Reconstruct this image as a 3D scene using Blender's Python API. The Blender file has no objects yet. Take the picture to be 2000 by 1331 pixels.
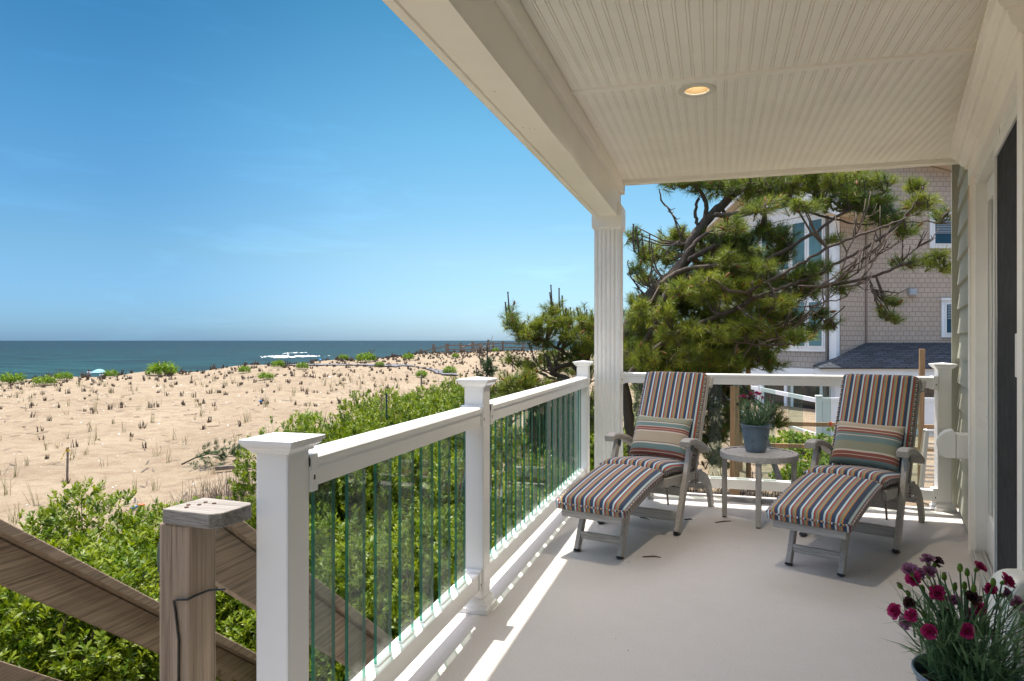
import bpy, math, random
import numpy as np
from mathutils import Vector, Matrix

S = bpy.context.scene
COL = S.collection
R = math.radians
PI = math.pi

# ------------------------------------------------------------------ camera
F = 24 / 36 * 2000                    # focal length in photograph pixels
TH = math.atan(397 / F)               # the camera looks this far left of the deck's long axis (+Y)
CT, ST = math.cos(TH), math.sin(TH)
EYE = 1.22
cam_d = bpy.data.cameras.new('camera')
cam_d.lens = 24
cam_d.sensor_width = 36
cam_d.clip_start = 0.05
cam_d.clip_end = 60000
cam = bpy.data.objects.new('camera', cam_d)
COL.objects.link(cam)
cam.location = (0, 0, EYE)
cam.rotation_euler = (PI / 2, 0, TH)
S.camera = cam

# ------------------------------------------------------------------ sky, sun, exposure
SUN = Vector((-0.14, 0.21, 1.0)).normalized()
world = bpy.data.worlds.new('World')
S.world = world
world.use_nodes = True
nt = world.node_tree
bg = nt.nodes['Background']
sky = nt.nodes.new('ShaderNodeTexSky')
sky.sky_type = 'NISHITA'
sky.sun_disc = False
sky.sun_elevation = math.asin(SUN.z)
sky.sun_rotation = math.atan2(SUN.x, SUN.y)
sky.altitude = 10
sky.air_density = 1.0
sky.dust_density = 0.6
sky.ozone_density = 2.5
# low sky dimmed; unseen upper sky brightened and whitened to light the porch
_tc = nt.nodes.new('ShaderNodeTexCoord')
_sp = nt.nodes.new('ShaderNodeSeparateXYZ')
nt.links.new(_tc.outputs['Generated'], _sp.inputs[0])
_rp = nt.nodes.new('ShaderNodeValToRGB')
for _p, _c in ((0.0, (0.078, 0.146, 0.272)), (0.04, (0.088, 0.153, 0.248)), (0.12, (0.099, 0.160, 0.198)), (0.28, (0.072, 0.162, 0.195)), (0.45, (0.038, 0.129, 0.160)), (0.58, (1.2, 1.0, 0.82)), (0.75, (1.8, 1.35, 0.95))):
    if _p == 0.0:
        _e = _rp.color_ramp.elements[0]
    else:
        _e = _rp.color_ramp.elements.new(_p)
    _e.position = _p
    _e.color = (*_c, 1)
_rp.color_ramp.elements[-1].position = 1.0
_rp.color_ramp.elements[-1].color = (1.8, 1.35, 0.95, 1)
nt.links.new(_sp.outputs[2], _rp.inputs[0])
# thin streaks of high cloud
_mp = nt.nodes.new('ShaderNodeMapping')
_mp.inputs['Scale'].default_value = (2.2, 2.2, 13.0)
_mp.inputs['Rotation'].default_value = (R(6), R(4), 0.4)
nt.links.new(_tc.outputs['Generated'], _mp.inputs[0])
_nz = nt.nodes.new('ShaderNodeTexNoise')
_nz.inputs['Scale'].default_value = 1.6
_nz.inputs['Detail'].default_value = 7
_nz.inputs['Roughness'].default_value = 0.62
_nz.inputs['Distortion'].default_value = 0.5
nt.links.new(_mp.outputs[0], _nz.inputs['Vector'])
_cr = nt.nodes.new('ShaderNodeMapRange')
for _i, _v in enumerate((0.55, 0.85, 1.0, 1.16)):
    _cr.inputs[_i + 1].default_value = _v
nt.links.new(_nz.outputs['Fac'], _cr.inputs[0])
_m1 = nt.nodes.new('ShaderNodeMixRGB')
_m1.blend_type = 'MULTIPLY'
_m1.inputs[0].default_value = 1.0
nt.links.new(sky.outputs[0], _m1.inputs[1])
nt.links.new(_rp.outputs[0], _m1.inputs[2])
_m2 = nt.nodes.new('ShaderNodeMixRGB')
_m2.blend_type = 'MULTIPLY'
_m2.inputs[0].default_value = 1.0
nt.links.new(_m1.outputs[0], _m2.inputs[1])
nt.links.new(_cr.outputs[0], _m2.inputs[2])
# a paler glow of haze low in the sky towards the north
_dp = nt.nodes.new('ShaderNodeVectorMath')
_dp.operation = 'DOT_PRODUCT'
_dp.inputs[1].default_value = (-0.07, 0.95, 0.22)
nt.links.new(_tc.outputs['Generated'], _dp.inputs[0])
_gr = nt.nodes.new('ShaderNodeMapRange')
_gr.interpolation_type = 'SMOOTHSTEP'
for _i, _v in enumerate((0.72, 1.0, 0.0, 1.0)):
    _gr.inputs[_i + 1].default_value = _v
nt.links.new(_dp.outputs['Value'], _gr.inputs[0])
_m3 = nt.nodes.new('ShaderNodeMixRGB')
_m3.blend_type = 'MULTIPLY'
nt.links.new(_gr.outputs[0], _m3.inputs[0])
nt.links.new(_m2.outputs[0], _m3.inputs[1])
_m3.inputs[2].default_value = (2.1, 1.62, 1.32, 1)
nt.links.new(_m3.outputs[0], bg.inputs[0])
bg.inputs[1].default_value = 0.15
sl = bpy.data.lights.new('sun', 'SUN')
sl.energy = 2.0
sl.angle = R(0.5)
sl.color = (1.0, 0.95, 0.87)
so = bpy.data.objects.new('sun', sl)
COL.objects.link(so)
so.rotation_euler = SUN.to_track_quat('Z', 'Y').to_euler()
S.view_settings.view_transform = 'Standard'
S.view_settings.look = 'None'
S.view_settings.exposure = 2.0
S.view_settings.gamma = 1.0
try:
    S.view_settings.use_curve_mapping = False
except Exception:
    pass
S.render.engine = 'CYCLES'
S.cycles.use_denoising = True
S.cycles.max_bounces = 10
S.cycles.diffuse_bounces = 9
S.cycles.transparent_max_bounces = 24
S.cycles.sample_clamp_indirect = 8
S.cycles.caustics_reflective = False
S.cycles.caustics_refractive = False


# ------------------------------------------------------------------ coordinates
def c2w(X, Z, h=0.0):
    """right, forward (from the camera's foot) and height -> world"""
    return Vector((X * CT - Z * ST, X * ST + Z * CT, h))


def px(x, y, Z):
    """photograph pixel at forward distance Z -> world point"""
    return c2w((x - 1000) / F * Z, Z, EYE - (y - 665.5) * Z / F)


WA = math.atan(0.231)                 # the house wall runs 13 degrees off the deck's axis


def wl(s, p, h=0.0):
    """house wall: s along it, p out from it (to the deck), height"""
    return Vector((0.387 + s * math.sin(WA) - p * math.cos(WA), s * math.cos(WA) + p * math.sin(WA), h))


# ------------------------------------------------------------------ materials
def mat(name, col=(0.5, 0.5, 0.5), rough=0.5, spec=None, metal=0.0):
    m = bpy.data.materials.new(name)
    m.use_nodes = True
    b = m.node_tree.nodes['Principled BSDF']
    b.inputs['Base Color'].default_value = (*col, 1)
    b.inputs['Roughness'].default_value = rough
    b.inputs['Metallic'].default_value = metal
    if spec is not None:
        b.inputs['Specular IOR Level'].default_value = spec
    return m


class G:
    """short-hand for node graphs"""
    def __init__(s, m):
        s.m = m
        s.t = m.node_tree
        s.b = s.t.nodes.get('Principled BSDF')

    def n(s, kind, **kw):
        nd = s.t.nodes.new(kind)
        for k, v in kw.items():
            if k.startswith('i_'):
                key = k[2:]
                key = int(key) if key.isdigit() else key.replace('_', ' ')
                nd.inputs[key].default_value = v
            else:
                setattr(nd, k, v)
        return nd

    def l(s, a, b):
        s.t.links.new(a, b)

    def coord(s, out='Object', scale=(1, 1, 1), rot=(0, 0, 0), loc=(0, 0, 0)):
        tc = s.n('ShaderNodeTexCoord')
        mp = s.n('ShaderNodeMapping')
        mp.inputs['Scale'].default_value = scale
        mp.inputs['Rotation'].default_value = rot
        mp.inputs['Location'].default_value = loc
        s.l(tc.outputs[out], mp.inputs[0])
        return mp.outputs[0]

    def noise(s, vec, scale, detail=4, rough=0.5, dist=0.0):
        nd = s.n('ShaderNodeTexNoise')
        nd.inputs['Scale'].default_value = scale
        nd.inputs['Detail'].default_value = detail
        nd.inputs['Roughness'].default_value = rough
        nd.inputs['Distortion'].default_value = dist
        if vec is not None:
            s.l(vec, nd.inputs['Vector'])
        return nd.outputs['Fac']

    def ramp(s, fac, stops, interp='LINEAR'):
        nd = s.n('ShaderNodeValToRGB')
        cr = nd.color_ramp
        cr.interpolation = interp
        while len(cr.elements) > 1:
            cr.elements.remove(cr.elements[-1])
        cr.elements[0].position = stops[0][0]
        cr.elements[0].color = (*stops[0][1], 1)
        for p, c in stops[1:]:
            e = cr.elements.new(p)
            e.color = (*c, 1)
        s.l(fac, nd.inputs[0])
        return nd.outputs[0]

    def mix(s, fac, a, b, mode='MIX'):
        nd = s.n('ShaderNodeMixRGB')
        nd.blend_type = mode
        for i, v in enumerate((fac, a, b)):
            if hasattr(v, 'is_output'):
                s.l(v, nd.inputs[i])
            elif i == 0:
                nd.inputs[0].default_value = v
            else:
                nd.inputs[i].default_value = (*v, 1)
        return nd.outputs[0]

    def math(s, op, a, b=0.0):
        nd = s.n('ShaderNodeMath')
        nd.operation = op
        for i, v in enumerate((a, b)):
            if hasattr(v, 'is_output'):
                s.l(v, nd.inputs[i])
            else:
                nd.inputs[i].default_value = v
        return nd.outputs[0]

    def bump(s, h, strength=0.3, dist=0.01):
        nd = s.n('ShaderNodeBump')
        nd.inputs['Strength'].default_value = strength
        nd.inputs['Distance'].default_value = dist
        s.l(h, nd.inputs['Height'])
        s.l(nd.outputs[0], s.b.inputs['Normal'])

    def color(s, c):
        s.l(c, s.b.inputs['Base Color'])

    def rough(s, c):
        s.l(c, s.b.inputs['Roughness'])


def spotty(name, col, rough, var=0.06, scale=3.0, spec=None, bump=0.0, bscale=200):
    """painted or moulded surface: faint uneven tone, a few specks of dirt, fine texture"""
    m = mat(name, col, rough, spec)
    g = G(m)
    v = g.coord()
    a = g.noise(v, scale, 5, 0.6)
    d = tuple(c * (1 - var * 2.2) for c in col)
    u = tuple(min(1, c * (1 + var)) for c in col)
    c = g.ramp(a, [(0.3, d), (0.7, u)])
    sp = g.noise(v, 45, 2, 0.5)
    k = g.ramp(sp, [(0.0, (0, 0, 0)), (0.77, (0, 0, 0)), (0.82, (0.3, 0.3, 0.3))])
    c = g.mix(k, c, tuple(x * y for x, y in zip(col, (0.62, 0.52, 0.40))))
    g.color(c)
    rr = g.ramp(g.noise(v, 14, 4), [(0.3, (max(0.02, rough - 0.08),) * 3), (0.7, (rough + 0.1,) * 3)])
    g.rough(rr)
    if bump:
        g.bump(g.noise(v, bscale, 3), bump, 0.002)
    return m


M = {}
M['vinyl'] = mat('white_vinyl', (0.84, 0.835, 0.82), 0.24)
_g = G(M['vinyl'])
_g.color(_g.ramp(_g.noise(_g.coord(), 1.1, 5, 0.6), [(0.35, (0.805, 0.80, 0.785)), (0.65, (0.85, 0.845, 0.83))]))
M['trim'] = spotty('warm_white_trim', (0.92, 0.875, 0.79), 0.42, 0.04, 1.5)
M['ceiling'] = spotty('beadboard_vinyl', (0.95, 0.91, 0.825), 0.45, 0.04, 1.2)
M['column'] = spotty('column_white', (0.89, 0.87, 0.83), 0.4, 0.03, 2.0)
M['frame'] = spotty('door_frame_vinyl', (0.78, 0.77, 0.72), 0.35, 0.04, 2.5)
M['screen'] = spotty('screen_mesh', (0.009, 0.010, 0.012), 0.9, 0.3, 4, bump=0.25, bscale=900)
M['dark'] = mat('dark_gap', (0.02, 0.02, 0.02), 0.8)
M['screw'] = mat('rusty_screw', (0.10, 0.05, 0.025), 0.7)
M['rust'] = mat('rust_stain', (0.42, 0.20, 0.03), 0.8)
M['metal'] = mat('aluminium', (0.62, 0.60, 0.56), 0.35, metal=0.8)
M['black'] = mat('black_cable', (0.012, 0.012, 0.012), 0.5)
M['greencap'] = spotty('weathered_green_metal', (0.035, 0.09, 0.075), 0.5, 0.25, 30)
M['resin'] = spotty('white_resin', (0.78, 0.77, 0.70), 0.35, 0.03, 3)
M['lampwhite'] = mat('lamp_rim', (0.74, 0.70, 0.62), 0.35)


def siding():
    m = mat('sage_siding', (0.40, 0.40, 0.32), 0.65)
    g = G(m)
    v = g.coord(scale=(1, 1, 1), rot=(0, 0, WA))
    st = g.coord(scale=(70, 70, 2.5), rot=(0, 0, 0))
    a = g.noise(st, 1.0, 5, 0.65)
    b = g.noise(v, 1.7, 4)
    c = g.ramp(a, [(0.25, (0.30, 0.305, 0.235)), (0.75, (0.43, 0.43, 0.345))])
    c = g.mix(g.math('MULTIPLY', b, 0.5), c, (0.36, 0.35, 0.28))
    g.color(c)
    g.bump(a, 0.35, 0.004)
    return m


M['siding'] = siding()


def deckmat():
    m = mat('deck_coating', (0.5, 0.46, 0.43), 0.6)
    g = G(m)
    v = g.coord()
    big = g.noise(v, 1.3, 5, 0.6)
    mid = g.noise(v, 9, 5, 0.65)
    fine = g.noise(v, 420, 3, 0.6)
    c = g.ramp(big, [(0.3, (0.520, 0.482, 0.443)), (0.7, (0.555, 0.516, 0.476))])
    grit = g.noise(v, 130, 3, 0.7)
    c = g.mix(0.30, c, g.ramp(grit, [(0.34, (0.34, 0.312, 0.283)), (0.66, (0.70, 0.655, 0.61))]))
    c = g.mix(0.25, c, g.ramp(fine, [(0.35, (0.42, 0.39, 0.365)), (0.65, (0.72, 0.685, 0.655))]))
    st = g.noise(v, 1.9, 6, 0.75, 0.6)
    c = g.mix(g.ramp(st, [(0.62, (0, 0, 0)), (0.84, (0.22, 0.22, 0.22))]), c, (0.42, 0.37, 0.32))
    g.color(c)
    g.rough(g.ramp(mid, [(0.3, (0.45,) * 3), (0.7, (0.7,) * 3)]))
    g.bump(fine, 0.35, 0.0015)
    return m


M['deck'] = deckmat()


def wood(name, light, dark, grain=(1, 26, 26), tone=1.0, bump=0.5, rough=0.75):
    """weathered timber; the grain runs along the object's X of the given stretch"""
    m = mat(name, light, rough)
    g = G(m)
    v = g.coord('Generated') if False else g.coord('Object', scale=grain)
    warp = g.noise(g.coord('Object', scale=tuple(x * 0.25 for x in grain)), 1.0, 3)
    w = g.n('ShaderNodeTexNoise')
    w.inputs['Scale'].default_value = 1.4
    w.inputs['Detail'].default_value = 8
    w.inputs['Roughness'].default_value = 0.68
    w.inputs['Distortion'].default_value = 0.7
    g.l(v, w.inputs['Vector'])
    c = g.ramp(w.outputs['Fac'], [(0.28, dark), (0.46, tuple((a * 2 + b) / 3 for a, b in zip(light, dark))), (0.62, light),
                                  (0.8, tuple(min(1, a * 1.25) for a in light))])
    c = g.mix(g.math('MULTIPLY', warp, 0.35), c, tuple(a * 0.8 for a in light))
    ck = g.ramp(w.outputs['Fac'], [(0.0, (1, 1, 1)), (0.20, (1, 1, 1)), (0.27, (0, 0, 0))])
    c = g.mix(g.math('MULTIPLY', ck, 0.7), c, tuple(a * 0.35 for a in dark))
    fn = g.noise(g.coord('Object', scale=tuple(x * 5.5 if x > 8 else x * 1.6 for x in grain)), 1.0, 5, 0.7)
    c = g.mix(g.math('MULTIPLY', g.ramp(fn, [(0.36, (1, 1, 1)), (0.52, (0, 0, 0))]), 0.60), c, tuple(a * 0.55 for a in dark))
    c = g.mix(g.math('MULTIPLY', g.ramp(fn, [(0.55, (0, 0, 0)), (0.75, (1, 1, 1))]), 0.35), c, tuple(min(1, a * 1.35) for a in light))
    g.color(c)
    g.bump(g.math('ADD', w.outputs['Fac'], g.math('MULTIPLY', fn, 0.6)), bump, 0.004)
    return m


M['teak'] = wood('weathered_teak', (0.52, 0.49, 0.45), (0.32, 0.29, 0.26), (14, 14, 14), bump=0.25)
M['teak_x'] = wood('weathered_teak_across', (0.56, 0.535, 0.505), (0.34, 0.315, 0.29), (4, 60, 60), bump=0.25)
M['teak_y'] = wood('weathered_teak_along', (0.52, 0.49, 0.45), (0.32, 0.29, 0.26), (60, 4, 60), bump=0.25)
M['teak_z'] = wood('weathered_teak_upright', (0.52, 0.49, 0.45), (0.32, 0.29, 0.26), (60, 60, 4), bump=0.25)
M['post_z'] = wood('grey_brown_post', (0.42, 0.315, 0.222), (0.13, 0.088, 0.056), (26, 26, 1.1), bump=1.0)
M['rail_y'] = wood('grey_brown_rail', (0.37, 0.282, 0.200), (0.125, 0.088, 0.058), (28, 1.2, 28), bump=1.0)
M['cap_w'] = wood('bleached_post_cap', (0.31, 0.285, 0.255), (0.11, 0.09, 0.072), (2.2, 40, 40), bump=0.5)
M['stake'] = wood('tan_stake', (0.50, 0.31, 0.16), (0.30, 0.17, 0.08), (40, 40, 3), bump=0.3)
M['greyfence'] = wood('silver_grey_fence', (0.24, 0.19, 0.15), (0.11, 0.085, 0.065), (5, 5, 5), bump=0.3)
M['bark'] = wood('pine_bark', (0.115, 0.084, 0.059), (0.032, 0.023, 0.016), (30, 30, 12), bump=1.0, rough=0.9)
M['twig'] = mat('dry_twig', (0.115, 0.083, 0.060), 0.9)
M['cone'] = mat('pine_cone', (0.20, 0.085, 0.03), 0.85)


def foliage(name, a, b, trans=0.35, tcol=None, rough=0.45):
    m = mat(name, a, rough)
    g = G(m)
    at = g.n('ShaderNodeAttribute')
    at.attribute_name = 'tone'
    c = g.mix(at.outputs['Fac'], a, b)
    g.color(c)
    g.b.inputs['Specular IOR Level'].default_value = 0.35
    tr = g.n('ShaderNodeBsdfTranslucent')
    if tcol:
        tr.inputs[0].default_value = (*tcol, 1)
    else:
        g.l(c, tr.inputs[0])
    mx = g.n('ShaderNodeMixShader')
    mx.inputs[0].default_value = trans
    out = g.t.nodes['Material Output']
    g.l(g.b.outputs[0], mx.inputs[1])
    g.l(tr.outputs[0], mx.inputs[2])
    g.l(mx.outputs[0], out.inputs[0])
    return m


M['leaf'] = foliage('shrub_leaf', (0.070, 0.138, 0.004), (0.25, 0.305, 0.007), 0.40)
M['needle'] = foliage('pine_needle', (0.060, 0.124, 0.018), (0.30, 0.33, 0.030), 0.36)
M['needle_dark'] = foliage('dark_pine_needle', (0.022, 0.065, 0.018), (0.06, 0.12, 0.025), 0.2)
M['dune_leaf'] = foliage('dune_plant_leaf', (0.08, 0.17, 0.012), (0.20, 0.30, 0.02), 0.4)
M['yard_leaf'] = foliage('yard_plant_leaf', (0.10, 0.20, 0.01), (0.27, 0.33, 0.02), 0.4)
M['drygrass'] = foliage('dry_beach_grass', (0.055, 0.037, 0.027), (0.16, 0.112, 0.075), 0.1)
M['palegrass'] = foliage('pale_beach_grass', (0.22, 0.19, 0.08), (0.36, 0.30, 0.16), 0.25)
M['stem'] = foliage('carnation_stem', (0.10, 0.19, 0.09), (0.20, 0.33, 0.16), 0.3)
M['bud'] = foliage('carnation_bud', (0.14, 0.25, 0.03), (0.24, 0.36, 0.06), 0.25)
M['petal'] = foliage('carnation_petal', (0.27, 0.008, 0.06), (0.62, 0.04, 0.20), 0.35)
M['petal_pale'] = foliage('faded_carnation_petal', (0.16, 0.03, 0.09), (0.48, 0.22, 0.34), 0.25)
M['petal_dead'] = foliage('withered_carnation', (0.025, 0.008, 0.010), (0.07, 0.02, 0.02), 0.1)


def sandmat():
    m = mat('sand', (0.5, 0.36, 0.25), 0.95, 0.1)
    g = G(m)
    v = g.coord()
    big = g.noise(v, 0.25, 5, 0.6)
    mid = g.noise(v, 2.2, 6, 0.7)
    fine = g.noise(v, 60, 4, 0.7)
    c = g.ramp(big, [(0.3, (0.250, 0.198, 0.132)), (0.7, (0.335, 0.274, 0.190))])
    c = g.mix(g.ramp(mid, [(0.45, (0, 0, 0)), (0.72, (0.8, 0.8, 0.8))]), c, (0.170, 0.112, 0.070))
    c = g.mix(0.22, c, g.ramp(fine, [(0.3, (0.15, 0.105, 0.07)), (0.7, (0.37, 0.30, 0.225))]))
    vo = g.n('ShaderNodeTexVoronoi')
    vo.inputs['Scale'].default_value = 3.2
    g.l(v, vo.inputs['Vector'])
    shell = g.ramp(vo.outputs['Distance'], [(0.0, (1, 1, 1)), (0.055, (1, 1, 1)), (0.075, (0, 0, 0))])
    cl = g.ramp(g.noise(v, 0.6, 3), [(0.42, (0, 0, 0)), (0.60, (1, 1, 1))])
    c = g.mix(g.mix(1.0, shell, cl, 'MULTIPLY'), c, (0.78, 0.72, 0.66))
    vo2 = g.n('ShaderNodeTexVoronoi')
    vo2.inputs['Scale'].default_value = 1.7
    g.l(v, vo2.inputs['Vector'])
    deb = g.ramp(vo2.outputs['Distance'], [(0.0, (1, 1, 1)), (0.035, (1, 1, 1)), (0.06, (0, 0, 0))])
    c = g.mix(deb, c, (0.16, 0.11, 0.08))
    g.color(c)
    rip = g.noise(g.coord(scale=(5.0, 13.0, 1), rot=(0, 0, 0.9)), 1.0, 4, 0.6, 0.8)
    hh = g.math('ADD', g.math('ADD', g.math('MULTIPLY', mid, 1.0), g.math('MULTIPLY', rip, 0.16)), g.math('MULTIPLY', fine, 0.12))
    g.bump(hh, 1.0, 0.16)
    return m


M['sand'] = sandmat()


def seamat():
    m = mat('sea_water', (0.01, 0.06, 0.08), 0.22)
    g = G(m)
    v = g.coord(scale=(1, 1, 1))
    sep = g.n('ShaderNodeSeparateXYZ')
    tc = g.n('ShaderNodeTexCoord')
    mp = g.n('ShaderNodeMapping')
    mp.inputs['Rotation'].default_value = (0, 0, -R(40))
    g.l(tc.outputs['Object'], mp.inputs[0])
    g.l(mp.outputs[0], sep.inputs[0])
    d = g.math('MULTIPLY', sep.outputs[1], 1 / 900.0)
    nz = g.noise(g.coord(scale=(0.004, 0.012, 1)), 1.0, 5, 0.6)
    dd = g.math('ADD', d, g.math('MULTIPLY', g.math('SUBTRACT', nz, 0.5), 0.35))
    c = g.ramp(dd, [(0.05, (0.014, 0.064, 0.060)), (0.25, (0.007, 0.046, 0.050)), (0.6, (0.003, 0.033, 0.042)), (1.0, (0.003, 0.026, 0.038))])
    wv = g.noise(g.coord(scale=(0.03, 0.16, 1), rot=(0, 0, R(-40))), 1.0, 7, 0.7)
    c = g.mix(g.ramp(wv, [(0.40, (0, 0, 0)), (0.62, (1, 1, 1))]), c, (0.002, 0.010, 0.013))
    g.color(c)
    g.b.inputs['Specular IOR Level'].default_value = 0.06
    g.b.inputs['Roughness'].default_value = 0.45
    g.bump(wv, 1.0, 2.0)
    return m


M['sea'] = seamat()
M['foam'] = spotty('sea_foam', (0.82, 0.84, 0.84), 0.8, 0.1, 1.0, bump=0.5, bscale=3)


def glassmat():
    m = bpy.data.materials.new('baluster_glass')
    m.use_nodes = True
    g = G(m)
    g.t.nodes.remove(g.b)
    tr = g.n('ShaderNodeBsdfTransparent')
    tr.inputs[0].default_value = (0.825, 0.89, 0.86, 1)
    gl = g.n('ShaderNodeBsdfGlossy')
    gl.inputs['Roughness'].default_value = 0.03
    df = g.n('ShaderNodeBsdfDiffuse')
    df.inputs[0].default_value = (0.5, 0.55, 0.52, 1)
    fr = g.n('ShaderNodeFresnel')
    geo = g.n('ShaderNodeNewGeometry')
    g.l(g.math('SUBTRACT', 1.5, g.math('MULTIPLY', geo.outputs['Backfacing'], 1.5 - 1 / 1.5)), fr.inputs[0])
    sm = g.noise(g.coord(), 9, 5, 0.7)
    dust = g.math('MULTIPLY', g.ramp(sm, [(0.35, (0.15, 0.15, 0.15)), (0.75, (1, 1, 1))]), 0.03)
    m0 = g.n('ShaderNodeMixShader')
    g.l(dust, m0.inputs[0])
    g.l(tr.outputs[0], m0.inputs[1])
    g.l(df.outputs[0], m0.inputs[2])
    m1 = g.n('ShaderNodeMixShader')
    g.l(g.math('MULTIPLY', fr.outputs[0], 0.95), m1.inputs[0])
    g.l(m0.outputs[0], m1.inputs[1])
    g.l(gl.outputs[0], m1.inputs[2])
    g.l(m1.outputs[0], g.t.nodes['Material Output'].inputs[0])
    return m


M['glass'] = glassmat()


def glassedge():
    m = mat('glass_edge', (0.05, 0.20, 0.15), 0.15)
    g = G(m)
    tr = g.n('ShaderNodeBsdfTransparent')
    tr.inputs[0].default_value = (0.12, 0.50, 0.36, 1)
    mx = g.n('ShaderNodeMixShader')
    mx.inputs[0].default_value = 0.45
    g.l(g.b.outputs[0], mx.inputs[1])
    g.l(tr.outputs[0], mx.inputs[2])
    g.l(mx.outputs[0], g.t.nodes['Material Output'].inputs[0])
    return m


M['gedge'] = glassedge()


def window_glass(name, col, rough=0.08):
    m = mat(name, col, rough, 0.6)
    g = G(m)
    a = g.noise(g.coord(scale=(1, 1, 0.6)), 1.3, 4)
    g.color(g.ramp(a, [(0.35, tuple(c * 0.6 for c in col)), (0.7, tuple(min(1, c * 1.5) for c in col))]))
    return m


M['pane'] = window_glass('teal_window_pane', (0.095, 0.185, 0.20))
M['pane_blue'] = window_glass('blue_window_pane', (0.015, 0.05, 0.085))
M['pane_dark'] = window_glass('dark_door_pane', (0.03, 0.03, 0.03))
M['door_glass'] = window_glass('door_pane', (0.20, 0.22, 0.20))
M['nwhite'] = spotty('neighbour_white_trim', (0.80, 0.81, 0.82), 0.5, 0.03, 1.0)
M['soffit'] = spotty('tan_soffit', (0.58, 0.50, 0.41), 0.6, 0.05, 1.0)
M['blind'] = mat('window_blind', (0.35, 0.38, 0.42), 0.6)


def bricky(name, col, mortar, w, h, var, scale=1.0, bump=0.6, uv=True, offset=0.5, rough=0.85, ms=0.012):
    m = mat(name, col, rough)
    g = G(m)
    tc = g.n('ShaderNodeTexCoord')
    br = g.n('ShaderNodeTexBrick')
    br.offset = offset
    br.inputs['Color1'].default_value = (*[c * (1 - var) for c in col], 1)
    br.inputs['Color2'].default_value = (*[min(1, c * (1 + var)) for c in col], 1)
    br.inputs['Mortar'].default_value = (*mortar, 1)
    br.inputs['Scale'].default_value = scale
    br.inputs['Mortar Size'].default_value = ms
    br.inputs['Mortar Smooth'].default_value = 0.2
    br.inputs['Bias'].default_value = 0.0
    br.inputs['Brick Width'].default_value = w
    br.inputs['Row Height'].default_value = h
    g.l(tc.outputs['UV'], br.inputs['Vector'])
    nz = g.noise(tc.outputs['UV'], 3, 4)
    c = g.mix(g.math('MULTIPLY', nz, 0.3), br.outputs['Color'], tuple(x * 0.75 for x in col))
    g.color(c)
    g.bump(g.math('ADD', g.math('MULTIPLY', br.outputs['Fac'], -1.0), g.math('MULTIPLY', nz, 0.2)), bump, 0.02)
    return m


M['shingle'] = bricky('tan_shingle', (0.48, 0.39, 0.315), (0.23, 0.18, 0.145), 0.17, 0.135, 0.05, ms=0.007)
M['shingle_grey'] = bricky('grey_shingle', (0.37, 0.335, 0.30), (0.16, 0.14, 0.12), 0.17, 0.152, 0.05, ms=0.007)
M['slate'] = bricky('slate_shingle', (0.042, 0.052, 0.068), (0.012, 0.015, 0.02), 0.30, 0.12, 0.5, ms=0.022)


def fabric(name, stops, period, axis=0, rough=0.9):
    m = mat(name, (0.5, 0.5, 0.5), rough, 0.2)
    g = G(m)
    tc = g.n('ShaderNodeTexCoord')
    sep = g.n('ShaderNodeSeparateXYZ')
    g.l(tc.outputs['UV'], sep.inputs[0])
    u = g.math('FRACT', g.math('MULTIPLY', g.math('ADD', sep.outputs[axis], 20.0), 1.0 / period))
    c = g.ramp(u, stops, 'CONSTANT')
    wv = g.noise(tc.outputs['UV'], 700, 2, 0.5)
    c = g.mix(0.22, c, g.mix(1.0, c, g.ramp(wv, [(0.3, (0.55, 0.55, 0.55)), (0.7, (1, 1, 1))]), 'MULTIPLY'))
    fd = g.noise(tc.outputs['UV'], 6, 4)
    c = g.mix(g.math('MULTIPLY', fd, 0.06), c, (0.6, 0.57, 0.52))
    g.color(c)
    wr = g.noise(tc.outputs['UV'], 16, 3)
    g.bump(g.math('ADD', g.math('MULTIPLY', wv, 0.15), wr), 0.35, 0.006)
    g.b.inputs['Sheen Weight'].default_value = 0.15
    return m


NAVY, WHT, LBL = (0.034, 0.062, 0.125), (0.70, 0.75, 0.76), (0.36, 0.58, 0.66)
RED, SAGE, GRY = (0.46, 0.070, 0.040), (0.235, 0.285, 0.185), (0.33, 0.305, 0.25)
YEL, ORG = (0.68, 0.44, 0.12), (0.52, 0.175, 0.042)
M['stripe'] = fabric('multicolour_stripe_canvas', [(0.0, NAVY), (0.205, LBL), (0.25, WHT), (0.35, LBL), (0.39, NAVY), (0.42, RED),
                     (0.555, SAGE), (0.64, GRY), (0.68, SAGE), (0.765, YEL), (0.80, ORG), (0.885, NAVY)], 0.058)
TAN, CRM, TEAL, RUST, DK = (0.47, 0.385, 0.285), (0.64, 0.575, 0.49), (0.17, 0.255, 0.255), (0.28, 0.09, 0.07), (0.13, 0.10, 0.08)
SG2 = (0.29, 0.295, 0.21)
PIL_A = [(0.0, TAN), (0.06, CRM), (0.09, RUST), (0.13, CRM), (0.14, RUST), (0.185, CRM), (0.20, TEAL), (0.29, CRM), (0.32, DK),
         (0.335, SG2), (0.47, CRM), (0.53, RUST), (0.575, CRM), (0.59, RUST), (0.64, TEAL), (0.76, CRM), (0.80, DK), (0.815, TAN)]
PIL_B = [(0.0, TEAL), (0.13, CRM), (0.15, TEAL), (0.20, RUST), (0.25, CRM), (0.265, RUST), (0.315, CRM), (0.35, TAN), (0.46, CRM), (0.50, DK), (0.51, TEAL),
         (0.62, RUST), (0.68, CRM), (0.695, RUST), (0.76, CRM), (0.80, SG2)]
M['pillow_a'] = fabric('striped_pillow_fabric', PIL_A, 0.31, 1)
M['pillow_b'] = fabric('striped_pillow_fabric_warm', PIL_B, 0.31, 1)
M['pot'] = spotty('blue_grey_glaze', (0.13, 0.19, 0.25), 0.30, 0.08, 8, bump=0.1, bscale=80)
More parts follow.
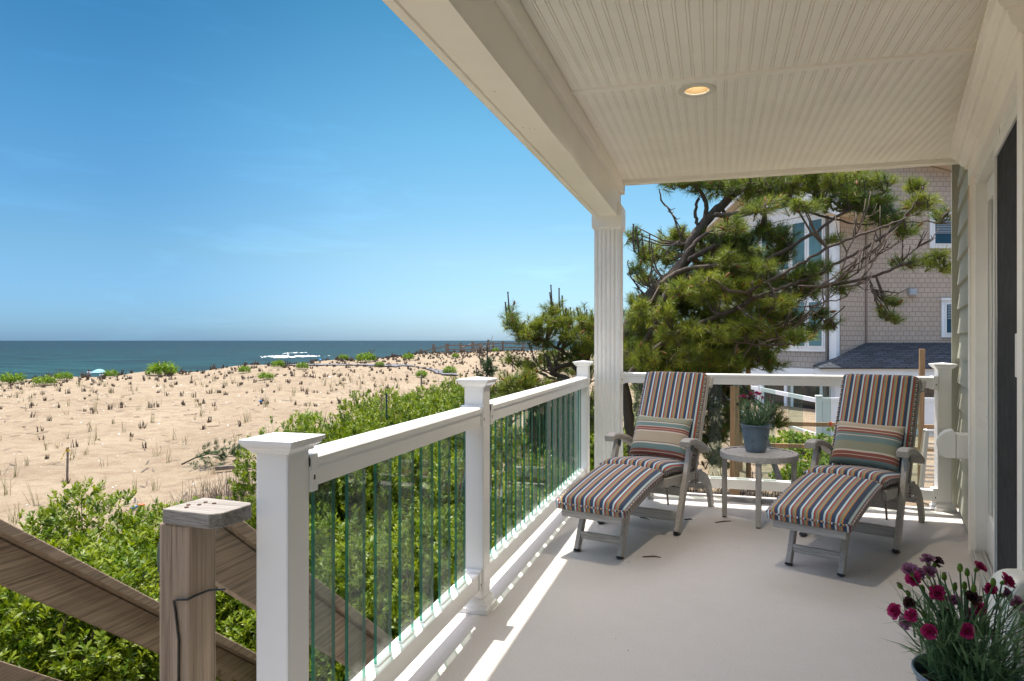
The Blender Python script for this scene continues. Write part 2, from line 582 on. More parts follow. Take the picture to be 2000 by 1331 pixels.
M['soil'] = spotty('potting_soil', (0.03, 0.018, 0.012), 0.95, 0.5, 60, bump=0.8, bscale=120)
M['mat_grey'] = spotty('grey_walk_mat', (0.12, 0.12, 0.13), 0.9, 0.1, 2)
M['ribbon'] = mat('yellow_ribbon', (0.65, 0.42, 0.03), 0.6)
M['orange'] = mat('orange_plastic', (0.60, 0.10, 0.03), 0.5)
M['blue'] = mat('blue_plastic', (0.03, 0.20, 0.55), 0.5)
M['umbrella'] = fabric('aqua_umbrella_cloth', [(0.0, (0.10, 0.38, 0.40)), (0.3, (0.35, 0.55, 0.58)), (0.45, (0.06, 0.28, 0.34)), (0.75, (0.40, 0.55, 0.58))], 0.5)
M['skin'] = mat('skin', (0.42, 0.22, 0.15), 0.5)
M['shirt'] = mat('white_shirt', (0.75, 0.75, 0.77), 0.8)
M['shorts'] = mat('dark_shorts', (0.05, 0.06, 0.09), 0.8)
M['hair'] = mat('dark_hair', (0.015, 0.010, 0.008), 0.6)


# ------------------------------------------------------------------ mesh helpers
class MB:
    """collects shapes and links them as ONE mesh object"""
    def __init__(s):
        s.v, s.f, s.mi, s.uv = [], [], [], []

    def face(s, pts, mi=0, uv=None):
        o = len(s.v)
        s.v += [tuple(p) for p in pts]
        s.f.append(tuple(range(o, o + len(pts))))
        s.mi.append(mi)
        s.uv.append(uv)

    def box(s, lo, hi, mi=0, T=None):
        x0, y0, z0 = lo
        x1, y1, z1 = hi
        p = [Vector(q) for q in ((x0, y0, z0), (x1, y0, z0), (x1, y1, z0), (x0, y1, z0), (x0, y0, z1), (x1, y0, z1), (x1, y1, z1), (x0, y1, z1))]
        if T:
            p = [T(q) if callable(T) else T @ q for q in p]
        o = len(s.v)
        s.v += [tuple(q) for q in p]
        for q in ((0, 3, 2, 1), (4, 5, 6, 7), (0, 1, 5, 4), (1, 2, 6, 5), (2, 3, 7, 6), (3, 0, 4, 7)):
            s.f.append(tuple(o + i for i in q))
            s.mi.append(mi)
            s.uv.append(None)

    def bar(s, a, b, w, t, mi=0, up=(0, 0, 1), w2=None, t2=None):
        """beam of section w (sideways) x t (along 'up') from a to b"""
        a, b = Vector(a), Vector(b)
        d = (b - a).normalized()
        side = d.cross(Vector(up))
        if side.length < 1e-5:
            side = d.cross(Vector((1, 0, 0)))
        side.normalize()
        u = side.cross(d).normalized()
        w2 = w if w2 is None else w2
        t2 = t if t2 is None else t2
        o = len(s.v)
        for c, ww, tt in ((a, w, t), (b, w2, t2)):
            for i, j in ((-1, -1), (1, -1), (1, 1), (-1, 1)):
                s.v.append(tuple(c + side * (i * ww / 2) + u * (j * tt / 2)))
        for q in ((0, 1, 2, 3), (7, 6, 5, 4), (0, 4, 5, 1), (1, 5, 6, 2), (2, 6, 7, 3), (3, 7, 4, 0)):
            s.f.append(tuple(o + i for i in q))
            s.mi.append(mi)
            s.uv.append(None)

    def sweep(s, pts, sec, up=(0, 0, 1), mi=0, closed_sec=True):
        """sweep a fixed section [(side, up)] along a polyline, capped"""
        P = [Vector(p) for p in pts]
        rings = []
        for i, p in enumerate(P):
            d = (P[min(i + 1, len(P) - 1)] - P[max(i - 1, 0)]).normalized()
            side = d.cross(Vector(up)).normalized()
            u = side.cross(d).normalized()
            rings.append([p + side * a + u * b for a, b in sec])
        o = len(s.v)
        n = len(sec)
        for r in rings:
            s.v += [tuple(q) for q in r]
        for i in range(len(P) - 1):
            for j in range(n):
                k = (j + 1) % n
                s.f.append((o + i * n + j, o + i * n + k, o + (i + 1) * n + k, o + (i + 1) * n + j))
                s.mi.append(mi)
                s.uv.append(None)
        s.f.append(tuple(o + j for j in reversed(range(n))))
        s.f.append(tuple(o + (len(P) - 1) * n + j for j in range(n)))
        s.mi += [mi, mi]
        s.uv += [None, None]

    def tube(s, pts, rad, n=8, mi=0, caps=True, uvlen=None):
        P = [Vector(p) for p in pts]
        if not hasattr(rad, '__len__'):
            rad = [rad] * len(P)
        o = len(s.v)
        ref = Vector((0, 0, 1))
        d0 = (P[1] - P[0]).normalized()
        if abs(d0.dot(ref)) > 0.9:
            ref = Vector((1, 0, 0))
        a = d0.cross(ref).normalized()
        L = 0
        Ls = []
        for i, p in enumerate(P):
            d = (P[min(i + 1, len(P) - 1)] - P[max(i - 1, 0)]).normalized()
            a = (a - d * a.dot(d)).normalized()
            b = d.cross(a)
            if i:
                L += (P[i] - P[i - 1]).length
            Ls.append(L)
            for j in range(n):
                t = 2 * PI * j / n
                s.v.append(tuple(p + (a * math.cos(t) + b * math.sin(t)) * rad[i]))
        for i in range(len(P) - 1):
            for j in range(n):
                k = (j + 1) % n
                s.f.append((o + i * n + j, o + i * n + k, o + (i + 1) * n + k, o + (i + 1) * n + j))
                s.mi.append(mi)
                s.uv.append([(Ls[i] * uvlen, 0)] * 2 + [(Ls[i + 1] * uvlen, 0)] * 2 if uvlen else None)
        if caps:
            s.f.append(tuple(o + j for j in reversed(range(n))))
            s.f.append(tuple(o + (len(P) - 1) * n + j for j in range(n)))
            s.mi += [mi, mi]
            s.uv += [None, None]

    def lathe(s, prof, c=(0, 0, 0), n=32, mi=0, ribs=None):
        """prof [(r, z)]; ribs(i, angle) can scale r"""
        o = len(s.v)
        c = Vector(c)
        for i, (r, z) in enumerate(prof):
            for j in range(n):
                t = 2 * PI * j / n
                rr = r * (ribs(i, j) if ribs else 1)
                s.v.append((c.x + rr * math.cos(t), c.y + rr * math.sin(t), c.z + z))
        for i in range(len(prof) - 1):
            for j in range(n):
                k = (j + 1) % n
                s.f.append((o + i * n + j, o + i * n + k, o + (i + 1) * n + k, o + (i + 1) * n + j))
                s.mi.append(mi)
                s.uv.append(None)

    def prism(s, prof, a, b, X=(1, 0, 0), Z=(0, 0, 1), mi=0, caps=True):
        """profile [(x, z)] in the X/Z axes, extruded from point a to point b"""
        a, b, X, Z = Vector(a), Vector(b), Vector(X), Vector(Z)
        n = len(prof)
        o = len(s.v)
        for c in (a, b):
            for x, z in prof:
                s.v.append(tuple(c + X * x + Z * z))
        for j in range(n):
            k = (j + 1) % n
            s.f.append((o + j, o + k, o + n + k, o + n + j))
            s.mi.append(mi)
            s.uv.append(None)
        if caps:
            s.f.append(tuple(o + j for j in reversed(range(n))))
            s.f.append(tuple(o + n + j for j in range(n)))
            s.mi += [mi, mi]
            s.uv += [None, None]

    def build(s, name, mats, parent=None, smooth=False, bevel=0.0, world=True, fix=True):
        me = bpy.data.meshes.new(name)
        v = s.v
        if parent is not None and world:
            inv = Matrix()
            pp = parent
            while pp is not None:
                inv = pp.matrix_basis @ inv
                pp = pp.parent
            inv.invert()
            v = [tuple(inv @ Vector(p)) for p in v]
        me.from_pydata(v, [], s.f)
        mats = mats if isinstance(mats, (list, tuple)) else [mats]
        for m in mats:
            me.materials.append(m)
        if len(mats) > 1:
            me.polygons.foreach_set('material_index', s.mi)
        if any(u is not None for u in s.uv):
            ul = me.uv_layers.new(name='UVMap')
            buf = []
            for f, u in zip(s.f, s.uv):
                buf += [c for q in (u if u is not None else [(0, 0)] * len(f)) for c in q]
            ul.data.foreach_set('uv', buf)
        if fix:
            import bmesh
            bm = bmesh.new()
            bm.from_mesh(me)
            bmesh.ops.remove_doubles(bm, verts=bm.verts, dist=1e-5)
            bmesh.ops.recalc_face_normals(bm, faces=bm.faces)
            bm.to_mesh(me)
            bm.free()
        if smooth:
            me.polygons.foreach_set('use_smooth', [True] * len(me.polygons))
        me.update()
        o = bpy.data.objects.new(name, me)
        COL.objects.link(o)
        if bevel:
            md = o.modifiers.new('bevel', 'BEVEL')
            md.width = bevel
            md.segments = 2
            md.limit_method = 'ANGLE'
        if parent is not None:
            o.parent = parent
        return o


def np_obj(name, V, Q, m, parent=None, tone=None, uv=None):
    """big mesh from numpy arrays: V (n,3), Q (m,3|4); tone per face"""
    me = bpy.data.meshes.new(name)
    k = Q.shape[1]
    me.vertices.add(len(V))
    me.vertices.foreach_set('co', np.ascontiguousarray(V, dtype=np.float32).ravel())
    me.loops.add(Q.size)
    me.loops.foreach_set('vertex_index', np.ascontiguousarray(Q, dtype=np.int32).ravel())
    me.polygons.add(len(Q))
    me.polygons.foreach_set('loop_start', np.arange(0, Q.size, k, dtype=np.int32))
    if tone is not None:
        at = me.attributes.new('tone', 'FLOAT', 'FACE')
        at.data.foreach_set('value', np.asarray(tone, dtype=np.float32))
    me.materials.append(m)
    me.update(calc_edges=True)
    me.validate()
    o = bpy.data.objects.new(name, me)
    COL.objects.link(o)
    if parent is not None:
        o.parent = parent
    return o


def thing(name, label, cat, loc=(0, 0, 0), rotz=0.0, group=None):
    o = bpy.data.objects.new(name, None)
    COL.objects.link(o)
    o.empty_display_size = 0.1
    o.location = loc
    o.rotation_euler = (0, 0, rotz)
    o['label'] = label
    o['category'] = cat
    if group:
        o['group'] = group
    bpy.context.view_layer.update() if False else None
    return o


def tag(o, label, cat, group=None):
    o['label'] = label
    o['category'] = cat
    if group:
        o['group'] = group
    return o


def struct(o):
    o['kind'] = 'structure'
    return o


def stuff(o, label=None, cat=None):
    o['kind'] = 'stuff'
    if label:
        o['label'] = label
        o['category'] = cat
    return o


def basis(o):
    return Matrix.LocRotScale(o.location, o.rotation_euler, None)


def copy_tree(o, parent=None):
    c = o.copy()
    COL.objects.link(c)
    if parent is not None:
        c.parent = parent
    for ch in [x for x in list(bpy.data.objects) if x.parent == o]:
        copy_tree(ch, c)
    return c

# ================================================================== deck
b = MB()
DY0, DY1, DX0 = -3.0, 5.66, -1.115
out = [(DX0, DY0), (0.45 - 0.0, DY0)]
e1 = wl(DY1 / math.cos(WA), -0.06)
e0 = wl(0.0, -0.06)
ring = [(DX0, DY0), (0.45, DY0), (e0.x, e0.y), (e1.x, DY1), (DX0, DY1)]
b.face([(x, y, 0) for x, y in ring])
b.face([(x, y, -0.04) for x, y in reversed(ring)])
n = len(ring)
for i in range(n):
    p, q = ring[i], ring[(i + 1) % n]
    b.face([(*p, -0.04), (*q, -0.04), (*q, 0), (*p, 0)])
struct(b.build('deck', M['deck'], fix=True))
b = MB()
b.box((DX0 + 0.012, DY0, -0.29), (DX0 + 0.05, DY1 - 0.012, -0.043))
b.box((DX0 + 0.05, DY1 - 0.05, -0.29), (e1.x, DY1 - 0.012, -0.043))
for yy in (0.2, 2.8, 5.45):
    for xx in (-0.95, 0.3, 1.3):
        if xx < 1 or yy > 4:
            b.box((xx - 0.07, yy - 0.07, -1.9), (xx + 0.07, yy + 0.07, -0.043))
struct(b.build('deck_framing', M['trim']))

# ================================================================== our house
HX = thing('beach_house', 'cream and sage house wall with a covered porch, beadboard ceiling and fluted column', 'house', (1.2, 2.0, 0))
CE, EDGE = 2.52, 5.60                # ceiling height, far edge
# beadboard ceiling: a real grooved profile running along Y
b = MB()
prof = []
pitch = 0.0515
x = -0.748
xs1 = 2.4
while x < xs1:
    for dx, dz in ((0, 0), (0.0185, 0), (0.0194, 0.0065), (0.0212, 0.0065), (0.0220, 0.0), (0.0265, -0.0006), (0.0310, 0.0), (0.0318, 0.0065), (0.0336, 0.0065), (0.0345, 0)):
        prof.append((x + dx, CE + dz))
    x += pitch
prof.append((x, CE))
for i in range(len(prof) - 1):
    (xa, za), (xb, zb) = prof[i], prof[i + 1]
    runs = [(-3.0, 3.492), (3.548, EDGE)]
    xm = (xa + xb) / 2 + 0.092          # the downlight's hole
    if abs(xm) < 0.064:
        hh = math.sqrt(0.064 ** 2 - xm * xm)
        runs = [(-3.0, 3.492), (3.548, 3.67 - hh), (3.67 + hh, EDGE)]
    for ya, yb in runs:
        b.face([(xa, ya, za), (xb, ya, zb), (xb, yb, zb), (xa, yb, za)])
b.build('porch_ceiling', M['ceiling'], HX, fix=False)
b = MB()
b.box((-0.748, 3.49, CE - 0.010), (2.0, 3.535, CE + 0.02))
b.build('ceiling_joint_strip', M['ceiling'], HX)
b = MB()
b.box((-1.15, -3.2, CE + 0.055), (6.0, EDGE + 0.16, CE + 0.25))
b.build('roof', M['slate'], HX)
b = MB()                              # back edge trim below the ceiling
b.box((-0.72, EDGE - 0.045, CE - 0.03), (1.705, EDGE, CE + 0.05))
b.box((-0.72, EDGE, CE - 0.034), (1.72, EDGE + 0.022, CE + 0.05))
b.build('edge_trim', M['trim'], HX, bevel=0.003)
# beam
b = MB()
BZ = 2.225
b.prism([(-0.94, BZ - 0.004), (-0.908, BZ - 0.004), (-0.905, BZ + 0.006), (-0.901, BZ + 0.006), (-0.899, BZ), (-0.775, BZ), (-0.774, BZ - 0.003),
         (-0.753, BZ - 0.003), (-0.753, CE + 0.05), (-0.94, CE + 0.05)], (0, -3.0, 0), (0, 5.706, 0))
b.build('beam', M['trim'], HX)
b = MB()
b.prism([(-0.755, 2.428), (-0.722, 2.428), (-0.718, 2.436), (-0.718, CE + 0.03), (-0.755, CE + 0.03)], (0, -3.0, 0), (0, 5.69, 0))
b.build('beam_trim', M['trim'], HX)
for rx_, ry_, rr_ in ((-0.865, 1.42, 0.004), (-0.853, 2.62, 0.003), (-0.868, 3.10, 0.003), (-0.842, 3.12, 0.003), (-0.822, 3.14, 0.003), (-0.83, 4.3, 0.0025)):
    b = MB()
    b.lathe([(rr_, 0.0), (rr_ * 0.8, -0.0012), (0.0001, -0.0014)], (rx_, ry_, BZ), 10)
    b.build('nail_stain', M['rust'], HX)
# column with fluted faces
def flute(hw, n, w, d):
    pts = [(-hw, -hw)]
    gap = 2 * hw / (n + 1)
    for i in range(n):
        c = -hw + gap * (i + 1)
        for a, q in ((-w / 2, 0), (-w / 4, -0.8), (0, -1), (w / 4, -0.8), (w / 2, 0)):
            pts.append((c + a, -hw - q * d))
    return pts
b = MB()
CX, CY, CH = -0.838, 5.603, 0.103
sec = []
for k in range(4):
    r_ = Matrix.Rotation(k * PI / 2, 2)
    for p in flute(CH, 5, 0.024, 0.007):
        q = r_ @ Vector(p)
        sec.append((q.x, q.y))
b.prism(sec, (CX, CY, 0.05), (CX, CY, 2.14), X=(1, 0, 0), Z=(0, 1, 0))
cyl = b.build('column', M['column'], HX)
b = MB()
for lo, hi, hw0, hw1 in ((2.115, 2.135, CH + 0.003, CH + 0.018), (2.135, 2.30, CH + 0.018, CH + 0.018), (2.30, 2.33, CH + 0.018, CH + 0.002)):
    for k in range(4):
        r_ = Matrix.Rotation(k * PI / 2, 2)
        q = [r_ @ Vector(t) for t in ((-hw0, -hw0), (hw0, -hw0), (hw1, -hw1), (-hw1, -hw1))]
        b.face([(CX + q[0].x, CY + q[0].y, lo), (CX + q[1].x, CY + q[1].y, lo), (CX + q[2].x, CY + q[2].y, hi), (CX + q[3].x, CY + q[3].y, hi)])
hw = CH + 0.003
b.face([(CX - hw, CY - hw, 2.115), (CX + hw, CY - hw, 2.115), (CX + hw, CY + hw, 2.115), (CX - hw, CY + hw, 2.115)])
b.build('capital', M['column'], HX)
b = MB()
for hh, ww in ((0.10, 0.013), (0.05, 0.022)):
    b.box((CX - CH - ww, CY - CH - ww, 0.001 if ww > 0.02 else 0.05), (CX + CH + ww, CY + CH + ww, hh))
b.build('column_base', M['column'], HX, bevel=0.004)
# house wall: sheathing, lap siding with real butts, corner board
S0, S1 = 2.68, 4.70                  # door surround along the wall
SC = 5.86                            # corner
b = MB()
for sa, sb, ha, hb in ((-3.2, S0 + 0.05, -0.3, 2.75), (S1 - 0.05, SC, -0.3, 2.75), (S0 + 0.05, S1 - 0.05, 2.16, 2.75)):
    q = [wl(sa, -0.022), wl(sb, -0.022), wl(sb, -0.20), wl(sa, -0.20)]
    for i in range(4):
        p, r_ = q[i], q[(i + 1) % 4]
        b.face([(p.x, p.y, ha), (r_.x, r_.y, ha), (r_.x, r_.y, hb), (p.x, p.y, hb)])
    b.face([(p.x, p.y, ha) for p in q])
far = wl(SC, -0.06)
q = [wl(SC, -0.06), wl(SC, -4.0), wl(SC - 0.2, -4.0), wl(SC - 0.2, -0.06)]
for i in range(4):
    p, r_ = q[i], q[(i + 1) % 4]
    b.face([(p.x, p.y, -0.3), (r_.x, r_.y, -0.3), (r_.x, r_.y, 2.75), (p.x, p.y, 2.75)])
b.build('wall', M['siding'], HX)
b = MB()
lap = 0.175
def laps(sa, sb, h0, h1):
    h = h0
    while h < h1:
        t = min(h + lap, h1)
        f = (t - h) / lap
        b.face([wl(sa, 0.016, h), wl(sb, 0.016, h), wl(sb, 0.016 - 0.020 * f, t), wl(sa, 0.016 - 0.020 * f, t)])
        b.face([wl(sa, -0.021, h), wl(sb, -0.021, h), wl(sb, 0.016, h), wl(sa, 0.016, h)])
        b.face([wl(sb, -0.021, h), wl(sb, -0.021, t), wl(sb, 0.016 - 0.020 * f, t), wl(sb, 0.016, h)])
        h += lap
laps(S1 + 0.002, SC - 0.075, 0.045, CE)
laps(-3.0, S0 - 0.002, 0.045, CE)
b.build('lap_siding', M['siding'], HX, fix=False)
b = MB()
for sa, sb, pa, pb, ha, hb in ((SC - 0.012, SC + 0.035, -0.07, 0.045, 0.0, CE + 0.03), (SC - 0.075, SC - 0.062, -0.02, 0.004, 0.0, CE)):
    q = [wl(sa, pa), wl(sb, pa), wl(sb, pb), wl(sa, pb)]
    for i in range(4):
        p, r_ = q[i], q[(i + 1) % 4]
        b.face([(p.x, p.y, ha), (r_.x, r_.y, ha), (r_.x, r_.y, hb), (p.x, p.y, hb)])
    b.face([(p.x, p.y, hb) for p in q])
b.build('corner_board', M['siding'], HX)

def wbox(bb, s0, s1, p0, p1, h0, h1, mi=0):
    bb.box((s0, p0, h0), (s1, p1, h1), mi, T=lambda v: wl(v.x, v.y, v.z))

b = MB()                              # dark flashing gap at the foot of the wall
wbox(b, S1, SC - 0.02, -0.03, 0.004, 0.0, 0.04)
wbox(b, -3.0, S0, -0.03, 0.004, 0.0, 0.04)
b.build('base_flashing', M['dark'], HX)
# door surround
b = MB()
CW = 0.10
wbox(b, S1 - CW, S1, -0.05, 0.030, -0.02, 2.245)
wbox(b, S0, S0 + CW, -0.05, 0.030, -0.02, 2.245)
wbox(b, S0 + CW, S1 - CW, -0.05, 0.030, 2.15, 2.245)
b.build('door_casing', M['trim'], HX, bevel=0.004)
b = MB()                              # crown over the door, mitred returns
cp = [(0.030, 2.226), (0.045, 2.226), (0.045, 2.239), (0.049, 2.242), (0.060, 2.250), (0.068, 2.264), (0.072, 2.280), (0.072, 2.286), (0.085, 2.286), (0.085, 2.296), (0.093, 2.300), (0.101, 2.309), (0.104, 2.319), (0.104, 2.323), (0.121, 2.323), (0.121, 2.348)]
for (pa, ha), (pb, hb) in zip(cp, cp[1:]):
    b.face([wl(S0 - pa + 0.02, pa, ha), wl(S1 + pa - 0.02, pa, ha), wl(S1 + pb - 0.02, pb, hb), wl(S0 - pb + 0.02, pb, hb)])
    for sg, e in ((-1, S0 + 0.02), (1, S1 - 0.02)):
        b.face([wl(e + sg * pa, pa, ha), wl(e + sg * pb, pb, hb), wl(e + sg * pb, -0.02, hb), wl(e + sg * pa, -0.02, ha)])
b.face([wl(S0 - 0.098, 0.118, 2.345), wl(S1 + 0.098, 0.118, 2.345), wl(S1 + 0.098, -0.02, 2.345), wl(S0 - 0.098, -0.02, 2.345)])
b.build('door_crown', M['trim'], HX)
# rust run on the casing
b = MB()
wbox(b, S1 - CW + 0.012, S1 - CW + 0.030, 0.0302, 0.0325, 2.04, 2.11)
wbox(b, S1 - CW + 0.016, S1 - CW + 0.024, 0.0302, 0.0322, 1.75, 2.04)
b.build('rust_streak', M['rust'], HX)
# sliding patio door: frame, fixed panel, screen
DR = thing('sliding_patio_door', 'white framed sliding glass door with a dark mesh screen panel at the right edge', 'door', (1.2, 3.6, 0))
A0, A1 = S0 + CW, S1 - CW
b = MB()
wbox(b, A1 - 0.045, A1, -0.14, 0.006, 0.0, 2.15)
wbox(b, A0, A0 + 0.045, -0.14, 0.006, 0.0, 2.15)
wbox(b, A0 + 0.045, A1 - 0.045, -0.14, 0.002, 2.105, 2.15)
b.build('door_frame', M['frame'], DR, bevel=0.003)
b = MB()
wbox(b, A0 + 0.045, A1 - 0.045, -0.14, 0.030, 0.0, 0.028)
for p in (0.016, -0.03, -0.075):
    wbox(b, A0 + 0.045, A1 - 0.045, p - 0.006, p + 0.006, 0.028, 0.042)
b.build('sill_track', M['metal'], DR)
mid = (A0 + A1) / 2
b = MB()
a0, a1 = mid - 0.05, A1 - 0.047
P0, P1 = -0.085, -0.045
wbox(b, a1 - 0.09, a1, P0, P1, 0.03, 2.10)
wbox(b, a0, a0 + 0.09, P0, P1, 0.03, 2.10)
wbox(b, a0 + 0.09, a1 - 0.09, P0, P1, 1.98, 2.10)
wbox(b, a0 + 0.09, a1 - 0.09, P0, P1, 0.03, 0.26)
fp = b.build('fixed_panel', M['frame'], DR, bevel=0.004)
b = MB()
wbox(b, a0 + 0.088, a1 - 0.088, -0.069, -0.061, 0.255, 1.985)
g_ = b.build('glass', M['door_glass'], fp)
b = MB()                              # the near leaf behind the screen
a0, a1 = A0 + 0.047, mid + 0.05
P0, P1 = -0.135, -0.095
for q in ((a1 - 0.09, a1, 0.03, 2.10), (a0, a0 + 0.09, 0.03, 2.10), (a0 + 0.09, a1 - 0.09, 1.98, 2.10), (a0 + 0.09, a1 - 0.09, 0.03, 0.26)):
    wbox(b, q[0], q[1], P0, P1, q[2], q[3])
sp_ = b.build('sliding_panel', M['frame'], DR, bevel=0.004)
b = MB()
wbox(b, a0 + 0.088, a1 - 0.088, -0.119, -0.111, 0.255, 1.985)
b.build('glass', M['pane_dark'], sp_)
b = MB()
a0, a1 = A0 + 0.047, mid + 0.03
P0, P1 = -0.018, 0.004
for q in ((a1 - 0.045, a1, 0.045, 2.10), (a0, a0 + 0.055, 0.045, 2.10), (a0 + 0.055, a1 - 0.045, 2.05, 2.10), (a0 + 0.055, a1 - 0.045, 0.045, 0.11)):
    wbox(b, q[0], q[1], P0, P1, q[2], q[3])
sc_ = b.build('screen_frame', M['frame'], DR, bevel=0.003)
b = MB()
wbox(b, a0 + 0.053, a1 - 0.043, -0.010, -0.006, 0.108, 2.052)
b.build('screen_mesh', M['screen'], sc_)
b = MB()
wbox(b, a0 + 0.006, a0 + 0.07, 0.004, 0.022, 1.09, 1.245)
b.build('handle', M['frame'], sc_, bevel=0.003)
# interior darkness behind the door
b = MB()
wbox(b, A0 - 0.3, A1 + 0.3, -2.5, -2.45, -0.05, 2.6)
b.build('interior_wall', M['trim'], HX)

# weatherproof outlet on the siding
so_ = wl(4.80, 0.0)
OT = thing('weatherproof_outlet', 'white weatherproof outlet box with a bulging flip cover on the siding', 'outlet', (so_.x, so_.y, 0.60))
b = MB()
wbox(b, 4.745, 4.855, 0.010, 0.085, 0.515, 0.665)
b.build('box', M['resin'], OT, bevel=0.006)
b = MB()
cpv = [(0.087, 0.520), (0.087, 0.668), (0.100, 0.684), (0.114, 0.681), (0.140, 0.672), (0.163, 0.651), (0.178, 0.619), (0.181, 0.586), (0.174, 0.553), (0.158, 0.529), (0.135, 0.519)]
for s_ in (4.742, 4.858):
    b.face([wl(s_, p, h) for p, h in cpv])
for (pa, ha), (pb, hb) in zip(cpv, cpv[1:] + cpv[:1]):
    b.face([wl(4.742, pa, ha), wl(4.858, pa, ha), wl(4.858, pb, hb), wl(4.742, pb, hb)])
b.build('flip_cover', M['resin'], OT)
b = MB()
b.tube([wl(4.861, 0.098, 0.665), wl(4.862, 0.120, 0.60), wl(4.861, 0.142, 0.525)], 0.004, 6)
b.build('cover_seam', M['black'], OT)

# recessed ceiling light
LX, LY = -0.092, 3.67
LT = thing('recessed_light', 'lit round recessed downlight with a white rim in the beadboard ceiling', 'ceiling light', (LX, LY, CE))
b = MB()
b.lathe([(0.061, 0.002), (0.062, -0.004), (0.090, -0.006), (0.096, -0.003), (0.096, 0.001)], (LX, LY, CE - 0.001), 48)
b.build('rim', M['lampwhite'], LT, smooth=True)
m_ = mat('lamp_baffle', (0.20, 0.135, 0.060), 0.5)
b = MB()
b.lathe([(0.062, -0.003), (0.060, 0.012), (0.058, 0.026), (0.055, 0.040), (0.050, 0.0535)], (LX, LY, CE), 48)
b.build('baffle', m_, LT, smooth=True)
ml = mat('lamp_lens', (1, 0.9, 0.7), 0.5)
ml.node_tree.nodes['Principled BSDF'].inputs['Emission Color'].default_value = (1.0, 0.92, 0.76, 1)
ml.node_tree.nodes['Principled BSDF'].inputs['Emission Strength'].default_value = 5.0
b = MB()
b.lathe([(0.051, 0.054), (0.0001, 0.054)], (LX, LY, CE), 32)
b.build('lens', ml, LT)
ll = bpy.data.lights.new('downlight', 'SPOT')
ll.energy = 18
ll.color = (1.0, 0.88, 0.72)
ll.spot_size = R(150)
ll.spot_blend = 0.8
ll.shadow_soft_size = 0.045
lo_ = bpy.data.objects.new('downlight', ll)
COL.objects.link(lo_)
lo_.parent = LT
lo_.location = (0, 0, -0.055)

# ================================================================== railings
def post(root, x, y, capz, hw=0.045, base=True, rot=0.0, bz=0.0):
    """square vinyl sleeve with a moulded pyramid cap and a stepped base trim"""
    b = MB()
    b.box((x - hw, y - hw, bz), (x + hw, y + hw, capz - 0.02))
    p = b.build('post', M['vinyl'], root, bevel=0.006)
    b = MB()
    lay = [(0.001, -0.036), (0.0065, -0.035), (0.0085, -0.029), (0.0135, -0.026), (0.016, -0.022), (0.0215, -0.018), (0.0225, -0.0105), (0.028, -0.010), (0.028, -0.001), (0.0272, 0.0)]
    rings = [[(x + sx * (hw + w), y + sy * (hw + w), capz + z) for sx, sy in ((-1, -1), (1, -1), (1, 1), (-1, 1))] for w, z in lay]
    for r0, r1 in zip(rings, rings[1:]):
        for j in range(4):
            k = (j + 1) % 4
            b.face([r0[j], r0[k], r1[k], r1[j]])
    for j in range(4):
        b.face([rings[-1][j], rings[-1][(j + 1) % 4], (x, y, capz + 0.010)])
    b.build('cap', M['vinyl'], p)
    if base:
        b = MB()
        lay = [(0.024, bz), (0.024, bz + 0.022), (0.016, bz + 0.028), (0.016, bz + 0.042), (0.007, bz + 0.056), (0.001, bz + 0.062)]
        rings = [[(x + sx * (hw + w), y + sy * (hw + w), z) for sx, sy in ((-1, -1), (1, -1), (1, 1), (-1, 1))] for w, z in lay]
        for r0, r1 in zip(rings, rings[1:]):
            for j in range(4):
                k = (j + 1) % 4
                b.face([r0[j], r0[k], r1[k], r1[j]])
        b.build('base_trim', M['vinyl'], p)
    return p


RAILT = [(-0.046, -0.026), (-0.046, -0.008), (-0.042, -0.002), (-0.034, 0.0), (0.038, 0.0), (0.046, -0.002), (0.050, -0.008), (0.050, -0.026),
         (0.043, -0.028), (0.043, -0.082), (-0.030, -0.082), (-0.030, -0.028)]
RAILB = [(-0.032, 0.0), (0.032, 0.0), (0.032, 0.072), (0.028, 0.076), (-0.028, 0.076), (-0.032, 0.072)]


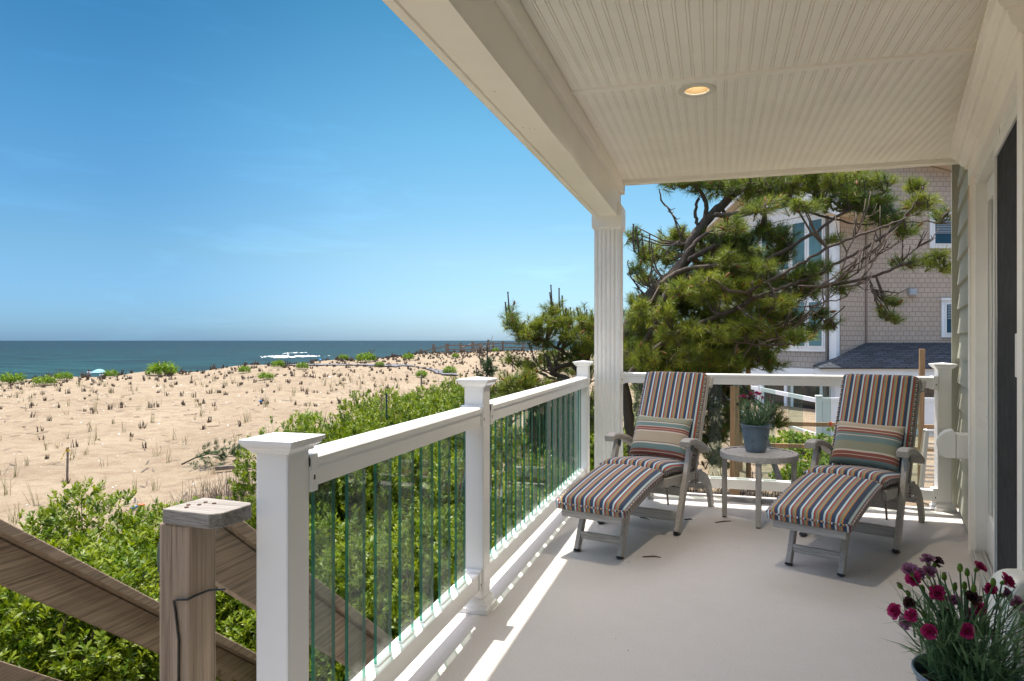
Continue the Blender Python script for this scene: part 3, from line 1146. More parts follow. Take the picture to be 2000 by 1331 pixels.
def rail_run(root, A, B, ztop, zbot, starts, bw=0.100, bt=0.011):
    """top rail, bottom rail, end brackets and glass balusters between A and B (x, y)"""
    A, B = Vector((*A, 0)), Vector((*B, 0))
    d = (B - A).normalized()
    sd = Vector((d.y, -d.x, 0))
    b = MB()
    b.prism(RAILT, A + Vector((0, 0, ztop)), B + Vector((0, 0, ztop)), X=sd)
    b.build('top_rail', M['vinyl'], root)
    b = MB()
    b.prism(RAILB, A + Vector((0, 0, zbot)), B + Vector((0, 0, zbot)), X=sd)
    b.build('bottom_rail', M['vinyl'], root)
    for e, dd in ((A, d), (B, -d)):
        for zz, h0, h1, w in ((ztop, -0.092, 0.004, 0.053), (zbot, -0.012, 0.088, 0.038)):
            b = MB()
            b.box((-w, 0, h0), (w, 0.028, h1), T=lambda v, e=e, dd=dd, zz=zz: e + sd * v.x + dd * v.y + Vector((0, 0, zz + v.z)))
            b.box((-0.006, 0.010, h0 + 0.03), (0.006, 0.016, h0 + 0.042), 1, T=lambda v, e=e, dd=dd, zz=zz, w=w: e + sd * (v.x * 0 + w + v.x * 0.15) + dd * v.y + Vector((0, 0, zz + v.z)))
            b.build('bracket', [M['vinyl'], M['black']], root)
    first = None
    for s_ in starts:
        b = MB()
        z0, z1 = zbot + 0.074, ztop - 0.078
        T = lambda v: A + d * v.y + sd * v.x + Vector((0, 0, v.z))
        t = bt / 2
        q = [(-t, s_), (t, s_), (t, s_ + bw), (-t, s_ + bw)]
        for i, mi in ((0, 1), (1, 0), (2, 1), (3, 0)):
            p, r_ = q[i], q[(i + 1) % 4]
            b.face([T(Vector((p[0], p[1], z0))), T(Vector((r_[0], r_[1], z0))), T(Vector((r_[0], r_[1], z1))), T(Vector((p[0], p[1], z1)))], mi)
        b.face([T(Vector((p[0], p[1], z1))) for p in q], 1)
        b.face([T(Vector((p[0], p[1], z0))) for p in q], 1)
        gb = b.build('glass_baluster', [M['glass'], M['gedge']], root)
        b = MB()
        b.box((-0.014, s_ - 0.004, zbot + 0.0765), (0.014, s_ + bw + 0.004, zbot + 0.082), T=T)
        b.build('seat', M['vinyl'], gb)


RX = -1.040
RL = thing('porch_railing', 'white vinyl railing with flat glass balusters running along the seaward side of the deck', 'railing', (RX, 2.8, 0))
PN, PM, PF = 1.479, 2.938, 5.565
post(RL, RX, PN, 0.978, 0.0465)
post(RL, RX, PM, 1.046, 0.0465)
post(RL, RX - 0.004, PF, 1.046, 0.0465)
rail_run(RL, (RX, PN + 0.045), (RX, PM - 0.045), 0.925, 0.105, [1.611 + 0.1763 * k - PN - 0.045 for k in range(7)], 0.1034)
rail_run(RL, (RX, PM + 0.045), (RX, PF - 0.045), 0.925, 0.105, [3.030 + 0.1763 * k - PM - 0.045 for k in range(14)], 0.1034)
RB = thing('end_railing', 'white railing with glass balusters across the far deck end behind the lounge chairs', 'railing', (0.4, 5.6, 0))
BX0, BX1, BY = CX + CH, 1.573 - 0.045, 5.60
post(RB, 1.573, 5.605, 1.052)
rail_run(RB, (BX0, BY), (BX1, BY), 0.960, 0.068, [-0.634 + 0.195 * k - BX0 for k in range(11)])
# ================================================================== ground, sea
def gnoise(x, y):
    return (np.sin(x * 0.53 + 1.3) * np.cos(y * 0.41 - 0.7) + 0.6 * np.sin(x * 1.17 + y * 0.83 + 2.1)
            + 0.45 * np.sin(x * 0.31 - y * 1.37) + 0.25 * np.sin(2.3 * x + 0.7) * np.sin(2.1 * y + 1.9))


CT_T = np.array([-4.0, -0.9, -0.75, -0.6, -0.45, -0.375, -0.30, -0.225, -0.15, -0.11, -0.05, 0.03, 0.12, 0.3, 4.0])
CR_Z = np.array([40., 43., 45., 47., 51., 55., 58., 62., 72., 85., 92., 96., 98., 98., 98.])
CR_P = np.array([80., 80., 79., 70., 58., 49., 43., 37.5, 28., 24.5, 21., 19.5, 20., 21., 21.])


def ground_z(x, y):
    """terrain height at world x, y (arrays)"""
    x, y = np.asarray(x, float), np.asarray(y, float)
    X = x * CT + y * ST
    Z = -x * ST + y * CT
    Zs = np.maximum(Z, 0.5)
    t = np.clip(X / Zs, -4, 4)
    zc = np.interp(t, CT_T, CR_Z)
    hc = EYE - np.interp(t, CT_T, CR_P) * zc / F
    near = np.interp(t, [-1, -0.25, 0.0, 0.12, 0.22, 4], [-1.75, -1.75, -1.55, -1.2, -0.72, -0.72])
    f = np.clip((Z - 9) / (zc - 9), 0, 1)
    f = f * f * (3 - 2 * f)
    h = near + (hc - near) * f
    amp = np.interp(Z, [0, 8, 20, 60], [0.0, 0.05, 0.09, 0.10]) * np.interp(t, [-0.2, 0.1, 0.2], [1, 0.8, 0.3])
    h = h + gnoise(x, y) * amp * (1 - 0.8 * np.clip((f - 0.75) / 0.25, 0, 1))
    # a few hummocks at the crest
    h = h + 0.10 * np.exp(-((Z - zc) / 4.0) ** 2) * np.sin(t * 46 + 1) * np.clip(-t * 4, 0, 1)
    d = np.clip((Z - zc) / 26, 0, 1)
    h = h + (-5.6 - h) * (d * d * (3 - 2 * d)) * (t < 3)
    return h


ths = np.concatenate([np.linspace(-2.6, -0.72, 30)[:-1], np.linspace(-0.72, 0.75, 240), np.linspace(0.75, 2.2, 24)[1:]])
rad = np.concatenate([[0.05], np.geomspace(1.2, 190, 230)])
TT, RR = np.meshgrid(ths, rad)
cx_, cz_ = np.sin(TT) * RR, np.cos(TT) * RR
wx_, wy_ = cx_ * CT - cz_ * ST, cx_ * ST + cz_ * CT
hz_ = ground_z(wx_, wy_)
V = np.stack([wx_, wy_, hz_], -1).reshape(-1, 3)
nr, ncol = RR.shape
ii, jj = np.meshgrid(np.arange(nr - 1), np.arange(ncol - 1), indexing='ij')
base = ii * ncol + jj
Q = np.stack([base, base + 1, base + ncol + 1, base + ncol], -1).reshape(-1, 4)[:, ::-1]
o = np_obj('sand_dune', V, Q, M['sand'])
o.data.polygons.foreach_set('use_smooth', [True] * len(o.data.polygons))
struct(o)
b = MB()
L = 30000
b.face([(-L, -L, -5.05), (L, -L, -5.05), (L, L, -5.05), (-L, L, -5.05)])
struct(b.build('sea', M['sea']))
# surf: two breaking crests of foam
rng = np.random.default_rng(5)


def surf(name, px0, px1, ypx, depth, n, label):
    """ragged foam: many thin torn patches along a breaking crest"""
    Zs = (EYE + 5.0) * F / (ypx - 665.5)
    b = MB()
    for i in range(n):
        f = rng.beta(2.2, 2.6)
        e = math.sin(PI * f) ** 0.8
        X = (px0 + (px1 - px0) * f - 1000) / F * Zs
        Z = Zs + rng.normal(0, depth * 0.5) * e + 6 * math.sin(9 * f)
        l_, w_ = rng.uniform(0.3, 1.2) * e + 0.12, rng.uniform(0.3, 2.2) * e + 0.1
        m = 9
        ring = []
        for k in range(m):
            a = 2 * PI * k / m
            r_ = rng.uniform(0.55, 1.1)
            ring.append(c2w(X + math.cos(a) * l_ * r_, Z + math.sin(a) * w_ * r_, -5.04))
        top = c2w(X + rng.normal(0, .2), Z, -5.0 + rng.uniform(0.02, 0.42) * e)
        for k in range(m):
            b.face([ring[k], ring[(k + 1) % m], top])
    return stuff(b.build(name, M['foam'], smooth=True), label, 'surf')


surf('surf_foam', 500, 640, 696.5, 17.0, 120, 'long low ragged band of white foam where a wave breaks offshore')
surf('wave_crest', 560, 594, 689.5, 10.0, 26, 'short bright white crest of a wave beyond the foam band')

# ================================================================== beach grass (uncountable)
def tufts(n, name, m, tmin, tmax, zmin, zmax, blades, hh, wid, seed, label, lean=0.5, dens=None):
    g = np.random.default_rng(seed)
    Z = np.sqrt(g.uniform(zmin ** 2, zmax ** 2, n))
    t = g.uniform(tmin, tmax, n)
    zc = np.interp(t, CT_T, CR_Z)
    ok = Z < zc + 1.5
    if dens is not None:
        ok &= g.random(n) < dens(t, Z / zc)
    Z, t = Z[ok], t[ok]
    X = t * Z
    x, y = X * CT - Z * ST, X * ST + Z * CT
    z = ground_z(x, y)
    n = len(x)
    sz = g.uniform(0.55, 1.25, n)
    B = g.integers(blades[0], blades[1], n)
    idx = np.repeat(np.arange(n), B)
    m_ = len(idx)
    ang = g.uniform(0, 2 * PI, m_)
    ln = np.abs(g.normal(0, lean, m_))
    H = hh * sz[idx] * g.uniform(0.5, 1.15, m_)
    d = np.stack([np.cos(ang) * ln, np.sin(ang) * ln, np.ones(m_)], -1)
    d /= np.linalg.norm(d, axis=1)[:, None]
    base = np.stack([x[idx], y[idx], z[idx] - 0.02], -1) + np.stack([g.normal(0, 0.045, m_), g.normal(0, 0.045, m_), np.zeros(m_)], -1) * sz[idx][:, None]
    a2 = g.uniform(0, 2 * PI, m_)
    w = np.stack([np.cos(a2), np.sin(a2), np.zeros(m_)], -1) * (wid * (1 + Z[idx] / 22.0))[:, None]
    tip = base + d * H[:, None]
    V = np.stack([base - w, base + w, tip + w * 0.35, tip - w * 0.35], 1).reshape(-1, 3)
    Q = np.arange(m_ * 4).reshape(-1, 4)
    o = np_obj(name, V, Q, m, tone=g.uniform(0, 1, m_))
    return stuff(o, label, 'grass')


def dens_grass(t, f):
    pt = 0.35 + 0.9 * np.clip(0.5 + 0.5 * np.sin(t * 61 + 3 * np.sin(f * 23)) * np.cos(f * 31 + 5 * t), 0, 1)
    return pt * np.clip(0.20 + 1.25 * np.clip(f - 0.35, 0, 1) ** 1.2 + np.clip(t + 0.32, 0, 0.4) * 1.3, 0, 1)


tufts(7600, 'beach_grass', M['drygrass'], -1.25, 0.10, 9.5, 97, (7, 15), 0.22, 0.009, 11, 'dark dry stubs of planted beach grass dotted over the sand', 0.33, dens_grass)
tufts(200, 'pale_grass', M['palegrass'], -0.80, -0.1, 8, 40, (5, 12), 0.38, 0.004, 12, 'sparse pale beach grass shoots standing on the sand', 0.3)
tufts(900, 'crest_grass', M['drygrass'], -0.80, 0.02, 44, 96, (8, 14), 0.42, 0.014, 13, 'brown dry grass fringe along the dune crest', 0.5,
      lambda t, f: (f > 0.93) * 1.0)
# dry scrub tangle by the timber
def scrub(name, cx, cy, rx, ry, n, m, seed, hh, label, wid=0.005):
    g = np.random.default_rng(seed)
    x = cx + g.normal(0, rx, n)
    y = cy + g.normal(0, ry, n)
    z = ground_z(x, y)
    ang, ln = g.uniform(0, 2 * PI, n), np.abs(g.normal(0, 1.1, n))
    d = np.stack([np.cos(ang) * ln, np.sin(ang) * ln, np.ones(n)], -1)
    d /= np.linalg.norm(d, axis=1)[:, None]
    base = np.stack([x, y, z], -1)
    H = g.uniform(0.4, 1.0, n) * hh
    w = np.stack([np.sin(ang), -np.cos(ang), np.zeros(n)], -1) * wid
    tip = base + d * H[:, None]
    V = np.stack([base - w, base + w, tip + w * 0.4, tip - w * 0.4], 1).reshape(-1, 3)
    return stuff(np_obj(name, V, np.arange(n * 4).reshape(-1, 4), m, tone=g.uniform(0, 1, n)), label, 'scrub')


# shells and wrack scattered over the sand
g = np.random.default_rng(77)
n = 900
Zq = np.sqrt(g.uniform(8 ** 2, 45 ** 2, n))
tq = g.uniform(-0.80, 0.0, n)
Xq = tq * Zq
xq, yq = Xq * CT - Zq * ST, Xq * ST + Zq * CT
zq = ground_z(xq, yq)
aq, lq = g.uniform(0, 6.28, n), g.uniform(0.006, 0.020, n) * (1 + Zq / 30)
eq = np.stack([np.cos(aq), np.sin(aq), g.normal(0, 0.25, n)], -1) * lq[:, None]
fq = np.stack([-np.sin(aq), np.cos(aq), g.normal(0, 0.25, n)], -1) * lq[:, None] * 0.7
cq = np.stack([xq, yq, zq + 0.014], -1)
stuff(np_obj('shell_litter', np.stack([cq - eq, cq - fq, cq + eq, cq + fq], 1).reshape(-1, 3), np.arange(n * 4).reshape(-1, 4), M['foam']), 'broken white shells scattered over the sand', 'shells')
n = 900
Zq = np.sqrt(g.uniform(8 ** 2, 50 ** 2, n))
tq = g.uniform(-0.80, 0.05, n)
Xq = tq * Zq
xq, yq = Xq * CT - Zq * ST, Xq * ST + Zq * CT
zq = ground_z(xq, yq)
aq, lq = g.uniform(0, 6.28, n), g.uniform(0.05, 0.22, n)
eq = np.stack([np.cos(aq), np.sin(aq), g.normal(0, 0.12, n)], -1) * lq[:, None]
fq = np.stack([-np.sin(aq), np.cos(aq), g.normal(0, 0.2, n)], -1) * 0.008 * (1 + Zq / 20)[:, None]
cq = np.stack([xq, yq, zq + 0.02], -1)
stuff(np_obj('wrack_litter', np.stack([cq - eq - fq, cq - eq + fq, cq + eq + fq, cq + eq - fq], 1).reshape(-1, 3), np.arange(n * 4).reshape(-1, 4), M['drygrass'], tone=g.uniform(0, 0.8, n)), 'dark broken reeds lying on the sand', 'reed litter')
q = c2w(-0.405 * 12.2, 12.2)
scrub('dry_scrub', q.x, q.y, 0.55, 0.9, 1500, M['drygrass'], 3, 0.5, 'tangle of dry brown scrub in front of the fallen timber')

# ================================================================== leafy shrubs
def shrub_mesh(name, seed, r=1.0, h=2.05, twigs=4000, leaves=14, leaf=0.046, lw=0.0085):
    """leaf whorls around many upright twig tips spread through an uneven crown"""
    g = np.random.default_rng(seed)
    nb = 12
    ctr = np.stack([g.uniform(-0.62, 0.62, nb) * r, g.uniform(-0.62, 0.62, nb) * r, g.uniform(0.22, 0.76, nb) * h], -1)
    rad = np.stack([g.uniform(0.30, 0.52, nb) * r, g.uniform(0.30, 0.52, nb) * r, g.uniform(0.15, 0.25, nb) * h], -1)
    bi = g.integers(0, nb, twigs)
    d = g.normal(0, 1, (twigs, 3))
    d[:, 2] = np.abs(d[:, 2]) * 1.1 - 0.45
    d /= np.linalg.norm(d, axis=1)[:, None]
    sh = g.uniform(0.55, 1.12, twigs) ** 0.7
    tip = ctr[bi] + d * rad[bi] * sh[:, None]
    tip[:, 2] += g.exponential(0.05, twigs) * 0.6
    tip[:, 2] = np.maximum(tip[:, 2], 0.04)
    ax = d * 0.65 + np.array([0, 0, 0.9]) + g.normal(0, 0.28, (twigs, 3))
    ax /= np.linalg.norm(ax, axis=1)[:, None]
    idx = np.repeat(np.arange(twigs), leaves)
    m_ = len(idx)
    k = np.tile(np.arange(leaves), twigs)
    tl = g.uniform(0.04, 0.085, twigs)[idx] * (k / leaves)
    A = ax[idx]
    ref = np.where(np.abs(A[:, 2:3]) > 0.9, [[1., 0, 0]], [[0, 0, 1.]])
    U = np.cross(A, ref)
    U /= np.linalg.norm(U, axis=1)[:, None]
    W = np.cross(A, U)
    ph = k * 2.4 + g.uniform(0, 6.28, m_)
    rd = U * np.cos(ph)[:, None] + W * np.sin(ph)[:, None]
    op = g.uniform(0.5, 1.35, m_)
    D = A * np.cos(op)[:, None] + rd * np.sin(op)[:, None]
    Sd = np.cross(D, A)
    Sd /= (np.linalg.norm(Sd, axis=1)[:, None] + 1e-6)
    Nn = np.cross(Sd, D)
    L = leaf * g.uniform(0.65, 1.25, m_)[:, None]
    Wd = lw * g.uniform(0.8, 1.25, m_)[:, None]
    p0 = tip[idx] - A * tl[:, None]
    pm = p0 + D * L * 0.62 + Nn * L * 0.05
    p2 = p0 + D * L
    V = np.stack([p0, pm + Sd * Wd, p2, pm - Sd * Wd], 1).reshape(-1, 3)
    tone = np.clip(g.normal(0.45, 0.28, twigs)[idx] + g.normal(0, 0.15, m_), 0, 1)
    me = np_obj(name, V, np.arange(m_ * 4).reshape(-1, 4), M['leaf'], tone=tone)
    b = MB()
    for i in range(34):
        a = tip[g.integers(0, twigs)]
        f0 = np.array([g.normal(0, 0.10 * r), g.normal(0, 0.10 * r), 0.0])
        mid_ = (f0 * 0.5 + a * 0.5) + np.array([g.normal(0, 0.05), g.normal(0, 0.05), 0.08])
        b.tube([f0, mid_, a], [0.011, 0.008, 0.003], 5, caps=False)
    st = b.build(name + '_stems', M['twig'], fix=False)
    return me, st


SHR = []
for k in range(5):
    lf, st = shrub_mesh('leaves', 40 + k)
    SHR.append((lf.data, st.data))
    bpy.data.objects.remove(lf)
    bpy.data.objects.remove(st)


def shrub(x, y, top, r, var, rz, label, group=None):
    gz = float(ground_z(x, y)) - 0.03
    t = thing('shrub', label, 'shrub', (x, y, gz), rz, group)
    t.scale = (r, r, (top - gz) / 2.0)
    for nm, me in (('leaves', SHR[var][0]), ('stems', SHR[var][1])):
        o = bpy.data.objects.new(nm, me)
        COL.objects.link(o)
        o.parent = t
    return t


rnd = random.Random(8)
shrub(-3.85, 3.4, 0.52, 1.15, 0, 0.3, 'tallest bright green shrub rising left of the wooden stair rail')
shrub(-3.5, 2.35, 0.10, 0.95, 1, 1.3, 'bright green shrub below the wooden stair rail at the left picture edge')
shrub(-4.5, 2.7, 0.28, 1.0, 2, 2.2, 'bright green shrub at the left picture edge behind the tallest shrub')
shrub(-3.3, 4.1, 0.0, 0.9, 3, 4.0, 'bright green shrub just behind the weathered stair post')
shrub(-3.2, 1.55, -0.45, 0.75, 4, 0.0, 'low shrub under the lower stair rail at the bottom left corner')
shrub(-4.35, 4.0, 0.16, 0.95, 4, 0.9, 'bright green shrub inland of the tallest shrub, its top against the open sand')
shrub(-3.0, 4.75, -0.05, 0.8, 2, 5.0, 'low bright green shrub between the stair post and the near white railing post')
LBL = 'bright green leafy shrub in the thicket outside the glass balusters of the porch railing'
GRP = 'thicket of shrubs along the porch railing'
hedge = [(-2.75, 4.7, 0.18, 0.95), (-1.95, 4.1, 0.05, 0.85), (-2.3, 5.7, 0.25, 1.0), (-2.0, 7.3, 0.30, 1.0), (-1.75, 8.9, 0.35, 1.0), (-2.6, 4.0, -0.15, 0.75), (-1.75, 5.1, 0.05, 0.8), (-1.65, 6.3, 0.15, 0.8), (-1.7, 3.65, -0.3, 0.6), (-2.1, 12.3, 0.3, 1.1)]
for hx, hy, hz, hr in ((612, 838, 6.6, 0.85), (652, 814, 7.3, 0.9), (700, 790, 8.5, 0.95), (742, 772, 9.8, 1.0), (782, 757, 11.2, 1.1), (822, 748, 12.8, 1.15), (866, 740, 14.6, 1.2), (720, 808, 7.4, 0.9), (770, 788, 8.6, 1.0), (820, 772, 10.0, 1.0), (870, 756, 11.5, 1.1), (905, 752, 13.0, 1.1)):
    q = px(hx, hy, hz)
    hedge.append((q.x, q.y, q.z, hr))
for i, (x, y, tp, r) in enumerate(hedge):
    shrub(x, y, tp, r, i % 5, rnd.uniform(0, 6.28), LBL, GRP)
q = px(478, 985, 9.5)
shrub(q.x, q.y, -0.93, 0.45, 2, 1.0, 'small green shrub growing through the dry scrub beside the near white post')

# ================================================================== green plants on the dune
def rosette_mesh(seed, n=150, leaf=0.30, w=0.030):
    g = np.random.default_rng(seed)
    ang = g.uniform(0, 2 * PI, n)
    el = g.uniform(0.15, 1.45, n)
    r0 = np.sqrt(g.random(n)) * 0.62
    a0 = g.uniform(0, 2 * PI, n)
    hgt = (1 - r0 ** 2) * 0.62
    base = np.stack([r0 * np.cos(a0), r0 * np.sin(a0), hgt * g.uniform(0.1, 1, n)], -1)
    out = np.stack([np.cos(a0), np.sin(a0), np.zeros(n)], -1) * 0.5
    d = np.stack([np.cos(ang) * np.cos(el), np.sin(ang) * np.cos(el), np.sin(el)], -1) + out
    d /= np.linalg.norm(d, axis=1)[:, None]
    s_ = np.cross(d, [0, 0, 1.0])
    s_ /= np.linalg.norm(s_, axis=1)[:, None] + 1e-6
    L = leaf * g.uniform(0.6, 1.3, n)[:, None]
    W = w * g.uniform(0.7, 1.4, n)[:, None]
    pm = base + d * L * 0.5 + np.array([0, 0, 0.03])
    V = np.stack([base, pm + s_ * W, base + d * L - np.array([0, 0, 0.02]), pm - s_ * W], 1).reshape(-1, 3)
    o = np_obj('leaves', V, np.arange(n * 4).reshape(-1, 4), M['dune_leaf'], tone=g.uniform(0, 1, n))
    me = o.data
    bpy.data.objects.remove(o)
    return me


ROS = [rosette_mesh(70 + k, 420) for k in range(3)]


def dune_plant(x, y, wpx, label, i=0, hk=1.0, Z=None, cat='plant'):
    """x, y: photograph pixel of its foot; found on the terrain by marching along the ray"""
    t = (x - 1000) / F
    best = None
    for k in range(900):
        zz = 7 + k * 0.1
        w_ = c2w(t * zz, zz)
        if EYE - (y - 665.5) * zz / F <= float(ground_z(w_.x, w_.y)):
            best = zz
            break
    zz = Z or best or float(np.interp(t, CT_T, CR_Z)) - 0.5
    w_ = c2w(t * zz, zz)
    o = bpy.data.objects.new('dune_plant', ROS[i % 3])
    COL.objects.link(o)
    r = wpx / 2 * zz / F / 0.68
    o.location = (w_.x, w_.y, float(ground_z(w_.x, w_.y)) - 0.02)
    o.scale = (r, r, r * hk)
    o.rotation_euler = (0, 0, x * 0.7)
    return tag(o, label, cat, 'green plants on the dune')


for i, (x, y, w_, lb) in enumerate([
        (23, 750, 46, 'leftmost green plant on the dune crest'), (86, 753, 40, 'second green plant from the left on the dune crest'),
        (123, 743, 34, 'third green plant from the left on the crest, left of the umbrella'), (216, 733, 26, 'low green plant just right of the beach umbrella'),
        (318, 734, 56, 'wide green plant on the crest beside a dark dead twig'), (478, 729, 24, 'small round green plant below the foam band on the crest'),
        (519, 742, 32, 'green plant standing lower than the crest, below the surf'), (543, 719, 26, 'green plant on the crest under the left end of the foam'),
        (591, 722, 24, 'green plant on the crest under the right end of the foam'), (671, 704, 20, 'small green plant on the crest right of the blue shade'),
        (714, 708, 40, 'wide pale green plant on the crest left of the rail fence'), (742, 717, 18, 'tiny green plant below the crest above the walk mat'),
        (798, 704, 24, 'upright green plant on the crest near the rail fence start'), (823, 738, 24, 'green plant growing at the top of a short stake'),
        (968, 688, 14, 'round green bush at the foot of the rail fence'), (605, 826, 46, 'low green plant in front of the thicket on open sand'),
        (878, 732, 28, 'green plant beside the middle railing post cap, on the dune'), (890, 700, 16, 'small green plant below the nearest rail fence posts')]):
    dune_plant(x, y, w_, lb, i, 1.15 if w_ < 30 else 0.9)
# dead twigs on the crest
def dead_twig(x, y, hpx, Z, label, seed):
    g = random.Random(seed)
    b = MB()
    p0 = px(x, y, Z)
    Hh = hpx * Z / F
    for k in range(7):
        a = g.uniform(0, 6.28)
        l_ = g.uniform(0.15, 0.6)
        q1 = p0 + Vector((math.cos(a) * l_ * 0.4, math.sin(a) * l_ * 0.4, Hh * 0.55)) * g.uniform(0.7, 1)
        q2 = p0 + Vector((math.cos(a) * l_, math.sin(a) * l_, Hh)) * g.uniform(0.7, 1) if False else q1 + Vector((math.cos(a) * l_ * 0.6, math.sin(a) * l_ * 0.6, Hh * g.uniform(0.2, 0.5)))
        b.tube([p0, q1, q2], [0.03, 0.02, 0.008], 5)
    return tag(b.build('dead_twig', M['twig'], fix=False), label, 'twig')


dead_twig(313, 728, 28, 48, 'dark dead twig sticking up behind the wide green crest plant', 2)
dead_twig(110, 742, 22, 45, 'thin dead twig standing among the left crest plants', 4)
dead_twig(724, 700, 22, 70, 'thin bare twig standing left of the rail fence', 6)
dead_twig(849, 690, 16, 84, 'bare brush beside the first rail fence post', 7)

# ================================================================== far rail fence
FN = thing('rail_fence', 'grey weathered post and rail fence on the far dune crest', 'fence', tuple(c2w(-6, 90, -0.3)))
fposts = [(822, 694, 84, 0.75), (847, 688, 84, 1.0), (873, 688, 84, 1.05), (900, 688, 86, 1.12), (923, 686, 88, 1.25), (939, 688, 82, 1.05), (954, 684, 90, 1.35), (963, 683, 88, 1.0), (982, 684, 92, 1.25), (1022, 683, 92, 0.85), (1060, 681, 92, 1.1)]
tops = []
for x, y, Z, hh in fposts:
    p = px(x, y, Z)
    b = MB()
    w_ = 0.13 if x not in (873, 939) else 0.19
    b.box((p.x - w_, p.y - w_, p.z - 0.3), (p.x + w_, p.y + w_, p.z + hh))
    b.build('post', M['greyfence'], FN)
    tops.append(p)
for i, j, f0, f1 in ((0, 2, 0.35, 0.75), (2, 5, 0.82, 0.78), (4, 8, 0.85, 0.95), (4, 6, 0.35, 0.35), (3, 4, 0.5, 0.9), (5, 7, 0.45, 0.5), (7, 8, 0.40, 0.45), (8, 10, 0.95, 0.55), (8, 10, 0.35, 0.05), (2, 5, 0.30, 0.30)):
    a, c = tops[i] + Vector((0, 0, f0)), tops[j] + Vector((0, 0, f1))
    b = MB()
    b.bar(a, c, 0.10, 0.16)
    b.build('rail', M['greyfence'], FN)

# walk mat curving over the dune
b = MB()
pts = [(560, 714.5), (640, 714), (720, 714.5), (786, 716), (815, 718), (840, 722.5), (862, 728), (880, 735)]
P = []
for x, y in pts:
    t = (x - 1000) / F
    zz = 20.0
    for k in range(900):
        zz = 12 + k * 0.1
        w_ = c2w(t * zz, zz)
        if EYE - (y - 665.5) * zz / F <= float(ground_z(w_.x, w_.y)):
            break
    P.append(c2w(t * zz, zz))
for a, c in zip(P, P[1:]):
    for k in range(8):
        q0, q1 = a.lerp(c, k / 8), a.lerp(c, (k + 1) / 8)
        sd = Vector((-(c - a).y, (c - a).x, 0)).normalized() * 0.55
        f_ = []
        for q_ in (q0 - sd, q1 - sd, q1 + sd, q0 + sd):
            f_.append((q_.x, q_.y, float(ground_z(q_.x, q_.y)) + 0.08))
        b.face(f_)
struct(b.build('path', M['mat_grey']))
# ================================================================== beach stairs with wooden rails
SX0, SX1 = -2.61, -1.30
SL = 0.778                            # descent per metre along +Y
ST_ = thing('beach_stairs', 'weathered wooden stairs going down to the sand, with sloping plank rails', 'stairs', (-1.95, 2.4, -0.6))
def sline(y, h):
    return h - SL * (y - 1.70)
for nm, x, xo in (('stair_rail', SX0, 0.03), ('stair_rail', SX1, -0.08)):
    ya, yb = (0.85, 4.1) if x == SX0 else (1.60, 4.0)
    b = MB()
    b.bar((x + xo, ya, sline(ya, 0.672)), (x + xo, yb, sline(yb, 0.672)), 0.135 if x == SX0 else 0.09, 0.038, up=(0, 0, 1))
    r_ = b.build(nm, M['rail_y'], ST_, bevel=0.005)
    b = MB()
    sg = -0.022 if x == SX0 else 0.0
    b.bar((x + xo * 1.0 + sg, ya, sline(ya, 0.558)), (x + xo + sg, yb, sline(yb, 0.558)), 0.038, 0.135)
    b.build('rail_board', M['rail_y'], r_, bevel=0.004)
    if x == SX0:
        b = MB()
        b.bar((x, ya, sline(ya, 0.10)), (x, yb, sline(yb, 0.10)), 0.038, 0.13)
        b.build('lower_rail', M['rail_y'], ST_, bevel=0.004)
    b = MB()
    b.bar((x, ya + 0.3, sline(ya + 0.3, -0.28)), (x, yb, sline(yb, -0.28)), 0.04, 0.26)
    b.build('stringer', M['rail_y'], ST_, bevel=0.004)
for k in range(10):
    y = 1.62 + 0.245 * k
    b = MB()
    b.box((SX0 + 0.02, y, sline(y, -0.14) - 0.04), (SX1 - 0.02, y + 0.27, sline(y, -0.14)))
    b.build('tread', M['cap_w'], ST_, bevel=0.004)
b = MB()                               # landing outside the deck
b.box((SX0, -0.6, -0.045), (DX0 - 0.01, 1.58, -0.003))
b.build('landing', M['cap_w'], ST_, bevel=0.004)
b = MB()
b.box((SX0 - 0.05, 3.5, -2.0), (SX0 + 0.04, 3.59, sline(3.55, 0.65)))
b.build('lower_post', M['post_z'], ST_, bevel=0.006)
# the near stair post
PX, PY = -1.25, 1.39
SP = thing('stair_post', 'grey brown wooden stair post with a bleached chamfered cap and a black wire', 'post', (PX, PY, 0))
b = MB()
b.box((PX - 0.046, PY - 0.046, -1.9), (PX + 0.046, PY + 0.046, 0.778))
b.build('post', M['post_z'], SP, bevel=0.006)
b = MB()
b.box((PX - 0.045, PY - 0.0485, -0.4), (PX - 0.043, PY - 0.0445, 0.77))
Tc = Matrix.Translation((PX + 0.052, PY + 0.006, 0.778)) @ Matrix.Rotation(R(-5), 4, 'Z')
pr = [(-0.078, -0.064), (0.070, -0.064), (0.090, -0.040), (0.090, 0.052), (0.078, 0.066), (-0.078, 0.066)]
b = MB()
lo = [Tc @ Vector((x, y, 0.0)) for x, y in pr]
hi = [Tc @ Vector((x * 0.985, y * 0.985, 0.036)) for x, y in pr]
b.face(lo[::-1])
b.face(hi)
for i in range(6):
    k = (i + 1) % 6
    b.face([lo[i], lo[k], hi[k], hi[i]])
cp_ = b.build('cap', M['cap_w'], SP, bevel=0.003)
for x, y in ((-0.045, -0.015), (-0.028, 0.022), (-0.022, -0.004), (-0.030, -0.035), (0.002, 0.020)):
    b = MB()
    b.lathe([(0.0001, 0.0395), (0.0045, 0.0395), (0.0055, 0.0365)], (0, 0, 0), 10)
    b.v = [tuple(Tc @ (Vector(p) + Vector((x, y, -0.001)))) for p in b.v]
    b.build('screw', M['screw'], cp_)
b = MB()
zt = 0.60
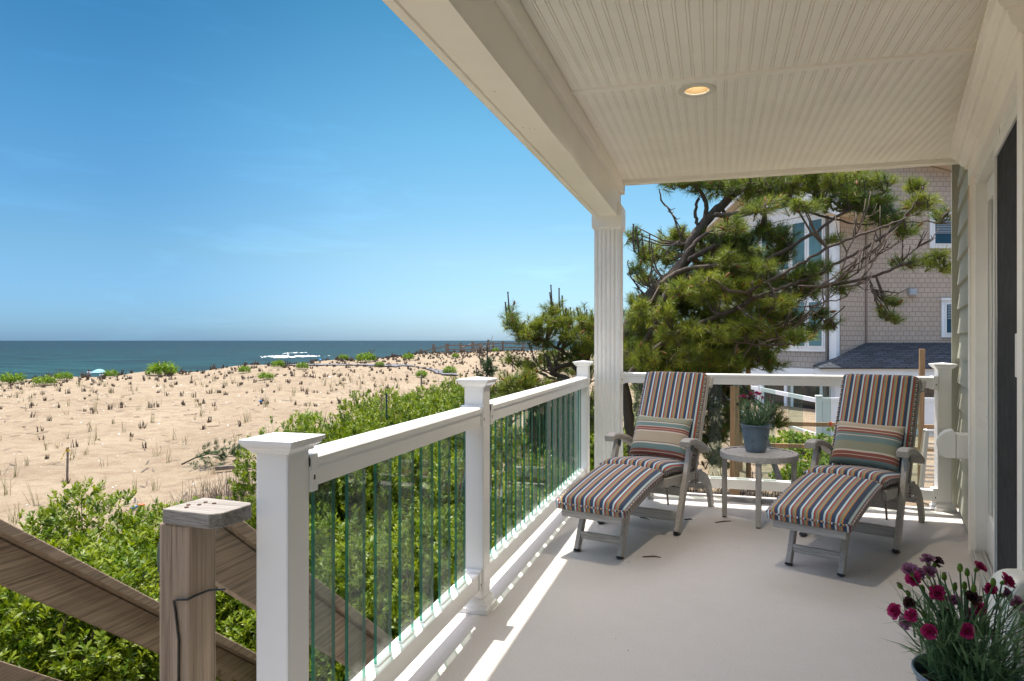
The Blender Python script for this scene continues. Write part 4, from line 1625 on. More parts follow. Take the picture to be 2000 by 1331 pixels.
b.tube([(PX + 0.020, PY - 0.050, zt - 0.75), (PX + 0.015, PY - 0.050, zt - 0.35), (PX + 0.018, PY - 0.050, zt - 0.10), (PX + 0.008, PY - 0.050, zt - 0.03),
        (PX + 0.004, PY - 0.051, zt - 0.005), (PX + 0.020, PY - 0.054, zt), (PX + 0.046, PY - 0.052, zt + 0.003), (PX + 0.054, PY - 0.040, zt + 0.008), (PX + 0.052, PY + 0.01, zt + 0.004),
        (PX + 0.06, PY + 0.06, zt - 0.01)], 0.0029, 8)
b.build('wire', M['black'], SP, smooth=True)
pl_ = thing('post_light', 'dark green dome light on the back of the wooden stair post', 'lamp', (PX - 0.075, PY + 0.055, 0.62))
b = MB()
b.lathe([(0.0001, 0.062), (0.020, 0.058), (0.036, 0.046), (0.045, 0.022), (0.048, -0.01), (0.046, -0.045), (0.040, -0.060), (0.0001, -0.062)], (0, 0, 0), 24)
b.v = [(PX - 0.066 + p[0], PY + 0.038 + p[1], 0.685 + p[2]) for p in b.v]
b.build('dome', M['greencap'], pl_, smooth=True)
b = MB()
b.box((PX - 0.060, PY + 0.01, 0.655), (PX - 0.0465, PY + 0.04, 0.705))
b.build('bracket', M['greencap'], pl_)

# ================================================================== steamer chairs
def slab(prof, w, t, nx=14, puff=0.02, end=0.035, edge=0.022):
    """upholstered slab following a path [(y, z)]; stripes run along it; UV.x is across, sides are gathered"""
    P = [Vector((0, y, z)) for y, z in prof]
    # resample
    Ls = [0]
    for a, c in zip(P, P[1:]):
        Ls.append(Ls[-1] + (c - a).length)
    n = max(10, int(Ls[-1] / 0.022))
    Q = []
    for i in range(n + 1):
        s_ = Ls[-1] * i / n
        k = max(0, min(len(P) - 2, next((j for j in range(len(Ls) - 1) if Ls[j + 1] >= s_ - 1e-9), len(P) - 2)))
        f = (s_ - Ls[k]) / max(1e-9, Ls[k + 1] - Ls[k])
        # Catmull-Rom
        p0, p1, p2, p3 = P[max(0, k - 1)], P[k], P[k + 1], P[min(len(P) - 1, k + 2)]
        Q.append(0.5 * (2 * p1 + (p2 - p0) * f + (2 * p0 - 5 * p1 + 4 * p2 - p3) * f * f + (3 * p1 - p0 - 3 * p2 + p3) * f ** 3))
    top, bot = [], []
    L = Ls[-1]
    for i, q in enumerate(Q):
        d = (Q[min(i + 1, n)] - Q[max(i - 1, 0)]).normalized()
        nrm = Vector((0, -d.z, d.y))
        if nrm.z < 0 and abs(d.y) > 0.2:
            nrm = -nrm
        s_ = L * i / n
        e = min(1, min(s_, L - s_) / end)
        ez = math.sqrt(max(0, 1 - (1 - e) ** 2))
        r0, r1 = [], []
        for j in range(nx + 1):
            u = (j / nx - 0.5) * w
            ex = min(1, (w / 2 - abs(u)) / edge)
            xz = math.sqrt(max(0, 1 - (1 - ex) ** 2))
            k_ = 0.72 + 0.28 * min(ez, 1) * 1.0
            hgt = t * (0.60 + 0.40 * min(ez, xz)) + puff * min(1, ez) * (1 - (2 * u / w) ** 2) * min(1, e)
            xs_ = u * (0.975 + 0.025 * ez)
            r0.append(q + Vector((xs_, 0, 0)) + nrm * hgt)
            r1.append(q + Vector((xs_, 0, 0)))
        top.append(r0)
        bot.append(r1)
    b = MB()
    for i in range(n):
        for j in range(nx):
            us = [(j / nx - 0.5) * w, ((j + 1) / nx - 0.5) * w]
            v0, v1 = L * i / n, L * (i + 1) / n
            uv = [(us[0], v0), (us[1], v0), (us[1], v1), (us[0], v1)]
            b.face([top[i][j], top[i][j + 1], top[i + 1][j + 1], top[i + 1][j]], 0, uv)
            b.face([bot[i][j], bot[i + 1][j], bot[i + 1][j + 1], bot[i][j + 1]], 0, [uv[0], uv[3], uv[2], uv[1]])
        v0, v1 = L * i / n * 1.6, L * (i + 1) / n * 1.6
        for j in (0, nx):
            b.face([bot[i][j], top[i][j], top[i + 1][j], bot[i + 1][j]], 0, [(v0, 0), (v0, t), (v1, t), (v1, 0)])
    for j in range(nx):
        us = [(j / nx - 0.5) * w, ((j + 1) / nx - 0.5) * w]
        for i in (0, n):
            b.face([bot[i][j], bot[i][j + 1], top[i][j + 1], top[i][j]], 0, [(us[0], 0), (us[1], 0), (us[1], t), (us[0], t)])
    # piping along the top edge
    k0 = 1
    path = [top[i][0] + Vector((-0.002, 0, 0)) for i in range(k0, n)] + [top[n][j] for j in range(1, nx)] + [top[i][nx] + Vector((0.002, 0, 0)) for i in range(n - 1, k0 - 1, -1)] + [top[0][j] for j in range(nx - 1, 0, -1)]
    path.append(path[0])
    pp = MB()
    pp.tube(path, 0.0055, 6, uvlen=1.7, caps=False)
    return b, pp


def arc(p0, p1, p2, n=8):
    return [Vector(p0) * (1 - t) ** 2 + Vector(p1) * 2 * t * (1 - t) + Vector(p2) * t * t for t in [i / n for i in range(n + 1)]]


def make_chair():
    t = thing('steamer_chair', 'x', 'lounge chair')
    T1 = M['teak']
    for s_ in (-1, 1):
        b = MB()
        b.bar((s_ * 0.258, 0.0, 0.012), (s_ * 0.258, 0.275, 0.525), 0.030, 0.058, up=(0, 1, 0))
        lg = b.build('front_leg', M['teak_z'], t, bevel=0.004)
        b = MB()
        b.bar((s_ * 0.258, -0.006, 0.0), (s_ * 0.258, 0.0, 0.014), 0.032, 0.060, up=(0, 1, 0))
        b.build('foot_pad', M['black'], lg)
        b = MB()
        b.bar((s_ * 0.258, 0.262, 0.485), (s_ * 0.258, 0.283, 0.53), 0.036, 0.064, up=(0, 1, 0))
        b.build('leg_bracket', M['greencap'], lg, bevel=0.01)
        # arm: thick curved slat
        pts = [(s_ * 0.262, 0.135, 0.548), (s_ * 0.262, 0.185, 0.560), (s_ * 0.262, 0.25, 0.558), (s_ * 0.262, 0.33, 0.545), (s_ * 0.262, 0.42, 0.520), (s_ * 0.262, 0.52, 0.485), (s_ * 0.262, 0.60, 0.452)]
        b = MB()
        b.sweep(pts, [(-0.032, -0.020), (0.032, -0.020), (0.034, -0.010), (0.034, 0.012), (0.026, 0.020), (-0.026, 0.020), (-0.034, 0.012), (-0.034, -0.010)])
        b.build('arm', M['teak_y'], t, bevel=0.003)
        # seat side rail and the curved rear leg
        b = MB()
        b.bar((s_ * 0.225, -0.13, 0.345), (s_ * 0.225, 0.62, 0.285), 0.028, 0.055)
        b.build('seat_rail', M['teak_y'], t, bevel=0.003)
        b = MB()
        ctr = arc((s_ * 0.232, 0.50, 0.275), (s_ * 0.232, 0.80, 0.27), (s_ * 0.232, 0.868, 0.0), 10)
        b.sweep(ctr, [(-0.014, -0.035), (0.014, -0.035), (0.014, 0.035), (-0.014, 0.035)])
        b.build('rear_leg', M['teak_y'], t, bevel=0.004)
        # back stile
        b = MB()
        b.bar((s_ * 0.222, 0.44, 0.235), (s_ * 0.222, 0.825, 0.955), 0.026, 0.045, up=(0, 1, 0))
        b.build('back_stile', M['teak_z'], t, bevel=0.003)
        # foot rest leg and rail
        b = MB()
        b.bar((s_ * 0.133, -0.62, 0.008), (s_ * 0.133, -0.50, 0.275), 0.028, 0.045, up=(0, 1, 0))
        fl = b.build('footrest_leg', M['teak_z'], t, bevel=0.004)
        b = MB()
        b.bar((s_ * 0.133, -0.6225, 0.0), (s_ * 0.133, -0.619, 0.010), 0.030, 0.047, up=(0, 1, 0))
        b.build('foot_pad', M['black'], fl)
        b = MB()
        b.bar((s_ * 0.168, -0.70, 0.245), (s_ * 0.168, -0.12, 0.350), 0.026, 0.045)
        b.build('footrest_rail', M['teak_y'], t, bevel=0.003)
    for nm, a, c, w_, h_ in (('front_stretcher', (-0.245, 0.055, 0.100), (0.245, 0.055, 0.100), 0.022, 0.062), ('footrest_stretcher', (-0.12, -0.592, 0.090), (0.12, -0.592, 0.090), 0.02, 0.042),
                             ('footrest_apron', (-0.184, -0.708, 0.238), (0.184, -0.708, 0.238), 0.022, 0.040), ('seat_stretcher', (-0.245, 0.135, 0.245), (0.245, 0.135, 0.245), 0.025, 0.055),
                             ('rear_stretcher', (-0.22, 0.735, 0.17), (0.22, 0.735, 0.17), 0.022, 0.04), ('back_lower_rail', (-0.21, 0.47, 0.29), (0.21, 0.47, 0.29), 0.022, 0.05), ('seat_front_rail', (-0.21, -0.125, 0.335), (0.21, -0.125, 0.335), 0.022, 0.05)):
        b = MB()
        b.bar(a, c, w_, h_)
        b.build(nm, M['teak_x'], t, bevel=0.003)
    b = MB()
    b.bar((-0.262, 0.812, 0.915), (0.262, 0.812, 0.915), 0.030, 0.085, up=(0, 0.55, 1))
    b.build('back_top_rail', M['teak_x'], t, bevel=0.012)
    for k in range(6):                 # slats under the cushions
        b = MB()
        y = -0.62 + 0.095 * k
        b.bar((-0.16, y, 0.262 + 0.105 / 0.58 * (y + 0.62)), (0.16, y, 0.262 + 0.105 / 0.58 * (y + 0.62)), 0.05, 0.014)
        b.build('footrest_slat', M['teak_x'], t)
    for k in range(6):
        b = MB()
        y = -0.05 + 0.10 * k
        b.bar((-0.22, y, 0.362 - 0.08 * (y + 0.13)), (0.22, y, 0.362 - 0.08 * (y + 0.13)), 0.055, 0.014)
        b.build('seat_slat', M['teak_x'], t)
    for k in range(4):
        b = MB()
        x = -0.15 + 0.1 * k
        b.bar((x, 0.48, 0.30), (x, 0.80, 0.90), 0.045, 0.014, up=(0, 1, -0.5))
        b.build('back_slat', M['teak_z'], t)
    for nm, prof, w_, th in (('footrest_cushion', [(-0.735, 0.262), (-0.62, 0.290), (-0.45, 0.325), (-0.28, 0.352), (-0.125, 0.368)], 0.425, 0.058),
                             ('seat_cushion', [(-0.112, 0.382), (0.0, 0.385), (0.15, 0.368), (0.32, 0.345), (0.46, 0.330)], 0.445, 0.055),
                             ('back_cushion', [(0.435, 0.335), (0.52, 0.48), (0.63, 0.68), (0.74, 0.875), (0.795, 0.965)], 0.450, 0.055)):
        if nm == 'back_cushion':
            prof = [(y - 0.0, z) for y, z in prof]
        c_, p_ = slab(prof, w_, th)
        if nm == 'back_cushion':
            pass
        co = c_.build(nm, M['stripe'], t, smooth=True)
        p_.build('piping', M['stripe'], co, smooth=True)
    for s_ in (-1, 1):                # cushion ties
        b = MB()
        b.tube([(s_ * 0.20, -0.10, 0.36), (s_ * 0.222, -0.095, 0.32), (s_ * 0.226, -0.09, 0.25), (s_ * 0.224, -0.07, 0.20)], 0.006, 5, uvlen=3)
        b.build('tie', M['stripe'], t, smooth=True)
        b = MB()
        b.tube([(s_ * 0.222, 0.46, 0.36), (s_ * 0.236, 0.45, 0.30), (s_ * 0.238, 0.46, 0.235)], 0.010, 5, uvlen=3)
        b.build('tie', M['stripe'], t, smooth=True)
    for s_ in (-1, 1):
        b = MB()
        b.lathe([(0.0001, -0.016), (0.022, -0.016), (0.026, -0.01), (0.026, 0.01), (0.022, 0.016), (0.0001, 0.016)], (0, 0, 0), 16)
        b.v = [(s_ * 0.19 + p[2], 0.115 + p[0], 0.30 + p[1]) for p in b.v]
        b.build('hinge_knob', M['greencap'], t, smooth=True)
    return t


GC = 'striped steamer chairs on the deck'
ch1 = make_chair()
ch1['label'] = 'weathered teak steamer chair with striped cushions beside the fluted column'
ch1['group'] = GC
ch1.location = (-0.478, 4.467, 0)
ch1.rotation_euler = (0, 0, -R(15.0))
ch2 = copy_tree(ch1)
ch2['label'] = 'weathered teak steamer chair with striped cushions nearest the siding wall'
ch2.location = (0.762, 4.496, 0)
ch2.rotation_euler = (0, 0, -R(24.5))


def pillow(ch, m, label, dx=0.0, tilt=0.0, w=0.41, h=0.31):
    n = 18
    b = MB()
    def pt(i, j, s_):
        u, v = i / n * 2 - 1, j / n * 2 - 1
        pin = 1 - 0.07 * (u * u * (1 - v * v) * 0.6 + v * v * (1 - u * u) * 0.6)
        z = 0.062 * ((1 - u ** 4) * (1 - v ** 4)) ** 0.55 + 0.004 * math.sin(5 * u + 3 * v) * (1 - u * u) * (1 - v * v)
        return Vector((u * w / 2 * (1 - 0.05 * (1 - v * v)) * 1.0, v * h / 2 * (1 - 0.06 * (1 - u * u)), s_ * z))
    for s_ in (1, -1):
        for i in range(n):
            for j in range(n):
                f = [pt(i, j, s_), pt(i + 1, j, s_), pt(i + 1, j + 1, s_), pt(i, j + 1, s_)]
                uv = [(a / n * w, c / n * h) for a, c in ((i, j), (i + 1, j), (i + 1, j + 1), (i, j + 1))]
                b.face(f, 0, uv)
    # local frame: leans on the back cushion
    lean = math.atan2(0.385, 0.72)
    Mx = (Matrix.Translation(ch.location) @ Matrix.Rotation(ch.rotation_euler.z, 4, 'Z') @ Matrix.Translation((dx, 0.425, 0.545)) @ Matrix.Rotation(tilt, 4, 'Y')
          @ Matrix.Rotation(PI / 2 - lean - 0.02, 4, 'X'))
    b.v = [tuple(Mx @ Vector(p)) for p in b.v]
    o = b.build('pillow', m, smooth=True)
    return tag(o, label, 'pillow', 'striped pillows on the steamer chairs')


pillow(ch1, M['pillow_a'], 'tan, teal and rust striped pillow on the chair by the column', 0.0, 0.02)
pillow(ch2, M['pillow_b'], 'sage, rust and teal striped pillow on the chair nearest the siding', 0.0, 0.03)

# ================================================================== side table
TX, TY = 0.283, 4.93
TB = thing('side_table', 'round weathered teak side table with slatted top between the two chairs', 'table', (TX, TY, 0))
ta = R(-5)
b = MB()
nseg = 48
ro, ri = 0.252, 0.222
z0, z1 = 0.425, 0.465
def ring_pt(r, k, z):
    a = 2 * PI * k / nseg
    return (TX + r * math.cos(a), TY + r * math.sin(a), z)
for k in range(nseg):
    o4 = [(ro, z0), (ro, z1 - 0.003), (ro - 0.004, z1), (ri, z1), (ri, z0)]
    for (ra, za), (rb_, zb) in zip(o4, o4[1:] + o4[:1]):
        b.face([ring_pt(ra, k, za), ring_pt(ra, k + 1, za), ring_pt(rb_, k + 1, zb), ring_pt(rb_, k, zb)])
b.build('rim', M['teak_x'], TB, smooth=False)
for k in range(9):
    y = -0.192 + 0.048 * k
    hw = math.sqrt(0.2225 ** 2 - (abs(y) + 0.0) ** 2) if abs(y) < 0.2225 else 0
    b = MB()
    rr = Matrix.Translation((TX, TY, 0)) @ Matrix.Rotation(ta, 4, 'Z')
    hwn = math.sqrt(max(0.0, 0.2225 ** 2 - (abs(y) + 0.0205) ** 2))
    b.face([rr @ Vector(p) for p in ((-hwn, y - 0.0205, z1 - 0.004), (hwn, y - 0.0205, z1 - 0.004), (hwn, y + 0.0205, z1 - 0.004), (-hwn, y + 0.0205, z1 - 0.004))])
    b.box((-hwn, y - 0.0205, z1 - 0.018), (hwn, y + 0.0205, z1 - 0.0035), T=rr)
    b.f, b.v, b.mi, b.uv = b.f[1:], b.v[0:], b.mi[1:], b.uv[1:]
    b.v = b.v[4:]
    b.f = [tuple(i - 4 for i in f) for f in b.f]
    b.build('slat', M['teak_x'], TB, bevel=0.002)
for a in (176, 266, 356, 86):
    c_ = (TX + 0.222 * math.cos(R(a)), TY + 0.222 * math.sin(R(a)))
    b = MB()
    rr = Matrix.Translation((*c_, 0)) @ Matrix.Rotation(R(a), 4, 'Z')
    b.box((-0.017, -0.017, 0.008), (0.017, 0.017, z0 + 0.002), T=rr)
    lg = b.build('leg', M['teak_z'], TB, bevel=0.003)
    b = MB()
    b.box((-0.013, -0.013, 0.0), (0.013, 0.013, 0.009), T=rr)
    b.build('foot_pad', M['black'], lg)
for a, dz in ((176, 0.0), (86, 0.0)):
    d = Vector((math.cos(R(a)), math.sin(R(a)), 0)) * 0.207
    c_ = Vector((TX, TY, 0.125))
    if a == 176:
        b = MB()
        b.bar(c_ - d, c_ + d, 0.030, 0.030)
        b.build('stretcher', M['teak_x'], TB, bevel=0.002)
    else:
        for s_ in (-1, 1):
            b = MB()
            b.bar(c_ + d * s_, c_ + d * (0.075 * s_), 0.030, 0.029)
            b.build('stretcher', M['teak_y'], TB, bevel=0.002)

# ================================================================== carnation pots
def flower_arrays(g, n, c, d, r, kinds):
    """ruffled petals: strips of quads round the axis d"""
    V, Q, T = [], [], []
    d = d / np.linalg.norm(d)
    ref = np.array([0, 0, 1.0]) if abs(d[2]) < 0.9 else np.array([1.0, 0, 0])
    u = np.cross(d, ref)
    u /= np.linalg.norm(u)
    w = np.cross(d, u)
    for k in range(n):
        a = k * 2.39996 + g.uniform(-0.2, 0.2)
        el = 0.18 + 1.15 * (1 - k / n) ** 0.8
        rr = r * (0.62 + 0.4 * k / n) * g.uniform(0.85, 1.1)
        o = u * math.cos(a) + w * math.sin(a)
        t = -u * math.sin(a) + w * math.cos(a)
        dirp = o * math.cos(el) + d * math.sin(el)
        up = -o * math.sin(el) + d * math.cos(el)
        hw = rr * g.uniform(0.34, 0.5)
        m = 4
        base = len(V)
        for j in range(m + 1):
            f = (j / m * 2 - 1)
            V.append(c + dirp * rr * 0.12 + t * f * hw * 0.2)
        for j in range(m + 1):
            f = (j / m * 2 - 1)
            V.append(c + dirp * rr * 0.68 + t * f * hw * 0.8 + up * rr * g.uniform(-0.03, 0.08))
        for j in range(m + 1):
            f = (j / m * 2 - 1)
            V.append(c + dirp * rr * (1.0 - 0.18 * f * f + (0.06 if j % 2 else -0.04)) + t * f * hw + up * rr * g.uniform(-0.12, 0.14))
        for ro_ in range(2):
            for j in range(m):
                q = base + ro_ * (m + 1) + j
                Q.append((q, q + 1, q + m + 2, q + m + 1))
                T.append(np.clip(g.normal(0.45 + 0.2 * ro_, 0.25), 0, 1))
    return V, Q, T


def carnations(loc, label, seed, pot_r, pot_h, plant_h, flowers, nleaf, fr):
    """ribbed pot with a bushy carnation; flowers = [(dx, dy, dz, kind, facing)] relative to the soil centre"""
    g = np.random.default_rng(seed)
    t = thing('potted_carnation', label, 'potted plant', loc, 0.0, 'carnation pots')
    lx, ly, lz = loc
    NR = 64
    prof = [(0.0001, 0.0), (pot_r * 0.60, 0.0), (pot_r * 0.64, 0.004), (pot_r * 0.65, pot_h * 0.05), (pot_r * 0.66, pot_h * 0.075), (pot_r * 0.69, pot_h * 0.10), (pot_r * 0.71, pot_h * 0.15), (pot_r * 0.80, pot_h * 0.45), (pot_r * 0.90, pot_h * 0.80),
            (pot_r * 0.935, pot_h * 0.91), (pot_r * 0.97, pot_h * 0.93), (pot_r * 1.0, pot_h * 0.97), (pot_r * 1.0, pot_h * 0.99), (pot_r * 0.985, pot_h), (pot_r * 0.95, pot_h * 0.99), (pot_r * 0.92, pot_h * 0.90), (pot_r * 0.88, pot_h * 0.82)]
    def ribs(i, j):
        if 6 <= i <= 9:
            return 1.0 - 0.014 * (0.5 + 0.5 * math.cos(2 * PI * j / (NR * 4) * NR)) * (0.5 if i in (6, 9) else 1.0)
        return 1.0
    b = MB()
    b.lathe(prof, loc, NR * 4, ribs=ribs)
    b.build('pot', M['pot'], t, smooth=True)
    b = MB()
    n = 40
    rs = [0.0001, 0.35, 0.7, 0.93]
    rr = np.random.default_rng(3)
    o = 0
    pts = []
    for r_ in rs:
        pts.append([(lx + pot_r * 0.90 * r_ * math.cos(2 * PI * j / n), ly + pot_r * 0.90 * r_ * math.sin(2 * PI * j / n), lz + pot_h * 0.86 + 0.012 * (1 - r_) + rr.normal(0, 0.003)) for j in range(n)])
    for r0, r1 in zip(pts, pts[1:]):
        for j in range(n):
            b.face([r0[j], r0[(j + 1) % n], r1[(j + 1) % n], r1[j]])
    b.build('soil', M['soil'], t, smooth=True)
    org = np.array([lx, ly, lz + pot_h * 0.86])
    # stems
    sb = MB()
    heads = {'petal': [], 'petal_pale': [], 'petal_dead': [], 'bud': []}
    for dx, dy, dz, kind, fc in flowers:
        head = org + np.array([dx, dy, dz])
        f0 = org + np.array([dx * 0.22 + g.normal(0, 0.012), dy * 0.22 + g.normal(0, 0.012), 0.0])
        md = f0 * 0.45 + head * 0.55 + np.array([-dx * 0.12, -dy * 0.12, 0.02])
        fv = np.array(fc, float)
        fv /= np.linalg.norm(fv)
        k = head - fv * fr * 0.9
        sb.tube([f0, md, k], [0.0022, 0.0018, 0.0015], 6, caps=False)
        heads[kind].append((head, fv))
        # calyx
        c0 = head - fv * fr * 1.15
        sb2 = heads.setdefault('cal', [])
        sb2.append((c0, head + fv * fr * 0.1, kind))
        # paired narrow leaves on the stem
    sb.build('stems', M['stem'], t, smooth=True)
    for c0, c1, kind in heads.pop('cal'):
        cal = MB()
        c0, c1 = Vector(c0), Vector(c1)
        k = 1.0 if kind != 'bud' else 1.15
        ps = [c0.lerp(c1, f) for f in (0, 0.15, 0.5, 0.85, 1.05)]
        cal.tube(ps, [fr * 0.10, fr * 0.26 * k, fr * 0.30 * k, fr * 0.22 * k, fr * 0.05], 8, caps=False)
        cal.build('calyx' if kind != 'bud' else 'bud', M['bud'], t, smooth=True)
    for kind, n_ in (('petal', 30), ('petal_pale', 22), ('petal_dead', 20), ('bud', 6)):
        for hd, fv in heads[kind]:
            V, Q, T = flower_arrays(g, n_, hd - fv * fr * 0.25, fv, fr * (1.12 if kind != 'bud' else 0.40) * g.uniform(0.85, 1.12), None)
            V = np.array(V) - np.array([lx, ly, lz])
            np_obj('blossom' if kind != 'bud' else 'bud_tip', V, np.array(Q), M['petal_pale'] if kind == 'bud' else M[kind], t, tone=T)
    # grassy blue-green leaves
    n = nleaf
    a0 = g.uniform(0, 2 * PI, n)
    r0 = np.sqrt(g.random(n)) * pot_r * 0.62
    base = np.stack([r0 * np.cos(a0), r0 * np.sin(a0), np.full(n, pot_h * 0.86)], -1)
    lvl = g.random(n) ** 1.6 * plant_h * 0.72
    sp = 1 + 1.3 * lvl / plant_h
    base = base * np.stack([sp, sp, np.ones(n)], -1) + np.stack([np.zeros(n), np.zeros(n), lvl], -1)
    ang = a0 + g.normal(0, 0.9, n)
    el = g.normal(0.80, 0.35, n)
    d = np.stack([np.cos(ang) * np.cos(el), np.sin(ang) * np.cos(el), np.sin(el)], -1)
    s_ = np.stack([-np.sin(ang), np.cos(ang), np.zeros(n)], -1)
    L = (plant_h * g.uniform(0.22, 0.45, n))[:, None]
    W = (0.0018 * g.uniform(0.8, 1.5, n))[:, None] * (pot_r / 0.1)
    dr = np.array([0, 0, -1.0])
    p1 = base + d * L * 0.5
    p2 = base + d * L + dr * L * 0.10
    V = np.stack([base - s_ * W, base + s_ * W, p1 + s_ * W * 0.9, p1 - s_ * W * 0.9, p2 + s_ * W * 0.15, p2 - s_ * W * 0.15], 1).reshape(-1, 3)
    k = np.arange(n)[:, None] * 6
    Q = np.concatenate([k + np.array([[0, 1, 2, 3]]), k + np.array([[3, 2, 4, 5]])], 0)
    np_obj('foliage', V, Q, M['stem'], t, tone=np.tile(g.uniform(0, 1, n), 2))
    return t


# big near pot: flower heads placed from the photograph at the plant's real distance
NZ = 1.36
npz = px(1893, 1318, NZ)
POT_R, POT_H = 0.100, 0.175
rim_h = npz.z
floor_h = rim_h - POT_H
nl = (npz.x, npz.y, floor_h)
fl = []
rg = random.Random(4)
def near(x, y, kind, fx=0.0, fz=0.3, dz=None):
    zz = NZ + (rg.uniform(-0.07, 0.07) if dz is None else dz)
    p = px(x, y, zz)
    tocam = Vector((0, 0, EYE)) - p
    tocam.normalize()
    rt = Vector((CT, ST, 0))
    f = tocam + rt * fx + Vector((0, 0, fz))
    fl.append((p.x - nl[0], p.y - nl[1], p.z - (floor_h + POT_H * 0.86), kind, tuple(f)))
for x, y, k, fx, fz in ((1832, 1159, 'petal', 0, 0.3), (1781, 1202, 'petal', -0.3, 0.0), (1748, 1194, 'petal', -1.3, 0.2), (1815, 1233, 'petal', -0.2, 0.0), (1890, 1233, 'petal', 0, 0.1), (1911, 1190, 'petal', 0.2, 0.2), (1914, 1107, 'petal', 1.0, 0.9), (1935, 1151, 'petal', 0.4, 0.5),
                       (1968, 1135, 'petal', 1.0, 0.4), (1813, 1093, 'petal_pale', 0.0, 1.6), (1800, 1121, 'petal_pale', -0.1, 1.4), (1785, 1131, 'petal', -0.4, 0.4), (1816, 1118, 'petal_pale', 0.3, 1.2), (1776, 1114, 'petal_pale', -0.7, 1.4), (1830, 1097, 'petal_dead', 0.6, 1.0),
                       (1770, 1215, 'petal_pale', -0.9, -0.2), (1943, 1240, 'petal_pale', 0.2, 0.1), (1988, 1180, 'petal_pale', 0.6, 0.6), (1849, 1202, 'petal_dead', 0, -0.2), (1901, 1168, 'petal_dead', 0.2, 0.6), (1776, 1178, 'petal_dead', -0.8, 0.4), (1898, 1200, 'petal_pale', -0.5, 0.1), (1966, 1162, 'petal_pale', 1.0, 0.1), (1864, 1172, 'petal_pale', 0.3, 0.6),
                       (1755, 1140, 'bud', -0.7, 1.2), (1875, 1103, 'bud', 0, 2), (1889, 1112, 'bud', 0, 2), (1865, 1140, 'bud', 0, 2), (1884, 1138, 'bud', 0, 2), (1902, 1143, 'bud', 0, 2), (1844, 1120, 'bud', 0, 2), (1940, 1131, 'bud', 0, 2), (1800, 1144, 'bud', -0.5, 1.5), (1772, 1155, 'bud', -0.6, 1.4), (1889, 1155, 'bud', 0.2, 1.5), (1955, 1248, 'bud', 0.6, 0.6), (1997, 1215, 'bud', 0.6, 1.0), (1803, 1196, 'bud', -0.3, 1.2)):
    near(x, y, k, fx, fz)
carnations(nl, 'blue grey ribbed pot of crimson carnations in the bottom right corner', 21, POT_R, POT_H, 0.20, fl, 1000, 0.0148)
b = MB()                               # plant stand under the near pot
sh = floor_h - 0.001
SD = thing('plant_stand', 'small round wooden plant stand under the near carnation pot', 'stand', (nl[0], nl[1], 0))
b.lathe([(0.0001, sh - 0.022), (0.085, sh - 0.022), (0.088, sh - 0.018), (0.088, sh - 0.003), (0.085, sh), (0.0001, sh)], (nl[0], nl[1], 0), 36)
b.build('top', M['teak_x'], SD)
for a in (30, 150, 270):
    b = MB()
    c_ = Vector((nl[0], nl[1], 0))
    d = Vector((math.cos(R(a)), math.sin(R(a)), 0))
    b.bar(c_ + d * 0.085, c_ + d * 0.055 + Vector((0, 0, sh - 0.02)), 0.022, 0.022)
    b.build('leg', M['teak_z'], SD)
# pot on the table
fl = []
tl = px(1476, 880, 4.66)
tl = (tl.x, tl.y, 0.4652)
rg2 = np.random.default_rng(9)
for x, y, k in ((1444, 776, 'petal_pale'), (1452, 774, 'petal'), (1458, 776, 'petal_pale'), (1467, 769, 'petal'), (1478, 768, 'petal'), (1484, 770, 'petal'), (1489, 777, 'petal'), (1502, 776, 'petal_pale'), (1506, 785, 'petal_pale'), (1463, 779, 'petal_dead'), (1460, 797, 'petal_dead'), (1441, 790, 'petal_dead'), (1474, 774, 'petal_pale'), (1470, 782, 'bud'), (1494, 786, 'bud'), (1486, 788, 'bud'), (1450, 786, 'bud')):
    p = px(x, y, 4.66 + rg2.uniform(-0.06, 0.06))
    fl.append((p.x - tl[0], p.y - tl[1], p.z - (tl[2] + 0.185 * 0.86), k, (rg2.uniform(-0.4, 0.4) + (p.x - tl[0]) * 5, -0.6, 0.8)))
carnations(tl, 'blue grey ribbed pot of small carnations standing on the round side table', 22, 0.102, 0.185, 0.22, fl, 650, 0.014)

# a rounded white plastic tub by the door, mostly out of frame
q = px(2042, 1165, 2.16)
b = MB()
def rrect(w_, h_, r_, n=6):
    pts = []
    for cx, cz, a0 in ((w_ - r_, h_ - r_, 0), (-(w_ - r_), h_ - r_, 90), (-(w_ - r_), -(h_ - r_), 180), (w_ - r_, -(h_ - r_), 270)):
        for i in range(n + 1):
            a = R(a0 + 90 * i / n)
            pts.append((cx + r_ * math.cos(a), cz + r_ * math.sin(a)))
    return pts
TUB = thing('plastic_tub', 'rounded white plastic tub at the right picture edge behind the carnations', 'plastic tub', (q.x, q.y, 0))
rings = []
zc_ = 0.235
for w_, h_, r_, dy in ((0.105, 0.215, 0.05, 0.11), (0.110, 0.230, 0.06, 0.10), (0.112, 0.235, 0.065, 0.0), (0.105, 0.228, 0.06, -0.012), (0.082, 0.205, 0.05, -0.016), (0.074, 0.195, 0.045, -0.004), (0.070, 0.19, 0.04, 0.02)):
    rings.append([q.xy.to_3d() * 1 + Vector((CT * x - ST * dy, ST * x + CT * dy, zc_ + z)) for x, z in rrect(w_, h_, r_)])
for r0, r1 in zip(rings, rings[1:]):
    n = len(r0)
    for j in range(n):
        b.face([r0[j], r0[(j + 1) % n], r1[(j + 1) % n], r1[j]])
b.face(rings[0])
b.face(rings[-1])
b.build('shell', M['resin'], TUB, smooth=True)

